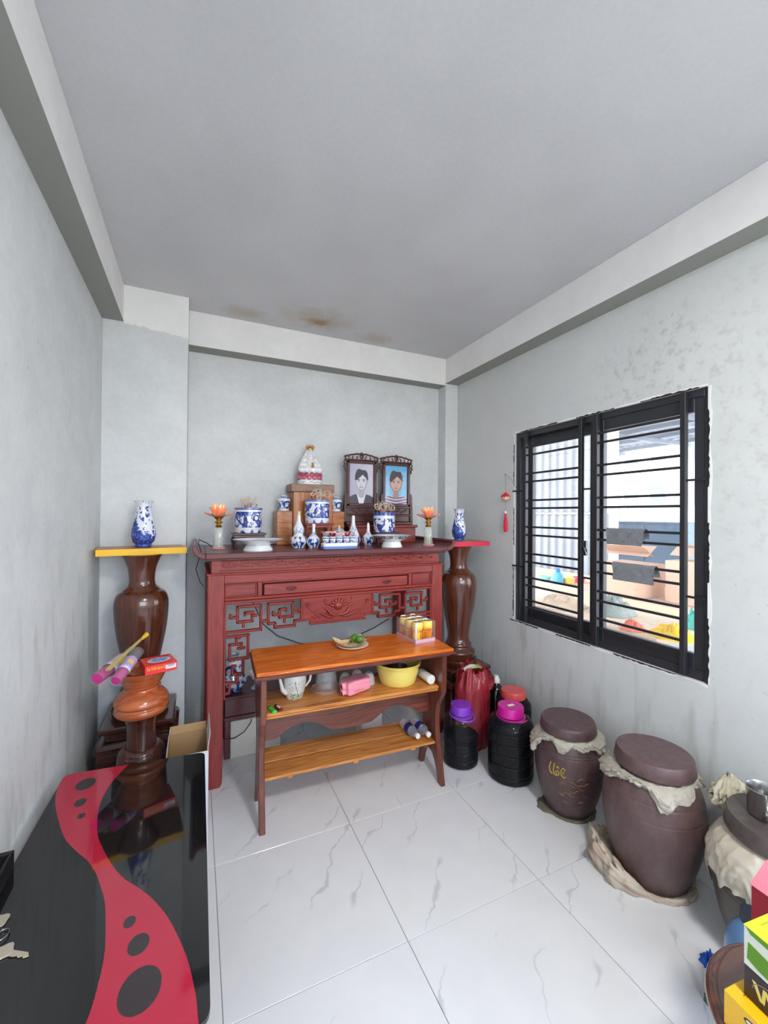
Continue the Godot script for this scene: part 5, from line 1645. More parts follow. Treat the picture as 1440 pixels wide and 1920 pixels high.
	for q in [["box_wall", Vector3(-0.080, 0, -0.105), Vector3(0.080, 0.440, -0.100)], ["box_wall", Vector3(-0.080, 0, 0.100), Vector3(0.080, 0.440, 0.105)], ["box_wall", Vector3(-0.083, 0, -0.105), Vector3(-0.079, 0.440, 0.105)], ["box_wall", Vector3(0.079, 0, -0.105), Vector3(0.083, 0.440, 0.105)], ["box_bottom", Vector3(-0.079, 0, -0.1), Vector3(0.079, 0.004, 0.1)]]:
		st = new_st()
		box2(st, q[1], q[2], 0.0005)
		obj(q[0], st, kraft, cb)
	for q in [["flap", Transform3D(Basis(Vector3(1, 0, 0), -0.45), Vector3(0, 0.440, -0.103)), Vector3(-0.079, 0, -0.001), Vector3(0.079, 0.035, 0.001), kraft], ["flap", Transform3D(Basis(Vector3(1, 0, 0), 1.9), Vector3(0, 0.440, 0.103)), Vector3(-0.079, 0, -0.001), Vector3(0.079, 0.012, 0.001), outside], ["flap", Transform3D(Basis(Vector3(0, 0, 1), -0.1), Vector3(-0.081, 0.440, 0)), Vector3(-0.001, 0, -0.1), Vector3(0.001, 0.03, 0.1), outside], ["flap", Transform3D(Basis(Vector3(0, 0, 1), -0.12), Vector3(0.081, 0.440, 0)), Vector3(-0.001, 0, -0.1), Vector3(0.001, 0.075, 0.1), outside]]:
		st = new_st()
		box2(st, q[2], q[3], 0.0004)
		var f = obj(q[0], st, q[4], cb)
		f.transform = q[1]
	for q in [[Vector3(0.0834, 0.0, -0.105), Vector3(0.0842, 0.440, 0.105)], [Vector3(-0.0842, 0, -0.105), Vector3(-0.0834, 0.440, 0.105)], [Vector3(-0.083, 0, 0.1052), Vector3(0.083, 0.440, 0.1060)]]:
		st = new_st()
		box2(st, q[0], q[1], 0.0)
		obj("white_liner", st, outside, cb)
func lettering(txt: String, c: Color, size: float, at: Transform3D, parent: Node, called := "lettering", fit := 0.0, font_name := "Droid Sans", depth := 0.0006):
	var tm = TextMesh.new()
	var f = SystemFont.new()
	f.font_names = PackedStringArray([font_name])
	f.font_weight = 700
	tm.font = f
	tm.text = txt
	tm.font_size = 32
	tm.pixel_size = size / 24.0
	tm.depth = depth
	tm.horizontal_alignment = HORIZONTAL_ALIGNMENT_LEFT
	tm.vertical_alignment = VERTICAL_ALIGNMENT_BOTTOM
	tm.material = mat(c, 0.5)
	var o = MeshInstance3D.new()
	o.name = called
	o.mesh = tm
	o.transform = at
	if fit > 0.0:
		var w = tm.get_aabb().size.x
		if w > 0.0: o.transform = at * Transform3D(Basis.from_scale(Vector3(fit / w, 1, 1)), Vector3.ZERO)
	parent.add_child(o, true)

# ---------------------------------------------------------------- low table with a printed black glass top
func build_glass_table():
	var t = thing("glass_table", "low table with black glass top and a red wave print", "table", Vector3(-0.215, 0, -1.38))
	var o = Vector2(-0.215, -1.38)
	var cs = [Vector2(-0.440, -1.905) - o, Vector2(0.040, -1.858) - o, Vector2(0.034, -0.872) - o, Vector2(-0.478, -0.872) - o]
	var outline = PackedVector2Array()
	for k in 4:
		var c: Vector2 = cs[k]
		var a: Vector2 = (cs[(k + 3) % 4] - c).normalized()
		var b: Vector2 = (cs[(k + 1) % 4] - c).normalized()
		var r = 0.028
		for j in 7:
			var q = j / 6.0
			outline.append((c + a * r).lerp(c, q).lerp(c.lerp(c + b * r, q), q))
	var left = [[-0.450, -1.93], [-0.446, -1.88], [-0.442, -1.817], [-0.428, -1.74], [-0.402, -1.658], [-0.356, -1.541], [-0.310, -1.465], [-0.270, -1.408], [-0.240, -1.350], [-0.223, -1.305], [-0.204, -1.25], [-0.193, -1.197], [-0.182, -1.13], [-0.178, -1.090], [-0.179, -1.018], [-0.186, -0.963], [-0.205, -0.90], [-0.215, -0.85]]
	var right = [[0.020, -0.85], [0.012, -0.879], [0.006, -0.936], [-0.013, -1.023], [-0.047, -1.117], [-0.073, -1.17], [-0.101, -1.217], [-0.135, -1.262], [-0.172, -1.308], [-0.210, -1.375], [-0.242, -1.447], [-0.264, -1.505], [-0.277, -1.565], [-0.286, -1.63], [-0.287, -1.689], [-0.280, -1.75], [-0.266, -1.804], [-0.240, -1.87], [-0.215, -1.93]]
	var wave = PackedVector2Array()
	for side in [left, right]:
		for k in side.size() - 1:
			var c = []
			for j in [-1, 0, 1, 2]:
				var e = side[clampi(k + j, 0, side.size() - 1)]
				c.append(Vector2(e[0], e[1]))
			for j in 5: wave.append(c[1].cubic_interpolate(c[2], c[0], c[3], j / 5.0))
		wave.append(Vector2(side[-1][0], side[-1][1]))
	var dots = [[-0.357, -1.812, 0.030, 0.036], [-0.350, -1.703, 0.017, 0.022], [-0.331, -1.627, 0.011, 0.014], [-0.138, -1.160, 0.013, 0.016], [-0.112, -1.092, 0.022, 0.026], [-0.098, -0.987, 0.040, 0.048]]
	var black = srgb(20, 22, 24)
	var red = srgb(178, 32, 62)
	var n = noise(1.0, 44, 2)
	var im = Image.create_empty(560, 1080, false, Image.FORMAT_RGB8)
	for y in 1080:
		for x in 560:
			var p = Vector2(-0.495 + x * 0.001, -1.93 + y * 0.001)
			var c = black
			if n.get_noise_2d(x * 0.9, y * 0.9) > 0.62: c = srgb(34, 35, 37)
			if Geometry2D.is_point_in_polygon(p, wave):
				c = red
				for d in dots:
					if Vector2((p.x - d[0]) / d[2], (p.y - d[1]) / d[3]).length() < 1.0: c = srgb(48, 38, 42)
			im.set_pixel(x, y, c)
	var top_m = mat(Color.WHITE, 0.045, ImageTexture.create_from_image(im))
	top_m.metallic_specular = 0.6
	# the glass: its upper face carries the print in plan coordinates
	var st = new_st()
	st.set_smooth_group(-1)
	var tri_ix = Geometry2D.triangulate_polygon(outline)
	var uv = func(p: Vector2) -> Vector2: return Vector2((p.x + o.x + 0.495) / 0.56, (p.y + o.y + 1.93) / 1.08)
	for k in range(0, tri_ix.size(), 3):
		var a = outline[tri_ix[k]]
		var b = outline[tri_ix[k + 1]]
		var c = outline[tri_ix[k + 2]]
		if (b - a).cross(c - a) < 0:
			var s = b; b = c; c = s
		for q in [a, b, c]:
			st.set_uv(uv.call(q)); st.add_vertex(Vector3(q.x, 0.500, q.y))
		for q in [a, c, b]:
			st.set_uv(uv.call(q)); st.add_vertex(Vector3(q.x, 0.490, q.y))
	for k in outline.size():
		var a = outline[k]
		var b = outline[(k + 1) % outline.size()]
		quad_uv(st, [Vector3(b.x, 0.490, b.y), Vector3(a.x, 0.490, a.y), Vector3(a.x, 0.500, a.y), Vector3(b.x, 0.500, b.y)], [uv.call(b), uv.call(a), uv.call(a), uv.call(b)])
	obj("glass_top", st, top_m, t)
	for x in [-0.20, 0.20]:
		for z in [-0.42, 0.42]:
			st = new_st()
			tube(st, [Vector3(x, 0, z), Vector3(x, 0.49, z)], 0.022, 16)
			obj("leg", st, M.steel, t)
	st = new_st()
	box2(st, Vector3(-0.20, 0.15, -0.42), Vector3(0.20, 0.158, 0.42), 0.001)
	obj("lower_shelf", st, M.black, t)
	# keys on a ring
	var kx = thing("key_ring", "two worn brass-grey keys on a small ring on the black glass", "keys", on_y(8, 1742, 0.5005))
	kx.scale = Vector3(1.5, 1.5, 1.5)
	var steel = mat(srgb(206, 196, 176), 0.35, null, 0.6)
	for q in [[0.014, 0.010, -0.55], [-0.012, -0.052, 2.2]]:
		st = new_st()
		var bow = PackedVector2Array()
		for k in 20:
			var a = TAU * k / 20.0
			bow.append(Vector2(0.0125 * cos(a) * (1.0 + 0.12 * cos(a * 4.0)), 0.0125 * sin(a) * (1.0 + 0.12 * cos(a * 4.0))))
		prism(st, bow, 0, 0.0022, Transform3D.IDENTITY, 0.0004)
		prism(st, PackedVector2Array([Vector2(0.010, -0.0042), Vector2(0.020, -0.0042), Vector2(0.024, -0.0022), Vector2(0.028, -0.0044), Vector2(0.033, -0.0018), Vector2(0.037, -0.0040), Vector2(0.042, 0.0), Vector2(0.037, 0.0042), Vector2(0.010, 0.0042)]), 0, 0.0020, Transform3D.IDENTITY, 0.0003)
		var key = obj("key", st, steel, kx)
		key.transform = Transform3D(Basis(Vector3.UP, q[2]) * Basis(Vector3.RIGHT, -PI / 2), Vector3(q[0], 0.0004, q[1] + 0.035))
	st = new_st()
	var ring = []
	for k in 24: ring.append(Vector3(0.008 * cos(TAU * k / 24.0) + 0.002, 0.0032 + 0.0012 * sin(TAU * k / 24.0), 0.011 * sin(TAU * k / 24.0) + 0.014))
	tube(st, ring, 0.0009, 6, true)
	obj("ring", st, M.steel, kx)
	# black plastic tray at the wall side of the glass
	var bp = thing("black_tray", "black plastic tray between the glass table top and the wall", "tray", Vector3(-0.468, 0.5005, -1.360))
	for q in [["tray_side", Vector3(0.010, 0, -0.105), Vector3(0.018, 0.050, 0.20)], ["tray_side", Vector3(-0.018, 0, -0.105), Vector3(-0.013, 0.050, 0.20)], ["tray_end", Vector3(-0.013, 0, -0.105), Vector3(0.010, 0.050, -0.092)], ["tray_end", Vector3(-0.013, 0, 0.187), Vector3(0.010, 0.050, 0.20)], ["tray_bottom", Vector3(-0.013, 0, -0.092), Vector3(0.010, 0.006, 0.187)]]:
		st = new_st()
		box2(st, q[1], q[2], 0.0015)
		obj(q[0], st, M.black, bp)

# ---------------------------------------------------------------- low wooden bench with shelves
func build_bench():
	var at = Vector3(0.772, 0, -2.088)
	var turn = -0.046
	var t = thing("wooden_bench", "small wooden bench table with orange top and two shelves", "bench", at, turn)
	var st = new_st()
	box2(st, Vector3(-0.512, 0.744, -0.186), Vector3(0.512, 0.762, 0.186), 0.004)
	obj("top_board", st, M.bench_top, t)
	st = new_st()
	box2(st, Vector3(-0.519, 0.732, -0.191), Vector3(0.519, 0.745, 0.192), 0.005)
	obj("top_lip", st, M.bench_side, t)
	st = new_st()
	box2(st, Vector3(-0.502, 0.720, -0.176), Vector3(0.502, 0.733, 0.174), 0.005)
	obj("under_lip", st, M.bench_side, t)
	# shaped ends: profile in depth and height
	var prof = []
	for q in [[0.150, 0.720], [0.150, 0.560], [0.146, 0.510], [0.120, 0.470], [0.090, 0.425], [0.076, 0.370], [0.076, 0.310], [0.084, 0.240], [0.104, 0.150], [0.128, 0.060], [0.142, 0.0], [0.104, 0.0], [0.088, 0.055], [0.062, 0.105], [0.030, 0.135]]: prof.append(q)
	var poly = PackedVector2Array()
	for q in prof: poly.append(Vector2(q[0], q[1]))
	prof.reverse()
	for q in prof: poly.append(Vector2(-q[0], q[1]))
	for x in [-0.490, 0.462]:
		st = new_st()
		prism(st, poly, 0.0, 0.028, Transform3D(Basis(Vector3(0, 0, -1), Vector3.UP, Vector3(1, 0, 0)), Vector3(x, 0, 0)), 0.003)
		obj("end_panel", st, M.bench_side_v, t)
	st = new_st()
	box2(st, Vector3(-0.462, 0.524, -0.140), Vector3(0.462, 0.541, 0.116), 0.005)
	obj("middle_shelf", st, M.bench_shelf, t)
	st = new_st()
	box2(st, Vector3(-0.462, 0.510, -0.136), Vector3(0.462, 0.5245, 0.108), 0.004)
	obj("shelf_lip", st, M.bench_shelf, t)
	# scalloped apron under the middle shelf
	st = new_st()
	var ap = PackedVector2Array([Vector2(-0.462, 0.510)])
	for k in 41:
		var x = -0.462 + 0.924 * k / 40.0
		var a = absf(x)
		var y = 0.350
		if a > 0.12 and a < 0.40: y += 0.062 * sin(PI * (a - 0.12) / 0.28)
		elif a <= 0.12: y -= 0.012 * cos(PI * a / 0.24)
		ap.append(Vector2(x, y))
	ap.append(Vector2(0.462, 0.510))
	prism(st, ap, -0.030, -0.010)
	obj("apron", st, M.bench_side, t)
	for z in [[-0.196, -0.062], [-0.058, 0.076]]:
		st = new_st()
		box2(st, Vector3(-0.462, 0.202, z[0]), Vector3(0.462, 0.216, z[1]), 0.003)
		obj("shelf_plank", st, M.bench_shelf, t)
	for x in [-0.34, 0.0, 0.33]:
		st = new_st()
		box2(st, Vector3(x - 0.014, 0.186, -0.190), Vector3(x + 0.014, 0.202, 0.066), 0.002)
		obj("batten", st, M.bench_shelf, t)
	var top = 0.7625
	# plate with a paper leaf, two limes and some leaves
	var pp = Vector3(0.782, top, -2.128)
	var pl = thing("paper_plate", "white plate with a cream paper on the orange bench top", "plate", pp)
	st = new_st()
	lathe(st, [Vector2(0, 0), Vector2(0.055, 0), Vector2(0.060, 0.002), Vector2(0.088, 0.012), Vector2(0.087, 0.014), Vector2(0.058, 0.0055), Vector2(0, 0.0055)], 40)
	obj("dish", st, gloss(mat(srgb(232, 222, 202), 0.35), 0.3, 0.2), pl)
	var n = noise(1.0, 17, 2)
	st = new_st()
	shell(st, func(u, v):
		var x = (u - 0.5) * 0.165
		var z = (v - 0.5) * 0.120
		var r = Vector2(x, z).length()
		return Vector3(x - 0.012, 0.0085 + 3.4 * maxf(0.0, r - 0.050) * 0.20 + absf(n.get_noise_2d(u * 4.0, v * 4.0)) * 0.012, z), 14, 12, 0.0006)
	obj("paper", st, mat(srgb(232, 204, 158), 0.8), pl)
	var lime_m = gloss(mat(srgb(96, 150, 50), 0.45, paint(64, 64, func(u, v): return Color(0.92, 0.95, 0.9) * (0.92 + 0.08 * sin(u * 40.0) * sin(v * 44.0)))), 0.4, 0.2)
	for q in [[0.028, -0.004, 0.0, "green lime on the plate, behind the other lime"], [0.046, 0.030, 0.8, "green lime on the plate, in front of the other lime"]]:
		st = new_st()
		lathe(st, smooth_profile([Vector2(0, -0.021), Vector2(0.010, -0.019), Vector2(0.0195, -0.006), Vector2(0.0195, 0.006), Vector2(0.010, 0.018), Vector2(0.003, 0.022), Vector2(0, 0.024)], 4), 24)
		var l = obj("lime", st, lime_m)
		l.position = pp + Vector3(q[0] - 0.01, 0.040, q[1] - 0.012)
		l.rotation = Vector3(1.2, q[2], 0.4)
		tag(l, q[3], "lime", "limes on the plate")
	var lv = thing("herb_sprig", "dark green herb sprig lying beside the limes", "herb", pp + Vector3(0.0, 0.021, 0.012))
	var lf = mat(srgb(58, 92, 40), 0.6)
	st = new_st()
	tube(st, [Vector3(-0.03, 0.004, 0.0), Vector3(0.0, 0.008, 0.012), Vector3(0.026, 0.004, 0.026)], 0.0014, 5)
	obj("stem", st, lf, lv)
	for k in 9:
		st = new_st()
		var a = k * 0.9
		shell(st, func(u, v): return Vector3(v * 0.022, 0.004 * sin(v * PI), (u - 0.5) * 0.012 * sin(PI * clampf(v, 0.02, 0.98))), 4, 6, 0.0004)
		var leaf = obj("leaf", st, lf, lv)
		leaf.transform = Transform3D(Basis(Vector3.UP, a), Vector3(-0.024 + 0.006 * k, 0.006 + 0.002 * (k % 3), 0.003 * k))
	# six drink cans in a shrink-wrapped tray
	var can_t = paint(192, 128, func(u, v):
		var q = srgb(246, 196, 60)
		var d = Vector2(wrapf(u * 2.0, -0.5, 0.5) * 2.2, (v - 0.58) * 2.0).length()
		if d < 0.62: q = srgb(232, 150, 50) if n.get_noise_2d(u * 30.0, v * 20.0) > -0.05 else srgb(196, 92, 20)
		if v < 0.20: q = srgb(250, 216, 96)
		if v > 0.30 and v < 0.40 and n.get_noise_2d(u * 60.0, v * 8.0) > 0.1: q = srgb(140, 70, 40)
		if absf(wrapf(u * 2.0 - 0.5, -0.5, 0.5)) < 0.06: q = srgb(240, 232, 220)
		return q)
	var can_m = mat(Color.WHITE, 0.35, can_t)
	gloss(can_m, 0.4, 0.15)
	var lid_m = mat(srgb(214, 214, 216), 0.25, null, 0.9)
	var pk = Vector3(1.176, top, -2.130)
	var ptrn = 0.10
	var bas = Basis(Vector3.UP, ptrn)
	var tray = thing("can_tray", "white cardboard tray and shrink wrap holding six yellow cans", "tray", pk, ptrn)
	st = new_st()
	box2(st, Vector3(-0.066, 0, -0.098), Vector3(0.066, 0.0015, 0.098), 0.0)
	for q in [[Vector3(-0.0675, 0, -0.099), Vector3(-0.0665, 0.020, 0.099)], [Vector3(0.0665, 0, -0.099), Vector3(0.0675, 0.020, 0.099)], [Vector3(-0.067, 0, -0.0995), Vector3(0.067, 0.020, -0.0985)], [Vector3(-0.067, 0, 0.0985), Vector3(0.067, 0.020, 0.0995)]]:
		box2(st, q[0], q[1], 0.0)
	obj("tray_card", st, mat(srgb(206, 176, 196), 0.5), tray)
	var film = glass(Color(1, 1, 1), 0.08, 0.12)
	for q in [[Vector3(-0.0690, 0.002, -0.100), Vector3(-0.0688, 0.112, 0.100)], [Vector3(0.0688, 0.002, -0.100), Vector3(0.0690, 0.112, 0.100)]]:
		st = new_st()
		box2(st, q[0], q[1], 0.0)
		obj("film", st, film, tray)
	var first: Node3D = null
	for i in 2:
		for j in 3:
			var p = pk + bas * Vector3(-0.0332 + 0.0664 * i, 0.002, -0.0655 + 0.0655 * j)
			var lab = "yellow can of the six-pack, %s, %s" % [["on the plate side", "on the bench end side"][i], ["next to the altar", "in the middle of its row", "at the bench front"][j]]
			if first == null:
				first = thing("drink_can", lab, "can", p, 0.3, "cans of the six-pack")
				st = new_st()
				lathe(st, [Vector2(0, 0.003), Vector2(0.020, 0.0), Vector2(0.024, 0.0), Vector2(0.031, 0.010), Vector2(0.031, 0.100), Vector2(0.026, 0.111)], 28)
				obj("can_body", st, can_m, first)
				st = new_st()
				lathe(st, [Vector2(0.026, 0.111), Vector2(0.0265, 0.114), Vector2(0.025, 0.1145), Vector2(0.024, 0.111), Vector2(0, 0.111)], 28)
				var li = obj("can_lid", st, lid_m, first)
				st = new_st()
				box(st, Vector3(0.004, 0.1128, 0), Vector3(0.018, 0.0012, 0.011), 0.0005)
				obj("pull_tab", st, lid_m, li)
			else: copy(first, p, 0.3 + 2.1 * (i + j * 2), lab)
	# middle shelf
	var sh = 0.5415
	var tp = thing("teapot", "white porcelain teapot with a bamboo print and loop handle", "teapot", Vector3(0.468, sh + 0.0005, -2.130), 0.35)
	var tea_t = paint(192, 128, func(u, v):
		var q = srgb(238, 238, 230)
		var a = absf(wrapf(u - 0.30, -0.5, 0.5))
		if a < 0.11:
			if absf(wrapf(u - 0.30, -0.5, 0.5) - 0.03 * sin(v * 6.0)) < 0.004 and v > 0.25 and v < 0.85: q = srgb(92, 96, 84)
			if v > 0.60 and v < 0.84 and n.get_noise_2d(u * 60.0, v * 26.0) > 0.0: q = srgb(70, 110, 62)
			elif v > 0.28 and v < 0.62 and n.get_noise_2d(u * 70.0 + 7.0, v * 40.0) > 0.36: q = srgb(80, 80, 84)
		return q)
	st = new_st()
	lathe(st, [Vector2(0, 0)] + smooth_profile([Vector2(0.040, 0.0), Vector2(0.041, 0.004), Vector2(0.054, 0.045), Vector2(0.060, 0.090), Vector2(0.057, 0.122), Vector2(0.058, 0.128)], 4) + [Vector2(0.054, 0.128), Vector2(0.050, 0.11)], 36)
	obj("pot_body", st, gloss(mat(Color.WHITE, 0.25, tea_t), 0.6, 0.06), tp)
	st = new_st()
	tube(st, [Vector3(0.054, 0.110, 0), Vector3(0.085, 0.118, 0), Vector3(0.102, 0.095, 0), Vector3(0.094, 0.060, 0), Vector3(0.070, 0.038, 0), Vector3(0.050, 0.034, 0)], [0.007, 0.0065, 0.0065, 0.0065, 0.006, 0.006], 10)
	obj("handle", st, gloss(mat(srgb(238, 238, 230), 0.25), 0.6, 0.06), tp)
	st = new_st()
	tube(st, [Vector3(-0.048, 0.035, 0), Vector3(-0.070, 0.055, 0), Vector3(-0.080, 0.095, 0), Vector3(-0.088, 0.122, 0)], [0.014, 0.011, 0.008, 0.007], 12)
	obj("spout", st, gloss(mat(srgb(238, 238, 230), 0.25), 0.6, 0.06), tp)
	var gc = thing("glass_cover", "clear fluted glass bowl standing upside down behind the teapot", "bowl", Vector3(0.648, sh, -2.165))
	st = new_st()
	lathe(st, [Vector2(0.078, 0.0), Vector2(0.082, 0.002), Vector2(0.080, 0.006), Vector2(0.058, 0.016), Vector2(0.054, 0.06), Vector2(0.048, 0.105), Vector2(0.0, 0.110), Vector2(0.0, 0.106), Vector2(0.045, 0.101), Vector2(0.051, 0.06), Vector2(0.055, 0.018)], 48, Transform3D.IDENTITY, 0.8, func(r, th, y): return r * (1.0 + 0.03 * cos(th * 14.0)) if y > 0.01 else r)
	obj("bowl_glass", st, glass(Color(0.9, 0.94, 0.95), 0.16, 0.03), gc)
	for q in [[0.758, -2.175, "white cup upside down behind the pink tissue pack"], [0.834, -2.190, "white cup upside down between two others behind the tissue pack"], [0.884, -2.135, "white cup upside down beside the yellow basin"]]:
		var cu = thing("tea_cup", q[2], "cup", Vector3(q[0], sh, q[1]), 1.57, "white cups on the middle shelf")
		st = new_st()
		lathe(st, [Vector2(0.033, 0.0), Vector2(0.035, 0.002), Vector2(0.032, 0.03), Vector2(0.024, 0.052), Vector2(0.018, 0.055), Vector2(0.017, 0.060), Vector2(0.0, 0.058)], 28)
		obj("cup_body", st, gloss(mat(srgb(206, 202, 196), 0.3), 0.6, 0.06), cu)
		st = new_st()
		tube(st, [Vector3(0.032, 0.016, 0), Vector3(0.048, 0.022, 0), Vector3(0.046, 0.040, 0), Vector3(0.028, 0.044, 0)], 0.004, 8)
		obj("handle", st, gloss(mat(srgb(206, 202, 196), 0.3), 0.6, 0.06), cu)
	var ti = thing("tissue_pack", "soft pink tissue pack on the middle shelf", "tissue pack", Vector3(0.776, sh + 0.006, -2.060), 0.28)
	st = new_st()
	blob(st, func(p: Vector3) -> float:
		var q = (p - Vector3(0, 0.034, 0)).abs() - Vector3(0.062, 0.022, 0.030)
		var d = Vector3(maxf(q.x, 0), maxf(q.y, 0), maxf(q.z, 0)).length() + minf(maxf(q.x, maxf(q.y, q.z)), 0.0) - 0.012
		var flare = smoothstep(0.055, 0.088, absf(p.x))
		d = minf(d, Vector3(maxf(absf(p.x) - 0.086, 0.0), maxf(absf(p.y - 0.034) - 0.026, 0.0), maxf(absf(p.z) - 0.010 - 0.004 * sin(p.y * 200.0), 0.0)).length() - 0.003)
		return d + 0.0022 * sin(p.x * 90.0 + p.z * 60.0) * (0.3 + flare) + 0.0015 * sin(p.y * 160.0 + p.x * 30.0), Vector3(-0.096, -0.006, -0.052), Vector3(0.096, 0.076, 0.052), 0.005)
	obj("wrapper", st, gloss(mat(srgb(244, 152, 172), 0.4), 0.3, 0.2), ti)
	st = new_st()
	for k in 5: box(st, Vector3(-0.03 + 0.012 * k, 0.020, 0.0432), Vector3(0.008, 0.003, 0.0015), 0.0)
	obj("small_print", st, mat(srgb(190, 90, 120), 0.5), ti)
	var ba = thing("yellow_basin", "yellow plastic basin on the middle shelf", "basin", Vector3(1.045, sh, -2.100))
	st = new_st()
	lathe(st, [Vector2(0, 0)] + smooth_profile([Vector2(0.092, 0.0), Vector2(0.100, 0.006), Vector2(0.114, 0.055), Vector2(0.123, 0.100), Vector2(0.130, 0.112), Vector2(0.132, 0.118)], 3) + [Vector2(0.129, 0.119), Vector2(0.119, 0.102), Vector2(0.110, 0.055), Vector2(0.094, 0.006), Vector2(0, 0.005)], 56)
	obj("basin_body", st, gloss(mat(srgb(238, 216, 112), 0.4), 0.3, 0.2), ba)
	st = new_st()
	tube(st, range(40).map(func(k): return Vector3(cos(TAU * k / 40.0) * 0.1255, 0.098, sin(TAU * k / 40.0) * 0.1255)), 0.0025, 6, true)
	obj("rib", st, gloss(mat(srgb(238, 216, 112), 0.4), 0.3, 0.2), ba)
	for k in 5:
		var bo = thing("dark_bowl", "dark bowl stacked on top inside the yellow basin" if k > 2 else "dark bowl at the bottom of the yellow basin", "bowl", Vector3(1.045 + [0.0, 0.05, -0.05, 0.012, -0.012][k], sh + 0.0065 + (0.042 if k > 2 else 0.0), -2.100 + [0.055, -0.035, -0.035, 0.012, -0.05][k]), 0.0, "dark bowls in the basin")
		st = new_st()
		lathe(st, [Vector2(0, 0), Vector2(0.022, 0), Vector2(0.040, 0.034), Vector2(0.044, 0.040), Vector2(0.040, 0.040), Vector2(0.020, 0.006), Vector2(0, 0.005)], 24)
		obj("bowl_body", st, gloss(mat(srgb(62, 50, 44), 0.4), 0.4, 0.1), bo)
	var wt = thing("white_tube", "white plastic tube lying at the end of the middle shelf", "tube", Vector3(1.194, sh + 0.0262, -2.095), 0.0)
	wt.basis = Basis(Vector3.UP, 0.02) * Basis(Vector3.RIGHT, PI / 2)
	st = new_st()
	lathe(st, [Vector2(0, 0), Vector2(0.0245, 0), Vector2(0.025, 0.002), Vector2(0.025, 0.098)], 32)
	obj("tube_body", st, M.white_plastic, wt)
	st = new_st()
	lathe(st, [Vector2(0.0255, 0.096), Vector2(0.0255, 0.112), Vector2(0.024, 0.114), Vector2(0, 0.114)], 32)
	obj("cap", st, M.white_plastic, wt)
	for q in [[on_y(511, 1331, sh + 0.006), srgb(60, 200, 60), "green plastic lighter on the middle shelf"], [on_y(523, 1328, sh + 0.006), srgb(120, 18, 30), "dark red lighter with white print on the middle shelf"]]:
		var lg = thing("lighter", q[2], "lighter", Vector3(q[0].x, sh + 0.006, q[0].z), 0.25, "lighters on the bench shelf")
		st = new_st()
		lathe(st, [Vector2(0, -0.030), Vector2(1, -0.030), Vector2(1, 0.024), Vector2(0, 0.024)], 16, Transform3D(Basis(Vector3(0.0115, 0, 0), Vector3(0, 0, 1), Vector3(0, 0.0058, 0)), Vector3.ZERO))
		obj("lighter_body", st, mat(q[1], 0.4), lg)
		st = new_st()
		box(st, Vector3(0, 0, -0.036), Vector3(0.016, 0.009, 0.012), 0.002)
		obj("hood", st, M.steel, lg)
		if q[1].r > q[1].g:
			st = new_st()
			box(st, Vector3(0, 0.0060, -0.004), Vector3(0.010, 0.0008, 0.030), 0.0)
			obj("print_patch", st, mat(srgb(230, 226, 226), 0.5), lg)
	# two water bottles lying on the bottom shelf
	for q in [[Vector3(1.138, 0.2175, -2.025), "clear water bottle with blue label on the bottom shelf, left of the other"], [Vector3(1.202, 0.2175, -2.015), "clear water bottle with blue label on the bottom shelf, beside the end panel"]]:
		var wb = thing("water_bottle", q[1], "bottle", q[0] + Vector3(0, 0.0285, 0), 0.0, "water bottles on the bottom shelf")
		wb.rotation_degrees = Vector3(90, 2, 0)
		# along local y: cap towards the viewer
		st = new_st()
		lathe(st, [Vector2(0, -0.172), Vector2(0.020, -0.174), Vector2(0.027, -0.166), Vector2(0.028, -0.150), Vector2(0.026, -0.140), Vector2(0.028, -0.130), Vector2(0.026, -0.105), Vector2(0.028, -0.085), Vector2(0.028, -0.045), Vector2(0.012, -0.014), Vector2(0.012, -0.008)], 28)
		obj("bottle_body", st, glass(Color(0.9, 0.94, 0.98), 0.18, 0.03), wb)
		st = new_st()
		lathe(st, [Vector2(0.0284, -0.112), Vector2(0.0286, -0.112), Vector2(0.0286, -0.070), Vector2(0.0284, -0.070)], 28)
		obj("label", st, mat(srgb(28, 36, 120), 0.4), wb)
		st = new_st()
		lathe(st, [Vector2(0.012, -0.012), Vector2(0.0145, -0.012), Vector2(0.0145, 0.002), Vector2(0.013, 0.003), Vector2(0, 0.003)], 20)
		obj("cap", st, M.white_plastic, wb)

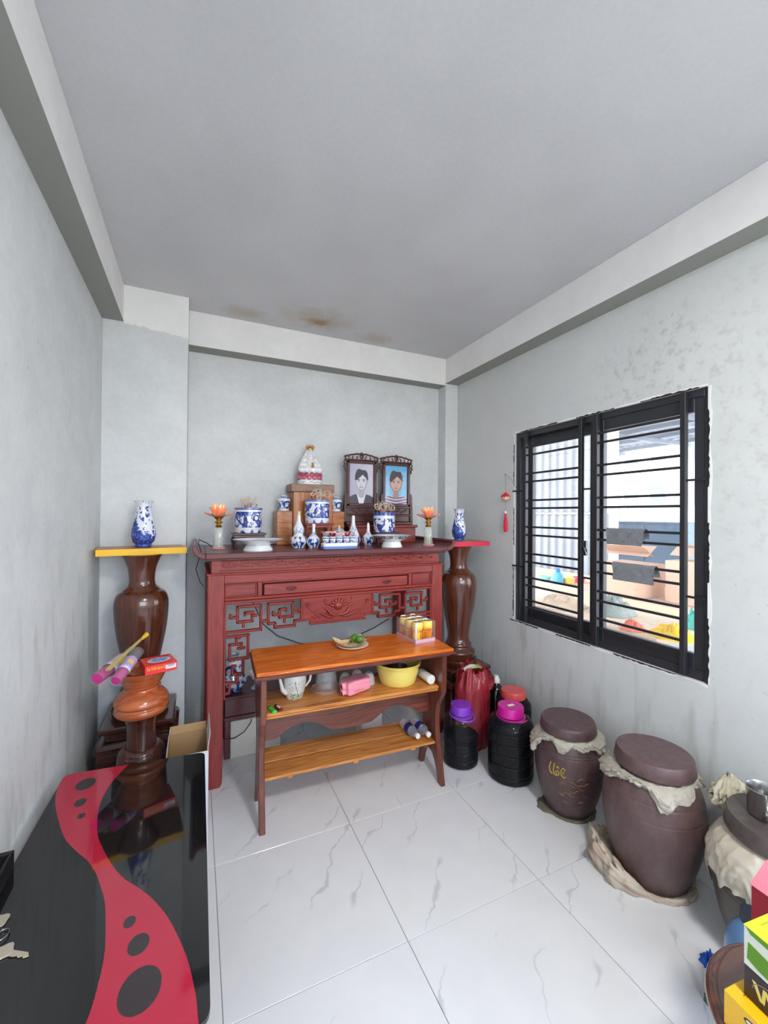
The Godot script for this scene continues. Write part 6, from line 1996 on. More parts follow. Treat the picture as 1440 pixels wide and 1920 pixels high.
# ---------------------------------------------------------------- under the altar
func build_under_altar():
	var t = thing("low_table", "dark red-brown low table tucked under the altar", "table", Vector3(0.68, 0, -2.80))
	var st = new_st()
	box2(st, Vector3(-0.530, 0.360, -0.150), Vector3(0.530, 0.378, 0.150), 0.003)
	obj("table_top", st, M.altar_dark, t)
	st = new_st()
	box2(st, Vector3(-0.515, 0.255, 0.128), Vector3(0.515, 0.360, 0.142), 0.003)
	obj("apron", st, M.altar_dark, t)
	st = new_st()
	box2(st, Vector3(-0.520, 0.232, 0.126), Vector3(0.520, 0.256, 0.150), 0.004)
	obj("lower_rail", st, M.altar_dark, t)
	for x in [-0.515, 0.485]:
		for z in [-0.14, 0.112]:
			st = new_st()
			box2(st, Vector3(x, 0, z), Vector3(x + 0.030, 0.360, z + 0.028), 0.003)
			obj("leg", st, M.altar_dark_v, t)
	var y = 0.3785
	var sc = thing("stem_cup", "blue and white stem cup on the low table", "cup", Vector3(0.356, y, -2.72))
	st = new_st()
	lathe(st, [Vector2(0, 0)] + smooth_profile([Vector2(0.034, 0.0), Vector2(0.034, 0.006), Vector2(0.016, 0.020), Vector2(0.015, 0.048), Vector2(0.030, 0.066), Vector2(0.042, 0.092), Vector2(0.044, 0.108)], 4) + [Vector2(0.040, 0.108), Vector2(0.030, 0.078), Vector2(0, 0.070)], 32)
	obj("cup_body", st, porcelain("bottle", 31), sc)
	var gt = thing("glass_chimney", "clear glass lamp chimney in the stem cup on the low table", "glass", Vector3(0.356, y + 0.0745, -2.72))
	st = new_st()
	lathe(st, smooth_profile([Vector2(0.022, 0.008), Vector2(0.027, 0.05), Vector2(0.024, 0.09), Vector2(0.013, 0.12), Vector2(0.013, 0.16)], 4), 24)
	obj("chimney", st, glass(Color(0.95, 1, 1), 0.14, 0.03), gt)
	st = new_st()
	lathe(st, [Vector2(0, 0)] + smooth_profile([Vector2(0.040, 0.0), Vector2(0.042, 0.005), Vector2(0.070, 0.050), Vector2(0.075, 0.075)], 4) + [Vector2(0.071, 0.075), Vector2(0.036, 0.010), Vector2(0, 0.008)], 32)
	var o = obj("porcelain_bowl", st, porcelain("band", 35))
	o.position = Vector3(0.226, y, -2.735)
	tag(o, "blue and white bowl on the low table behind the altar leg", "bowl")
	var ta = thing("tall_jar", "white jar with blue figures on the low table", "jar", Vector3(0.232, y, -2.865))
	st = new_st()
	lathe(st, [Vector2(0, 0)] + smooth_profile([Vector2(0.045, 0.0), Vector2(0.052, 0.02), Vector2(0.058, 0.09), Vector2(0.050, 0.150), Vector2(0.030, 0.170), Vector2(0.032, 0.185)], 4), 32)
	obj("jar_body", st, porcelain("jar", 39), ta)
	# white board carton and a small white carton on the floor
	var wc = thing("white_carton", "white board carton on the floor under the low table", "carton", Vector3(0.348, 0, -2.755))
	st = new_st()
	box2(st, Vector3(-0.148, 0, -0.09), Vector3(0.148, 0.222, 0.095), 0.003)
	obj("carton_body", st, mat(srgb(226, 222, 212), 0.8, paint(128, 64, func(u, v): return Color(1, 1, 1) * (0.97 + 0.03 * sin(u * 330.0)))), wc)
	st = new_st()
	box2(st, Vector3(0.002, 0.0, 0.0951), Vector3(0.148, 0.210, 0.0985), 0.001)
	obj("carton_flap", st, mat(srgb(214, 208, 198), 0.8), wc)
	var sc2 = thing("white_carton", "small white carton seen below the scalloped apron of the bench", "carton", Vector3(1.07, 0, -2.58), 0.1)
	st = new_st()
	box2(st, Vector3(-0.075, 0, -0.05), Vector3(0.075, 0.300, 0.05), 0.003)
	obj("carton_body", st, mat(srgb(222, 220, 216), 0.8), sc2)
	st = new_st()
	box2(st, Vector3(-0.075, 0.300, -0.05), Vector3(0.075, 0.303, 0.05), 0.001)
	obj("carton_lid", st, mat(srgb(214, 212, 208), 0.8), sc2)
	# cables
	st = new_st()
	var pts = []
	for q in [[470, 1120], [493, 1170], [520, 1192], [560, 1206], [610, 1210], [660, 1196], [700, 1178], [730, 1160]]: pts.append(on_z(q[0], q[1], ZB + 0.012))
	var base: Vector3 = pts[0]
	tube(st, pts.map(func(p): return p - base), 0.003, 6)
	var cbl = obj("power_cable", st, M.black)
	cbl.position = base
	tag(cbl, "thin black cable sagging along the wall behind the altar", "cable")
	st = new_st()
	pts = []
	for q in [[420, 1386, -2.638], [440, 1384, -2.63], [458, 1372, -2.632], [470, 1355, -2.636], [472, 1348, -2.64]]: pts.append(on_z(q[0], q[1], q[2]))
	base = pts[0]
	tube(st, pts.map(func(p): return p - base), 0.003, 6)
	cbl = obj("power_cable", st, M.black)
	cbl.position = base
	tag(cbl, "short black cable curving over the white board carton", "cable")

# ---------------------------------------------------------------- plastic jars, bag and bottle in the window corner
func plastic_jar(label: String, at: Vector3, r: float, h: float, lid_r: float, lid_h: float, col: Color, fill: float, turn: float, handle := true) -> Node3D:
	var t = thing("plastic_jar", label, "jar", at, turn, "lidded plastic jars on the floor")
	var prof = [Vector2(0, 0.003), Vector2(r * 0.90, 0.0), Vector2(r * 0.985, 0.012), Vector2(r, 0.030)]
	var rows = 4
	var y0 = 0.045
	var y1 = h * 0.80
	for k in rows + 1:
		var y = lerpf(y0, y1, float(k) / rows)
		prof += [Vector2(r, y - 0.006), Vector2(r * 0.978, y - 0.002), Vector2(r * 0.978, y + 0.002), Vector2(r, y + 0.006)]
	prof += smooth_profile([Vector2(r, y1 + 0.012), Vector2(r * 0.96, h * 0.88), Vector2(r * 0.80, h * 0.955), Vector2(lid_r * 0.98, h)], 4)
	var wob = func(rr, th, y): return rr * (1.0 - 0.016 * smoothstep(0.90, 1.0, absf(cos(th * 5.0))) * (1.0 if y > y0 and y < y1 else 0.0))
	var st = new_st()
	lathe(st, prof, 60, Transform3D.IDENTITY, 0.5, wob)
	var plastic = glass(Color(0.5, 0.52, 0.55), 0.03, 0.04)
	plastic.metallic_specular = 0.3
	obj("jar_wall", st, plastic, t)
	st = new_st()
	var ip = []
	for q in prof:
		if q.y <= fill: ip.append(Vector2(maxf(q.x - 0.0035, 0.0), maxf(q.y, 0.004)))
	var last: Vector2 = ip[-1]
	ip.append(Vector2(last.x, fill))
	ip.append(Vector2(0, fill))
	lathe(st, ip, 60, Transform3D.IDENTITY, 0.5, wob)
	obj("dark_wine", st, dark_liquid(), t)
	var lm = gloss(mat(col, 0.35), 0.35, 0.15)
	st = new_st()
	var grip = func(rr, th, y): return rr * (1.0 + 0.012 * signf(sin(th * 30.0))) if y < h + lid_h * 0.85 and rr > lid_r * 0.9 else rr
	lathe(st, [Vector2(lid_r * 0.97, h - 0.004), Vector2(lid_r, h - 0.004), Vector2(lid_r, h + lid_h * 0.86), Vector2(lid_r * 0.97, h + lid_h), Vector2(0, h + lid_h)], 90, Transform3D.IDENTITY, 0.6, grip)
	var lid = obj("screw_lid", st, lm, t)
	if handle:
		st = new_st()
		lathe(st, [Vector2(lid_r * 1.02, h - 0.020), Vector2(lid_r * 1.12, h - 0.020), Vector2(lid_r * 1.12, h - 0.008), Vector2(lid_r * 1.02, h - 0.008)], 48)
		obj("neck_ring", st, lm, t)
		st = new_st()
		var pts = []
		for k in 17:
			var a = PI * k / 16.0
			pts.append(Vector3(cos(a) * lid_r * 1.16, h - 0.012 - 0.012 * sin(a), sin(a) * lid_r * 1.42))
		tube(st, pts, 0.0055, 8)
		obj("carry_handle", st, lm, t)
	return t

func dark_liquid() -> StandardMaterial3D:
	var m = mat(srgb(10, 10, 14), 0.35)
	m.metallic_specular = 0.15
	return m
func build_jars():
	var st: SurfaceTool
	plastic_jar("plastic jar half full of dark wine with a purple lid", Vector3(1.462, 0, -2.078), 0.106, 0.300, 0.062, 0.046, srgb(136, 60, 200), 0.168, 0.25)
	var j = plastic_jar("plastic jar of dark wine with a magenta lid and a sticker", Vector3(1.648, 0, -1.856), 0.129, 0.350, 0.072, 0.048, srgb(206, 20, 150), 0.335, 1.35)
	st = new_st()
	box2(st, Vector3(-0.020, 0.3982, -0.008), Vector3(0.020, 0.3990, 0.012), 0.0)
	var sk = obj("sticker", st, mat(srgb(240, 236, 226), 0.5), j)
	sk.rotation.y = -1.35
	plastic_jar("plastic jar of dark wine with a coral-red lid against the wall", Vector3(1.832, 0, -2.040), 0.112, 0.345, 0.075, 0.038, srgb(226, 84, 84), 0.330, 0.0, false)
	# dark bottle with a white cap
	var b = thing("dark_bottle", "round dark bottle with a white cap beside the red bag", "bottle", Vector3(1.868, 0, -2.245))
	st = new_st()
	lathe(st, [Vector2(0, 0)] + smooth_profile([Vector2(0.055, 0.0), Vector2(0.062, 0.02), Vector2(0.062, 0.220), Vector2(0.058, 0.270), Vector2(0.040, 0.315), Vector2(0.020, 0.340), Vector2(0.019, 0.352)], 4), 36)
	obj("bottle_body", st, gloss(mat(srgb(16, 16, 20), 0.12), 0.8, 0.04), b)
	st = new_st()
	lathe(st, [Vector2(0.0235, 0.348), Vector2(0.0235, 0.372), Vector2(0.017, 0.380), Vector2(0.015, 0.395), Vector2(0, 0.397)], 24)
	obj("cap", st, M.white_plastic, b)
	# red plastic bag with bundles in it
	var n = noise(1.0, 23, 3)
	var bag = thing("plastic_bag", "red translucent plastic bag standing in the corner", "bag", Vector3(1.642, 0, -2.206))
	st = new_st()
	var film = mat(Color(0.72, 0.20, 0.25, 0.58), 0.32)
	film.transparency = BaseMaterial3D.TRANSPARENCY_ALPHA
	gloss(film, 0.5, 0.12)
	shell(st, func(u, v):
		var th = -u * TAU
		var y = 0.004 + 0.490 * v
		var r = 0.098 + 0.016 * sin(v * PI) - 0.030 * smoothstep(0.72, 1.0, v)
		var fold = n.get_noise_3d(cos(th) * 2.4, sin(th) * 2.4, y * 3.0) * 0.040 + n.get_noise_3d(cos(th) * 7.0, sin(th) * 7.0, y * 6.0) * 0.014
		r = minf(r + fold * (0.35 + v), 0.106)
		y += n.get_noise_2d(cos(th) * 2.0 + 5.0, sin(th) * 2.0) * 0.05 * smoothstep(0.6, 1.0, v)
		return Vector3(cos(th) * r * 1.12, y, sin(th) * r * 0.92), 72, 30, 0.0007)
	obj("bag_film", st, film, bag)
	st = new_st()
	shell(st, func(u, v):
		var th = lerpf(-0.2, 1.5, u)
		return Vector3(0.100 + 0.020 * sin(v * 3.0) + 0.03 * v + 0.012 * n.get_noise_2d(u * 9.0, v * 9.0), 0.395 + 0.075 * v - 0.05 * u * u, -0.04 + 0.09 * u + 0.012 * n.get_noise_2d(u * 8.0, v * 8.0 + 4.0)), 12, 10, 0.0007)
	obj("bag_ear", st, film, bag)
	st = new_st()
	blob(st, func(p: Vector3) -> float:
		var d = smin(cone(p, Vector3(-0.01, 0.07, 0), Vector3(0.005, 0.33, 0), 0.066, 0.056), ell(p, Vector3(0.01, 0.39, 0), Vector3(0.05, 0.05, 0.045)), 0.03)
		return d + 0.008 * sin(p.x * 60.0 + p.y * 30.0) * sin(p.z * 55.0), Vector3(-0.09, 0.0, -0.08), Vector3(0.09, 0.47, 0.08), 0.011)
	obj("contents", st, mat(srgb(206, 186, 190), 0.7), bag)
	st = new_st()
	shell(st, func(u, v): return Vector3(-0.06 + 0.12 * u, 0.482 + 0.020 * sin(u * PI) + 0.006 * sin(v * 9.0), -0.03 + 0.06 * v), 10, 6, 0.002)
	obj("white_packet", st, mat(srgb(226, 232, 206), 0.5), bag)
	st = new_st()
	box2(st, Vector3(0.0, 0.494, -0.028), Vector3(0.062, 0.499, 0.022), 0.002)
	obj("green_packet", st, mat(srgb(158, 196, 40), 0.5), bag)

# ---------------------------------------------------------------- ceramic pots along the window wall
func film_mat(c: Color, a: float) -> StandardMaterial3D:
	var m = mat(Color(c.r, c.g, c.b, a), 0.32)
	m.transparency = BaseMaterial3D.TRANSPARENCY_ALPHA
	return m
func pot_radius(prof: Array, y: float) -> float:
	for k in prof.size() - 1:
		if prof[k].y <= y and prof[k + 1].y >= y and prof[k + 1].y > prof[k].y:
			return lerpf(prof[k].x, prof[k + 1].x, (y - prof[k].y) / (prof[k + 1].y - prof[k].y))
	return prof[-1].x
func pot(label: String, at: Vector3, r: float, h: float, mouth: float, lid_r: float, lid_h: float, sd: int, col: Color, grooves: Array, tilt: Vector3) -> Array:
	var t = thing("ceramic_pot", label, "pot", at, 0.0, "lidded ceramic pots by the window wall")
	var n = noise(1.0, 200 + sd, 3)
	var base_p = smooth_profile([Vector2(r * 0.62, 0.0), Vector2(r * 0.72, h * 0.08), Vector2(r * 0.88, h * 0.28), Vector2(r * 0.99, h * 0.52), Vector2(r, h * 0.66), Vector2(r * 0.95, h * 0.80), Vector2(r * 0.84, h * 0.92), Vector2(mouth, h)], 8)
	var prof = []
	for k in base_p.size() - 1:
		for j in 3:
			var q: Vector2 = base_p[k].lerp(base_p[k + 1], j / 3.0)
			for g in grooves:
				var d = absf(q.y / h - g)
				if d < 0.010: q.x -= 0.0016 * (1.0 - d / 0.010)
			prof.append(q)
	prof.append(base_p[-1])
	var tex = paint(192, 128, func(u, v):
		var k = 0.055 * n.get_noise_3d(cos(u * TAU) * 3.0, sin(u * TAU) * 3.0, v * 5.0) + 0.04 * n.get_noise_3d(cos(u * TAU) * 22.0, sin(u * TAU) * 22.0, v * 30.0)
		return Color(col.r + k, col.g + k, col.b + k))
	var clay = gloss(mat(Color.WHITE, 0.48, tex), 0.25, 0.35)
	var st = new_st()
	lathe(st, [Vector2(0, 0)] + prof + [Vector2(mouth - 0.006, h), Vector2(mouth - 0.010, h - 0.03)], 64, Transform3D.IDENTITY, 0.9)
	obj("pot_body", st, clay, t)
	st = new_st()
	lathe(st, [Vector2(0, h + 0.002), Vector2(lid_r * 1.03, h + 0.002), Vector2(lid_r * 1.05, h + 0.008), Vector2(lid_r, h + lid_h - 0.006), Vector2(lid_r * 0.975, h + lid_h), Vector2(lid_r * 0.5, h + lid_h - 0.0015), Vector2(0, h + lid_h - 0.002)], 64, Transform3D.IDENTITY, 0.7)
	var lid = obj("lid", st, clay, t)
	lid.rotation = tilt
	return [t, prof]
func collar(t: Node3D, prof: Array, h: float, mouth: float, wide: Callable, sd: int, m: Material, tight: Array, calm := 1.0):
	var n = noise(1.0, 300 + sd, 3)
	var slow = noise(1.0, 340 + sd, 1)
	var st = new_st()
	shell(st, func(u, v):
		var th = -u * TAU
		var w: float = wide.call(fposmod(-th, TAU))
		var loose = 1.0
		for c in tight: loose -= 0.85 * ang_bump(fposmod(-th, TAU), c, 0.7)
		loose = maxf(loose, 0.1)
		var crumple = n.get_noise_3d(cos(th) * 3.0, sin(th) * 3.0, v * 1.6) * 0.022 + slow.get_noise_3d(cos(th) * 8.0, sin(th) * 8.0, v * 5.0) * 0.012
		var y = h - 0.004 - v * w * maxf(0.25 if calm > 0.9 else 0.85, 0.8 + 0.9 * slow.get_noise_2d(cos(th) * 1.5, sin(th) * 1.5 + 9.0)) + 0.010 * sin(v * PI)
		var r = maxf(pot_radius(prof, clampf(y, 0.02, h)), mouth) + 0.004 + (0.020 * sin(v * PI) + absf(crumple) * (0.4 + v)) * loose * calm
		return Vector3(cos(th) * r, y + crumple * 0.2 * calm, sin(th) * r), 160, 18, 0.0006)
	obj("plastic_film", st, m, t)
func base_cloth(called: String, label: String, at: Vector3, prof: Array, reach: Callable, high: Callable, sd: int, m: Material):
	var n = noise(1.0, 400 + sd, 3)
	var st = new_st()
	sheet(st, func(u, v):
		var th = -u * TAU
		var a = fposmod(-th, TAU)
		var w: float = reach.call(a)
		var hh: float = high.call(a)
		var c1 = n.get_noise_3d(cos(th) * 4.0, sin(th) * 4.0, v * 1.5) * 0.5 + n.get_noise_3d(cos(th) * 10.0, sin(th) * 10.0, v * 4.0) * 0.5
		var bump = pow(sin(v * PI), 0.6)
		var y = maxf(hh * bump * (0.75 + 0.8 * c1), 0.0) + (hh * 0.25 * (1.0 - v))
		var r0 = pot_radius(prof, clampf(y, 0.0, 0.2)) + 0.0045
		var r = r0 + w * v * (1.0 + 0.4 * c1)
		if v > 0.97: y = 0.0006
		return Vector3(cos(th) * r, y + 0.0006, sin(th) * r), 96, 14)
	var o = obj(called, st, m)
	o.position = at
	tag(o, label, "cloth")
func ang_bump(a: float, centre: float, wide: float) -> float:
	var d = absf(wrapf(a - centre, -PI, PI)) / wide
	return maxf(0.0, 1.0 - d * d)

func build_pots():
	var film = film_mat(srgb(220, 214, 198), 0.50)
	var thick = film_mat(srgb(222, 214, 196), 0.82)
	# directions: angle 0 is +x, PI/2 is +z
	var a1 = Vector3(1.745, 0, -1.535)
	var p1 = pot("purple-brown ceramic pot with gilt writing beside the magenta-lidded jar", a1, 0.164, 0.398, 0.112, 0.128, 0.050, 1, srgb(84, 62, 64), [0.60, 0.80, 0.83], Vector3(0.0, 0, 0.02))
	collar(p1[0], p1[1], 0.398, 0.112, func(a): return 0.050 + 0.055 * ang_bump(a, 2.0, 1.2) + 0.03 * ang_bump(a, 0.6, 0.8), 1, film, [PI * 0.5])
	# gilt writing and flowers in raised strokes
	var gilt = mat(srgb(176, 146, 60), 0.45)
	var dim = mat(srgb(126, 98, 74), 0.6)
	var on_pot = func(s: float, y: float) -> Vector3:
		var r = pot_radius(p1[1], y) + 0.0008
		var a = 2.46 - s / 0.16
		return Vector3(cos(a) * r, y, sin(a) * r)
	var word = [[[-0.075, 0.285], [-0.082, 0.262], [-0.080, 0.238], [-0.066, 0.230]], [[-0.058, 0.285], [-0.062, 0.255], [-0.058, 0.232], [-0.044, 0.232]], [[-0.036, 0.248], [-0.044, 0.258], [-0.052, 0.248], [-0.046, 0.234], [-0.036, 0.238], [-0.036, 0.250]], [[-0.048, 0.268], [-0.043, 0.276], [-0.037, 0.268]], [[-0.008, 0.268], [-0.018, 0.276], [-0.028, 0.262], [-0.026, 0.240], [-0.014, 0.232], [-0.006, 0.240]], [[-0.012, 0.262], [-0.020, 0.256], [-0.016, 0.246]]]
	var st: SurfaceTool
	for s in word:
		st = new_st()
		tube(st, s.map(func(q): return on_pot.call(q[0], q[1])), 0.0034, 6)
		tag(obj("gilt_letter", st, gilt, p1[0]), "raised gilt brush letter", "")
	var g = RandomNumberGenerator.new()
	g.seed = 5
	for k in 22:
		st = new_st()
		var s0 = g.randf_range(-0.06, 0.075)
		var y0 = g.randf_range(0.105, 0.225)
		var d = g.randf_range(-1.0, 1.0)
		var pts = []
		for j in 6: pts.append(on_pot.call(s0 + 0.030 * j / 5.0, y0 + d * 0.026 * sin(j / 5.0 * 2.4)))
		tube(st, pts, [0.0010, 0.0022, 0.0032, 0.0026, 0.0016, 0.0008], 6)
		tag(obj("flower_stroke", st, dim, p1[0]), "faded brown flower stroke", "")
	var rag = mat(srgb(112, 110, 88), 0.9)
	base_cloth("floor_cloth", "flattened olive-grey sacking under the pot with gilt writing", a1, p1[1], func(a): return 0.018 + 0.035 * ang_bump(a, 2.7, 0.5) + 0.030 * ang_bump(a, 1.2, 0.8), func(a): return 0.012 + 0.014 * ang_bump(a, 1.2, 0.8), 1, rag)
	var a2 = Vector3(1.740, 0, -1.108)
	var p2 = pot("plain purple-brown ceramic pot standing on a pale cloth", a2, 0.185, 0.448, 0.122, 0.140, 0.058, 2, srgb(96, 74, 74), [0.70, 0.83], Vector3(0.0, 0, -0.02))
	collar(p2[0], p2[1], 0.446, 0.122, func(a): return 0.050 + 0.075 * ang_bump(a, 1.55, 0.5) + 0.020 * ang_bump(a, 3.0, 1.2), 5, film, [PI * 1.5])
	var pale = mat(srgb(206, 196, 180), 0.7, paint(96, 96, func(u, v): return Color(1, 1, 1).lerp(srgb(214, 186, 180), clampf(1.6 * noise_at(u, v), 0.0, 0.7))))
	base_cloth("floor_cloth", "pale crumpled cloth wrapped round the foot of the plain pot", a2, p2[1], func(a): return 0.030 + 0.070 * ang_bump(a, 2.5, 1.1) + 0.055 * ang_bump(a, 1.55, 0.7), func(a): return 0.020 + 0.085 * ang_bump(a, 2.7, 0.9) + 0.040 * ang_bump(a, 1.7, 0.6), 7, pale)
	var a3 = Vector3(1.772, 0, -0.700)
	var p3 = pot("dark ceramic pot under white plastic film with a steel mug on its lid", a3, 0.186, 0.420, 0.126, 0.146, 0.058, 3, srgb(80, 72, 68), [0.60, 0.635, 0.67, 0.705], Vector3(0.0, 0, 0.0))
	collar(p3[0], p3[1], 0.420, 0.126, func(a): return 0.130 + 0.040 * ang_bump(a, 2.4, 1.2) + 0.06 * ang_bump(a, 1.4, 0.8), 9, thick, [PI * 1.5], 0.55)
	# puffed film between the pots
	st = new_st()
	var n = noise(1.0, 71, 3)
	shell(st, func(u, v):
		var th = -u * TAU
		var rr = 0.044 * sin(v * PI) + 0.006
		var k = 1.0 + 0.45 * n.get_noise_3d(cos(th) * 3.0, sin(th) * 3.0, v * 4.0)
		return Vector3(cos(th) * rr * k * 1.7, 0.37 + 0.13 * v + 0.02 * n.get_noise_2d(cos(th) * 4.0, v * 5.0), sin(th) * rr * k * 0.8) + Vector3(0.060, 0.012, -0.182), 48, 22, 0.0006)
	obj("plastic_film", st, film_mat(srgb(214, 206, 182), 0.66), p3[0])
	var tan_m = mat(srgb(132, 106, 72), 0.6)
	for k in 16:
		st = new_st()
		var s0 = g.randf_range(-0.05, 0.05)
		var y0 = g.randf_range(0.10, 0.235)
		var d = g.randf_range(-1.0, 1.0)
		var pts = []
		for j in 6:
			var y = y0 + d * 0.030 * sin(j / 5.0 * 2.6)
			var a = 2.62 - (s0 + 0.026 * j / 5.0) / 0.18
			var r = pot_radius(p3[1], y) + 0.0008
			pts.append(Vector3(cos(a) * r, y, sin(a) * r))
		tube(st, pts, [0.0015, 0.0040, 0.0065, 0.0060, 0.0035, 0.0012], 6)
		tag(obj("flower_stroke", st, tan_m, p3[0]), "tan flower stroke", "")
	# steel mug on the third lid
	var mp = Vector3(1.752, 0.4785, -0.742)
	var mg = thing("steel_mug", "stainless steel mug standing on the pot lid", "mug", mp, 0.0)
	st = new_st()
	lathe(st, [Vector2(0, 0.0), Vector2(0.040, 0.0), Vector2(0.043, 0.004), Vector2(0.047, 0.088), Vector2(0.049, 0.090), Vector2(0.0465, 0.0905), Vector2(0.045, 0.088), Vector2(0.041, 0.006), Vector2(0, 0.004)], 48)
	obj("mug_body", st, M.steel, mg)
	st = new_st()
	var hd = Vector3(-0.86, 0, 0.50)
	tube(st, [hd * 0.045 + Vector3(0, 0.068, 0), hd * 0.066 + Vector3(0, 0.070, 0), hd * 0.076 + Vector3(0, 0.056, 0), hd * 0.072 + Vector3(0, 0.030, 0), hd * 0.058 + Vector3(0, 0.016, 0), hd * 0.042 + Vector3(0, 0.014, 0)], [0.006, 0.006, 0.006, 0.005, 0.005, 0.006], 8)
	obj("handle", st, M.steel, mg)
func noise_at(u: float, v: float) -> float:
	return sin(u * 31.0 + sin(v * 17.0) * 2.0) * sin(v * 23.0 + u * 5.0)

# ---------------------------------------------------------------- round stool with cartons, near the viewer
func build_front_right():
	var c = Vector3(1.150, 0, -0.370)
	var t = thing("round_stool", "round brown lacquered stool carrying cartons", "stool", c)
	var st = new_st()
	lathe(st, [Vector2(0, 0.412)] + smooth_profile([Vector2(0.185, 0.412), Vector2(0.200, 0.420), Vector2(0.206, 0.434), Vector2(0.202, 0.446), Vector2(0.188, 0.4515), Vector2(0.15, 0.4515)], 5) + [Vector2(0, 0.4515)], 72)
	obj("seat", st, M.stool, t)
	st = new_st()
	lathe(st, [Vector2(0.150, 0.360), Vector2(0.172, 0.360), Vector2(0.172, 0.412), Vector2(0.150, 0.412)], 48)
	obj("apron", st, M.brown_lacquer, t)
	for k in 4:
		var a = PI / 4 + PI / 2 * k
		var d = Vector3(cos(a), 0, sin(a))
		st = new_st()
		tube(st, [d * 0.160 + Vector3(0, 0.41, 0), d * 0.172 + Vector3(0, 0.25, 0), d * 0.185], [0.020, 0.018, 0.015], 12)
		obj("leg", st, M.brown_lacquer_v, t)
	# yellow carton
	var y = 0.4520
	var yc = thing("yellow_carton", "yellow carton lying on the round stool", "carton", Vector3(0.990, y, -0.484), -0.10)
	var yellow = gloss(mat(srgb(246, 190, 22), 0.4), 0.3, 0.2)
	st = new_st()
	box2(st, Vector3(0, 0, 0), Vector3(0.235, 0.068, 0.26), 0.0015)
	obj("carton_body", st, yellow, yc)
	var side = Transform3D(Basis(Vector3(0, 0, 1), Vector3(0, 1, 0), Vector3(-1, 0, 0)), Vector3.ZERO)
	st = new_st()
	var brush = PackedVector2Array()
	for k in 24:
		var a = TAU * k / 24.0
		brush.append(Vector2(0.066 + cos(a) * 0.030, 0.046 + sin(a) * 0.0085 - cos(a) * 0.004))
	prism(st, brush, 0.0, 0.0006, side)
	obj("print_outline", st, M.black, yc)
	st = new_st()
	brush = PackedVector2Array()
	for k in 24:
		var a = TAU * k / 24.0
		brush.append(Vector2(0.066 + cos(a) * 0.026, 0.046 + sin(a) * 0.0058 - cos(a) * 0.004))
	prism(st, brush, 0.0007, 0.0012, side)
	obj("print_shape", st, mat(srgb(236, 232, 236), 0.5), yc)
	st = new_st()
	for q in [[0.058, 0.022], [0.064, 0.026], [0.070, 0.021]]: box(st, Vector3(q[0] * 0.5, 0.0684, q[1]), Vector3(0.012, 0.0006, 0.0016), 0.0)
	obj("small_print", st, mat(srgb(150, 110, 20), 0.6), yc)
	# dark and white carton with lime top
	var y2 = y + 0.0685
	var gc = thing("tea_carton", "dark and white carton with lime green top on the yellow carton", "carton", Vector3(1.016, y2, -0.462), -0.12)
	st = new_st()
	box2(st, Vector3(0, 0, 0), Vector3(0.195, 0.062, 0.23), 0.001)
	obj("dark_band", st, gloss(mat(srgb(34, 18, 24), 0.4), 0.3, 0.2), gc)
	st = new_st()
	box2(st, Vector3(0, 0.0622, 0), Vector3(0.195, 0.139, 0.23), 0.001)
	obj("white_band", st, gloss(mat(srgb(226, 232, 222), 0.4), 0.3, 0.2), gc)
	st = new_st()
	box2(st, Vector3(-0.0005, 0.1392, -0.0005), Vector3(0.196, 0.1405, 0.231), 0.0005)
	var top = obj("lime_top", st, gloss(mat(srgb(206, 226, 40), 0.4), 0.3, 0.2), gc)
	st = new_st()
	box2(st, Vector3(0.030, 0.1406, 0.012), Vector3(0.090, 0.1412, 0.0135), 0.0)
	box2(st, Vector3(0.105, 0.1406, 0.012), Vector3(0.140, 0.1412, 0.0135), 0.0)
	obj("fine_print", st, mat(srgb(150, 170, 30), 0.5), top)
	st = new_st()
	prism(st, PackedVector2Array([Vector2(0.006, 0.078), Vector2(0.008, 0.112), Vector2(0.080, 0.100), Vector2(0.110, 0.085), Vector2(0.080, 0.078), Vector2(0.045, 0.070), Vector2(0.024, 0.072)]), 0.0, 0.0006, side)
	prism(st, PackedVector2Array([Vector2(0.004, 0.1385), Vector2(0.012, 0.130), Vector2(0.090, 0.126), Vector2(0.120, 0.1385)]), 0.0, 0.0006, side)
	obj("green_print", st, mat(srgb(96, 150, 12), 0.4), gc)
	st = new_st()
	var arc = []
	for k in 20: arc.append(side * Vector3(0.052 + 0.036 * cos(PI * k / 19.0), 0.030 + 0.022 * sin(PI * k / 19.0), 0.0006))
	tube(st, arc, 0.0008, 6)
	obj("arc_print", st, mat(srgb(150, 130, 140), 0.5), gc)
	lettering("WH", srgb(232, 214, 110), 0.030, side * Transform3D(Basis(Vector3(1, 0, 0), Vector3(-0.18, 1, 0), Vector3(0, 0, 1)), Vector3(0.022, 0.006, 0.0004)), gc, "lettering", 0.075)
	# red carton standing behind them on the stool
	var rc = thing("red_gift_box", "crimson gift box with a pink sloping top behind the lime-topped carton", "gift box", Vector3(1.238, y, -0.548), -0.05)
	st = new_st()
	var pr = PackedVector2Array([Vector2(0, 0), Vector2(0.10, 0), Vector2(0.10, 0.172), Vector2(0.062, 0.172), Vector2(0, 0.136)])
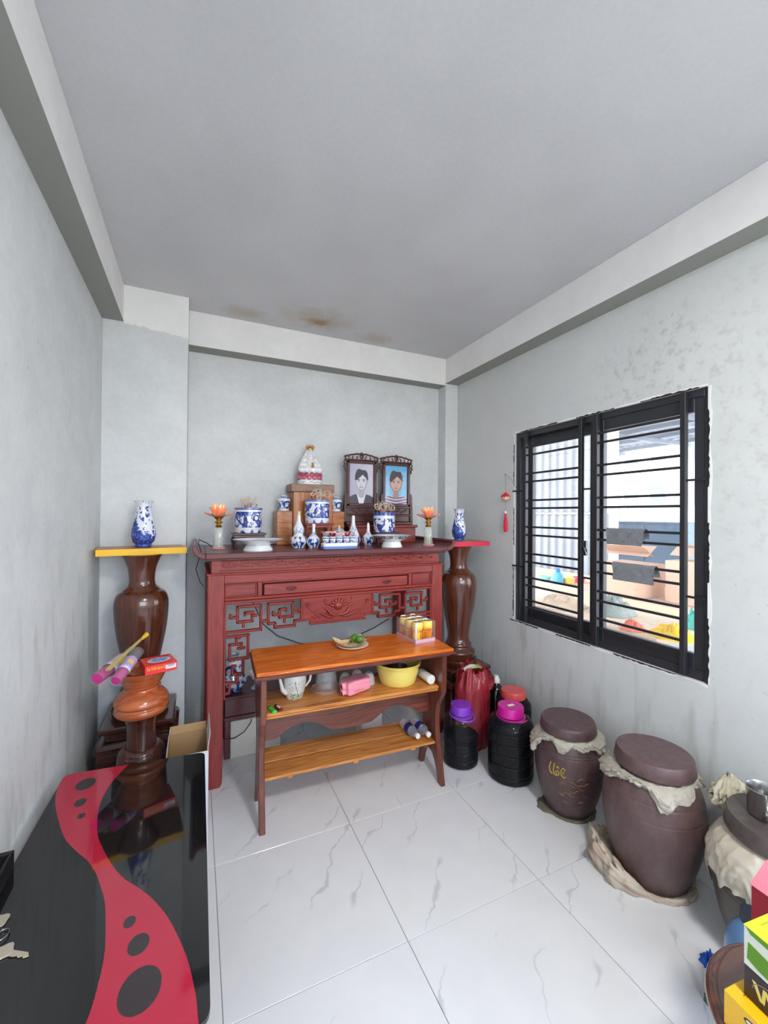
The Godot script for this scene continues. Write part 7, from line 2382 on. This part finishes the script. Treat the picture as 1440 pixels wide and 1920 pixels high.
	prism(st, pr, 0.0, 0.17, Transform3D.IDENTITY, 0.001)
	obj("box_body", st, mat(srgb(176, 24, 52), 0.5), rc)
	st = new_st()
	prism(st, PackedVector2Array([Vector2(-0.001, 0.1365), Vector2(0.062, 0.1725), Vector2(0.101, 0.1725), Vector2(0.101, 0.1745), Vector2(0.0615, 0.1745), Vector2(-0.002, 0.1385)]), -0.002, 0.172)
	obj("pink_top", st, mat(srgb(240, 130, 150), 0.5), rc)
	# blue bottle behind, and scraps of cloth on the floor
	var bb = thing("blue_bottle", "blue plastic bottle on the floor in front of the mug-topped pot", "bottle", Vector3(1.480, 0, -0.650))
	st = new_st()
	lathe(st, [Vector2(0, 0)] + smooth_profile([Vector2(0.060, 0.0), Vector2(0.066, 0.015), Vector2(0.066, 0.20), Vector2(0.060, 0.255), Vector2(0.034, 0.300), Vector2(0.026, 0.315)], 4), 32)
	obj("bottle_body", st, gloss(mat(srgb(98, 142, 190), 0.3), 0.5, 0.1), bb)
	st = new_st()
	lathe(st, [Vector2(0.030, 0.308), Vector2(0.030, 0.336), Vector2(0, 0.338)], 24)
	obj("cap", st, mat(srgb(26, 34, 50), 0.4), bb)
	var n = noise(1.0, 81, 3)
	for q in [[1.520, -0.830, 0.030, srgb(24, 84, 190), "blue plastic scrap on the floor by the film-covered pot", on_y(1332, 1806)], [1.395, -0.735, 0.022, srgb(80, 116, 92), "green cloth scrap on the floor beneath the round stool", on_y(1336, 1880)]]:
		st = new_st()
		sheet(st, func(u, v):
			var a = -u * TAU
			var k = 1.0 + 0.4 * n.get_noise_2d(cos(a) * 2.0 + q[0], sin(a) * 2.0)
			return Vector3(cos(a) * v * q[2] * k, maxf(0.0, 0.030 * (1.0 - v) * (1.0 + 1.6 * n.get_noise_2d(cos(a) * v * 5.0, sin(a) * v * 5.0 + q[1]))) + 0.0008, sin(a) * v * q[2] * k), 40, 10)
		var o = obj("cloth_scrap", st, mat(q[3], 0.6))
		o.position = q[5]
		tag(o, q[4], "scrap")
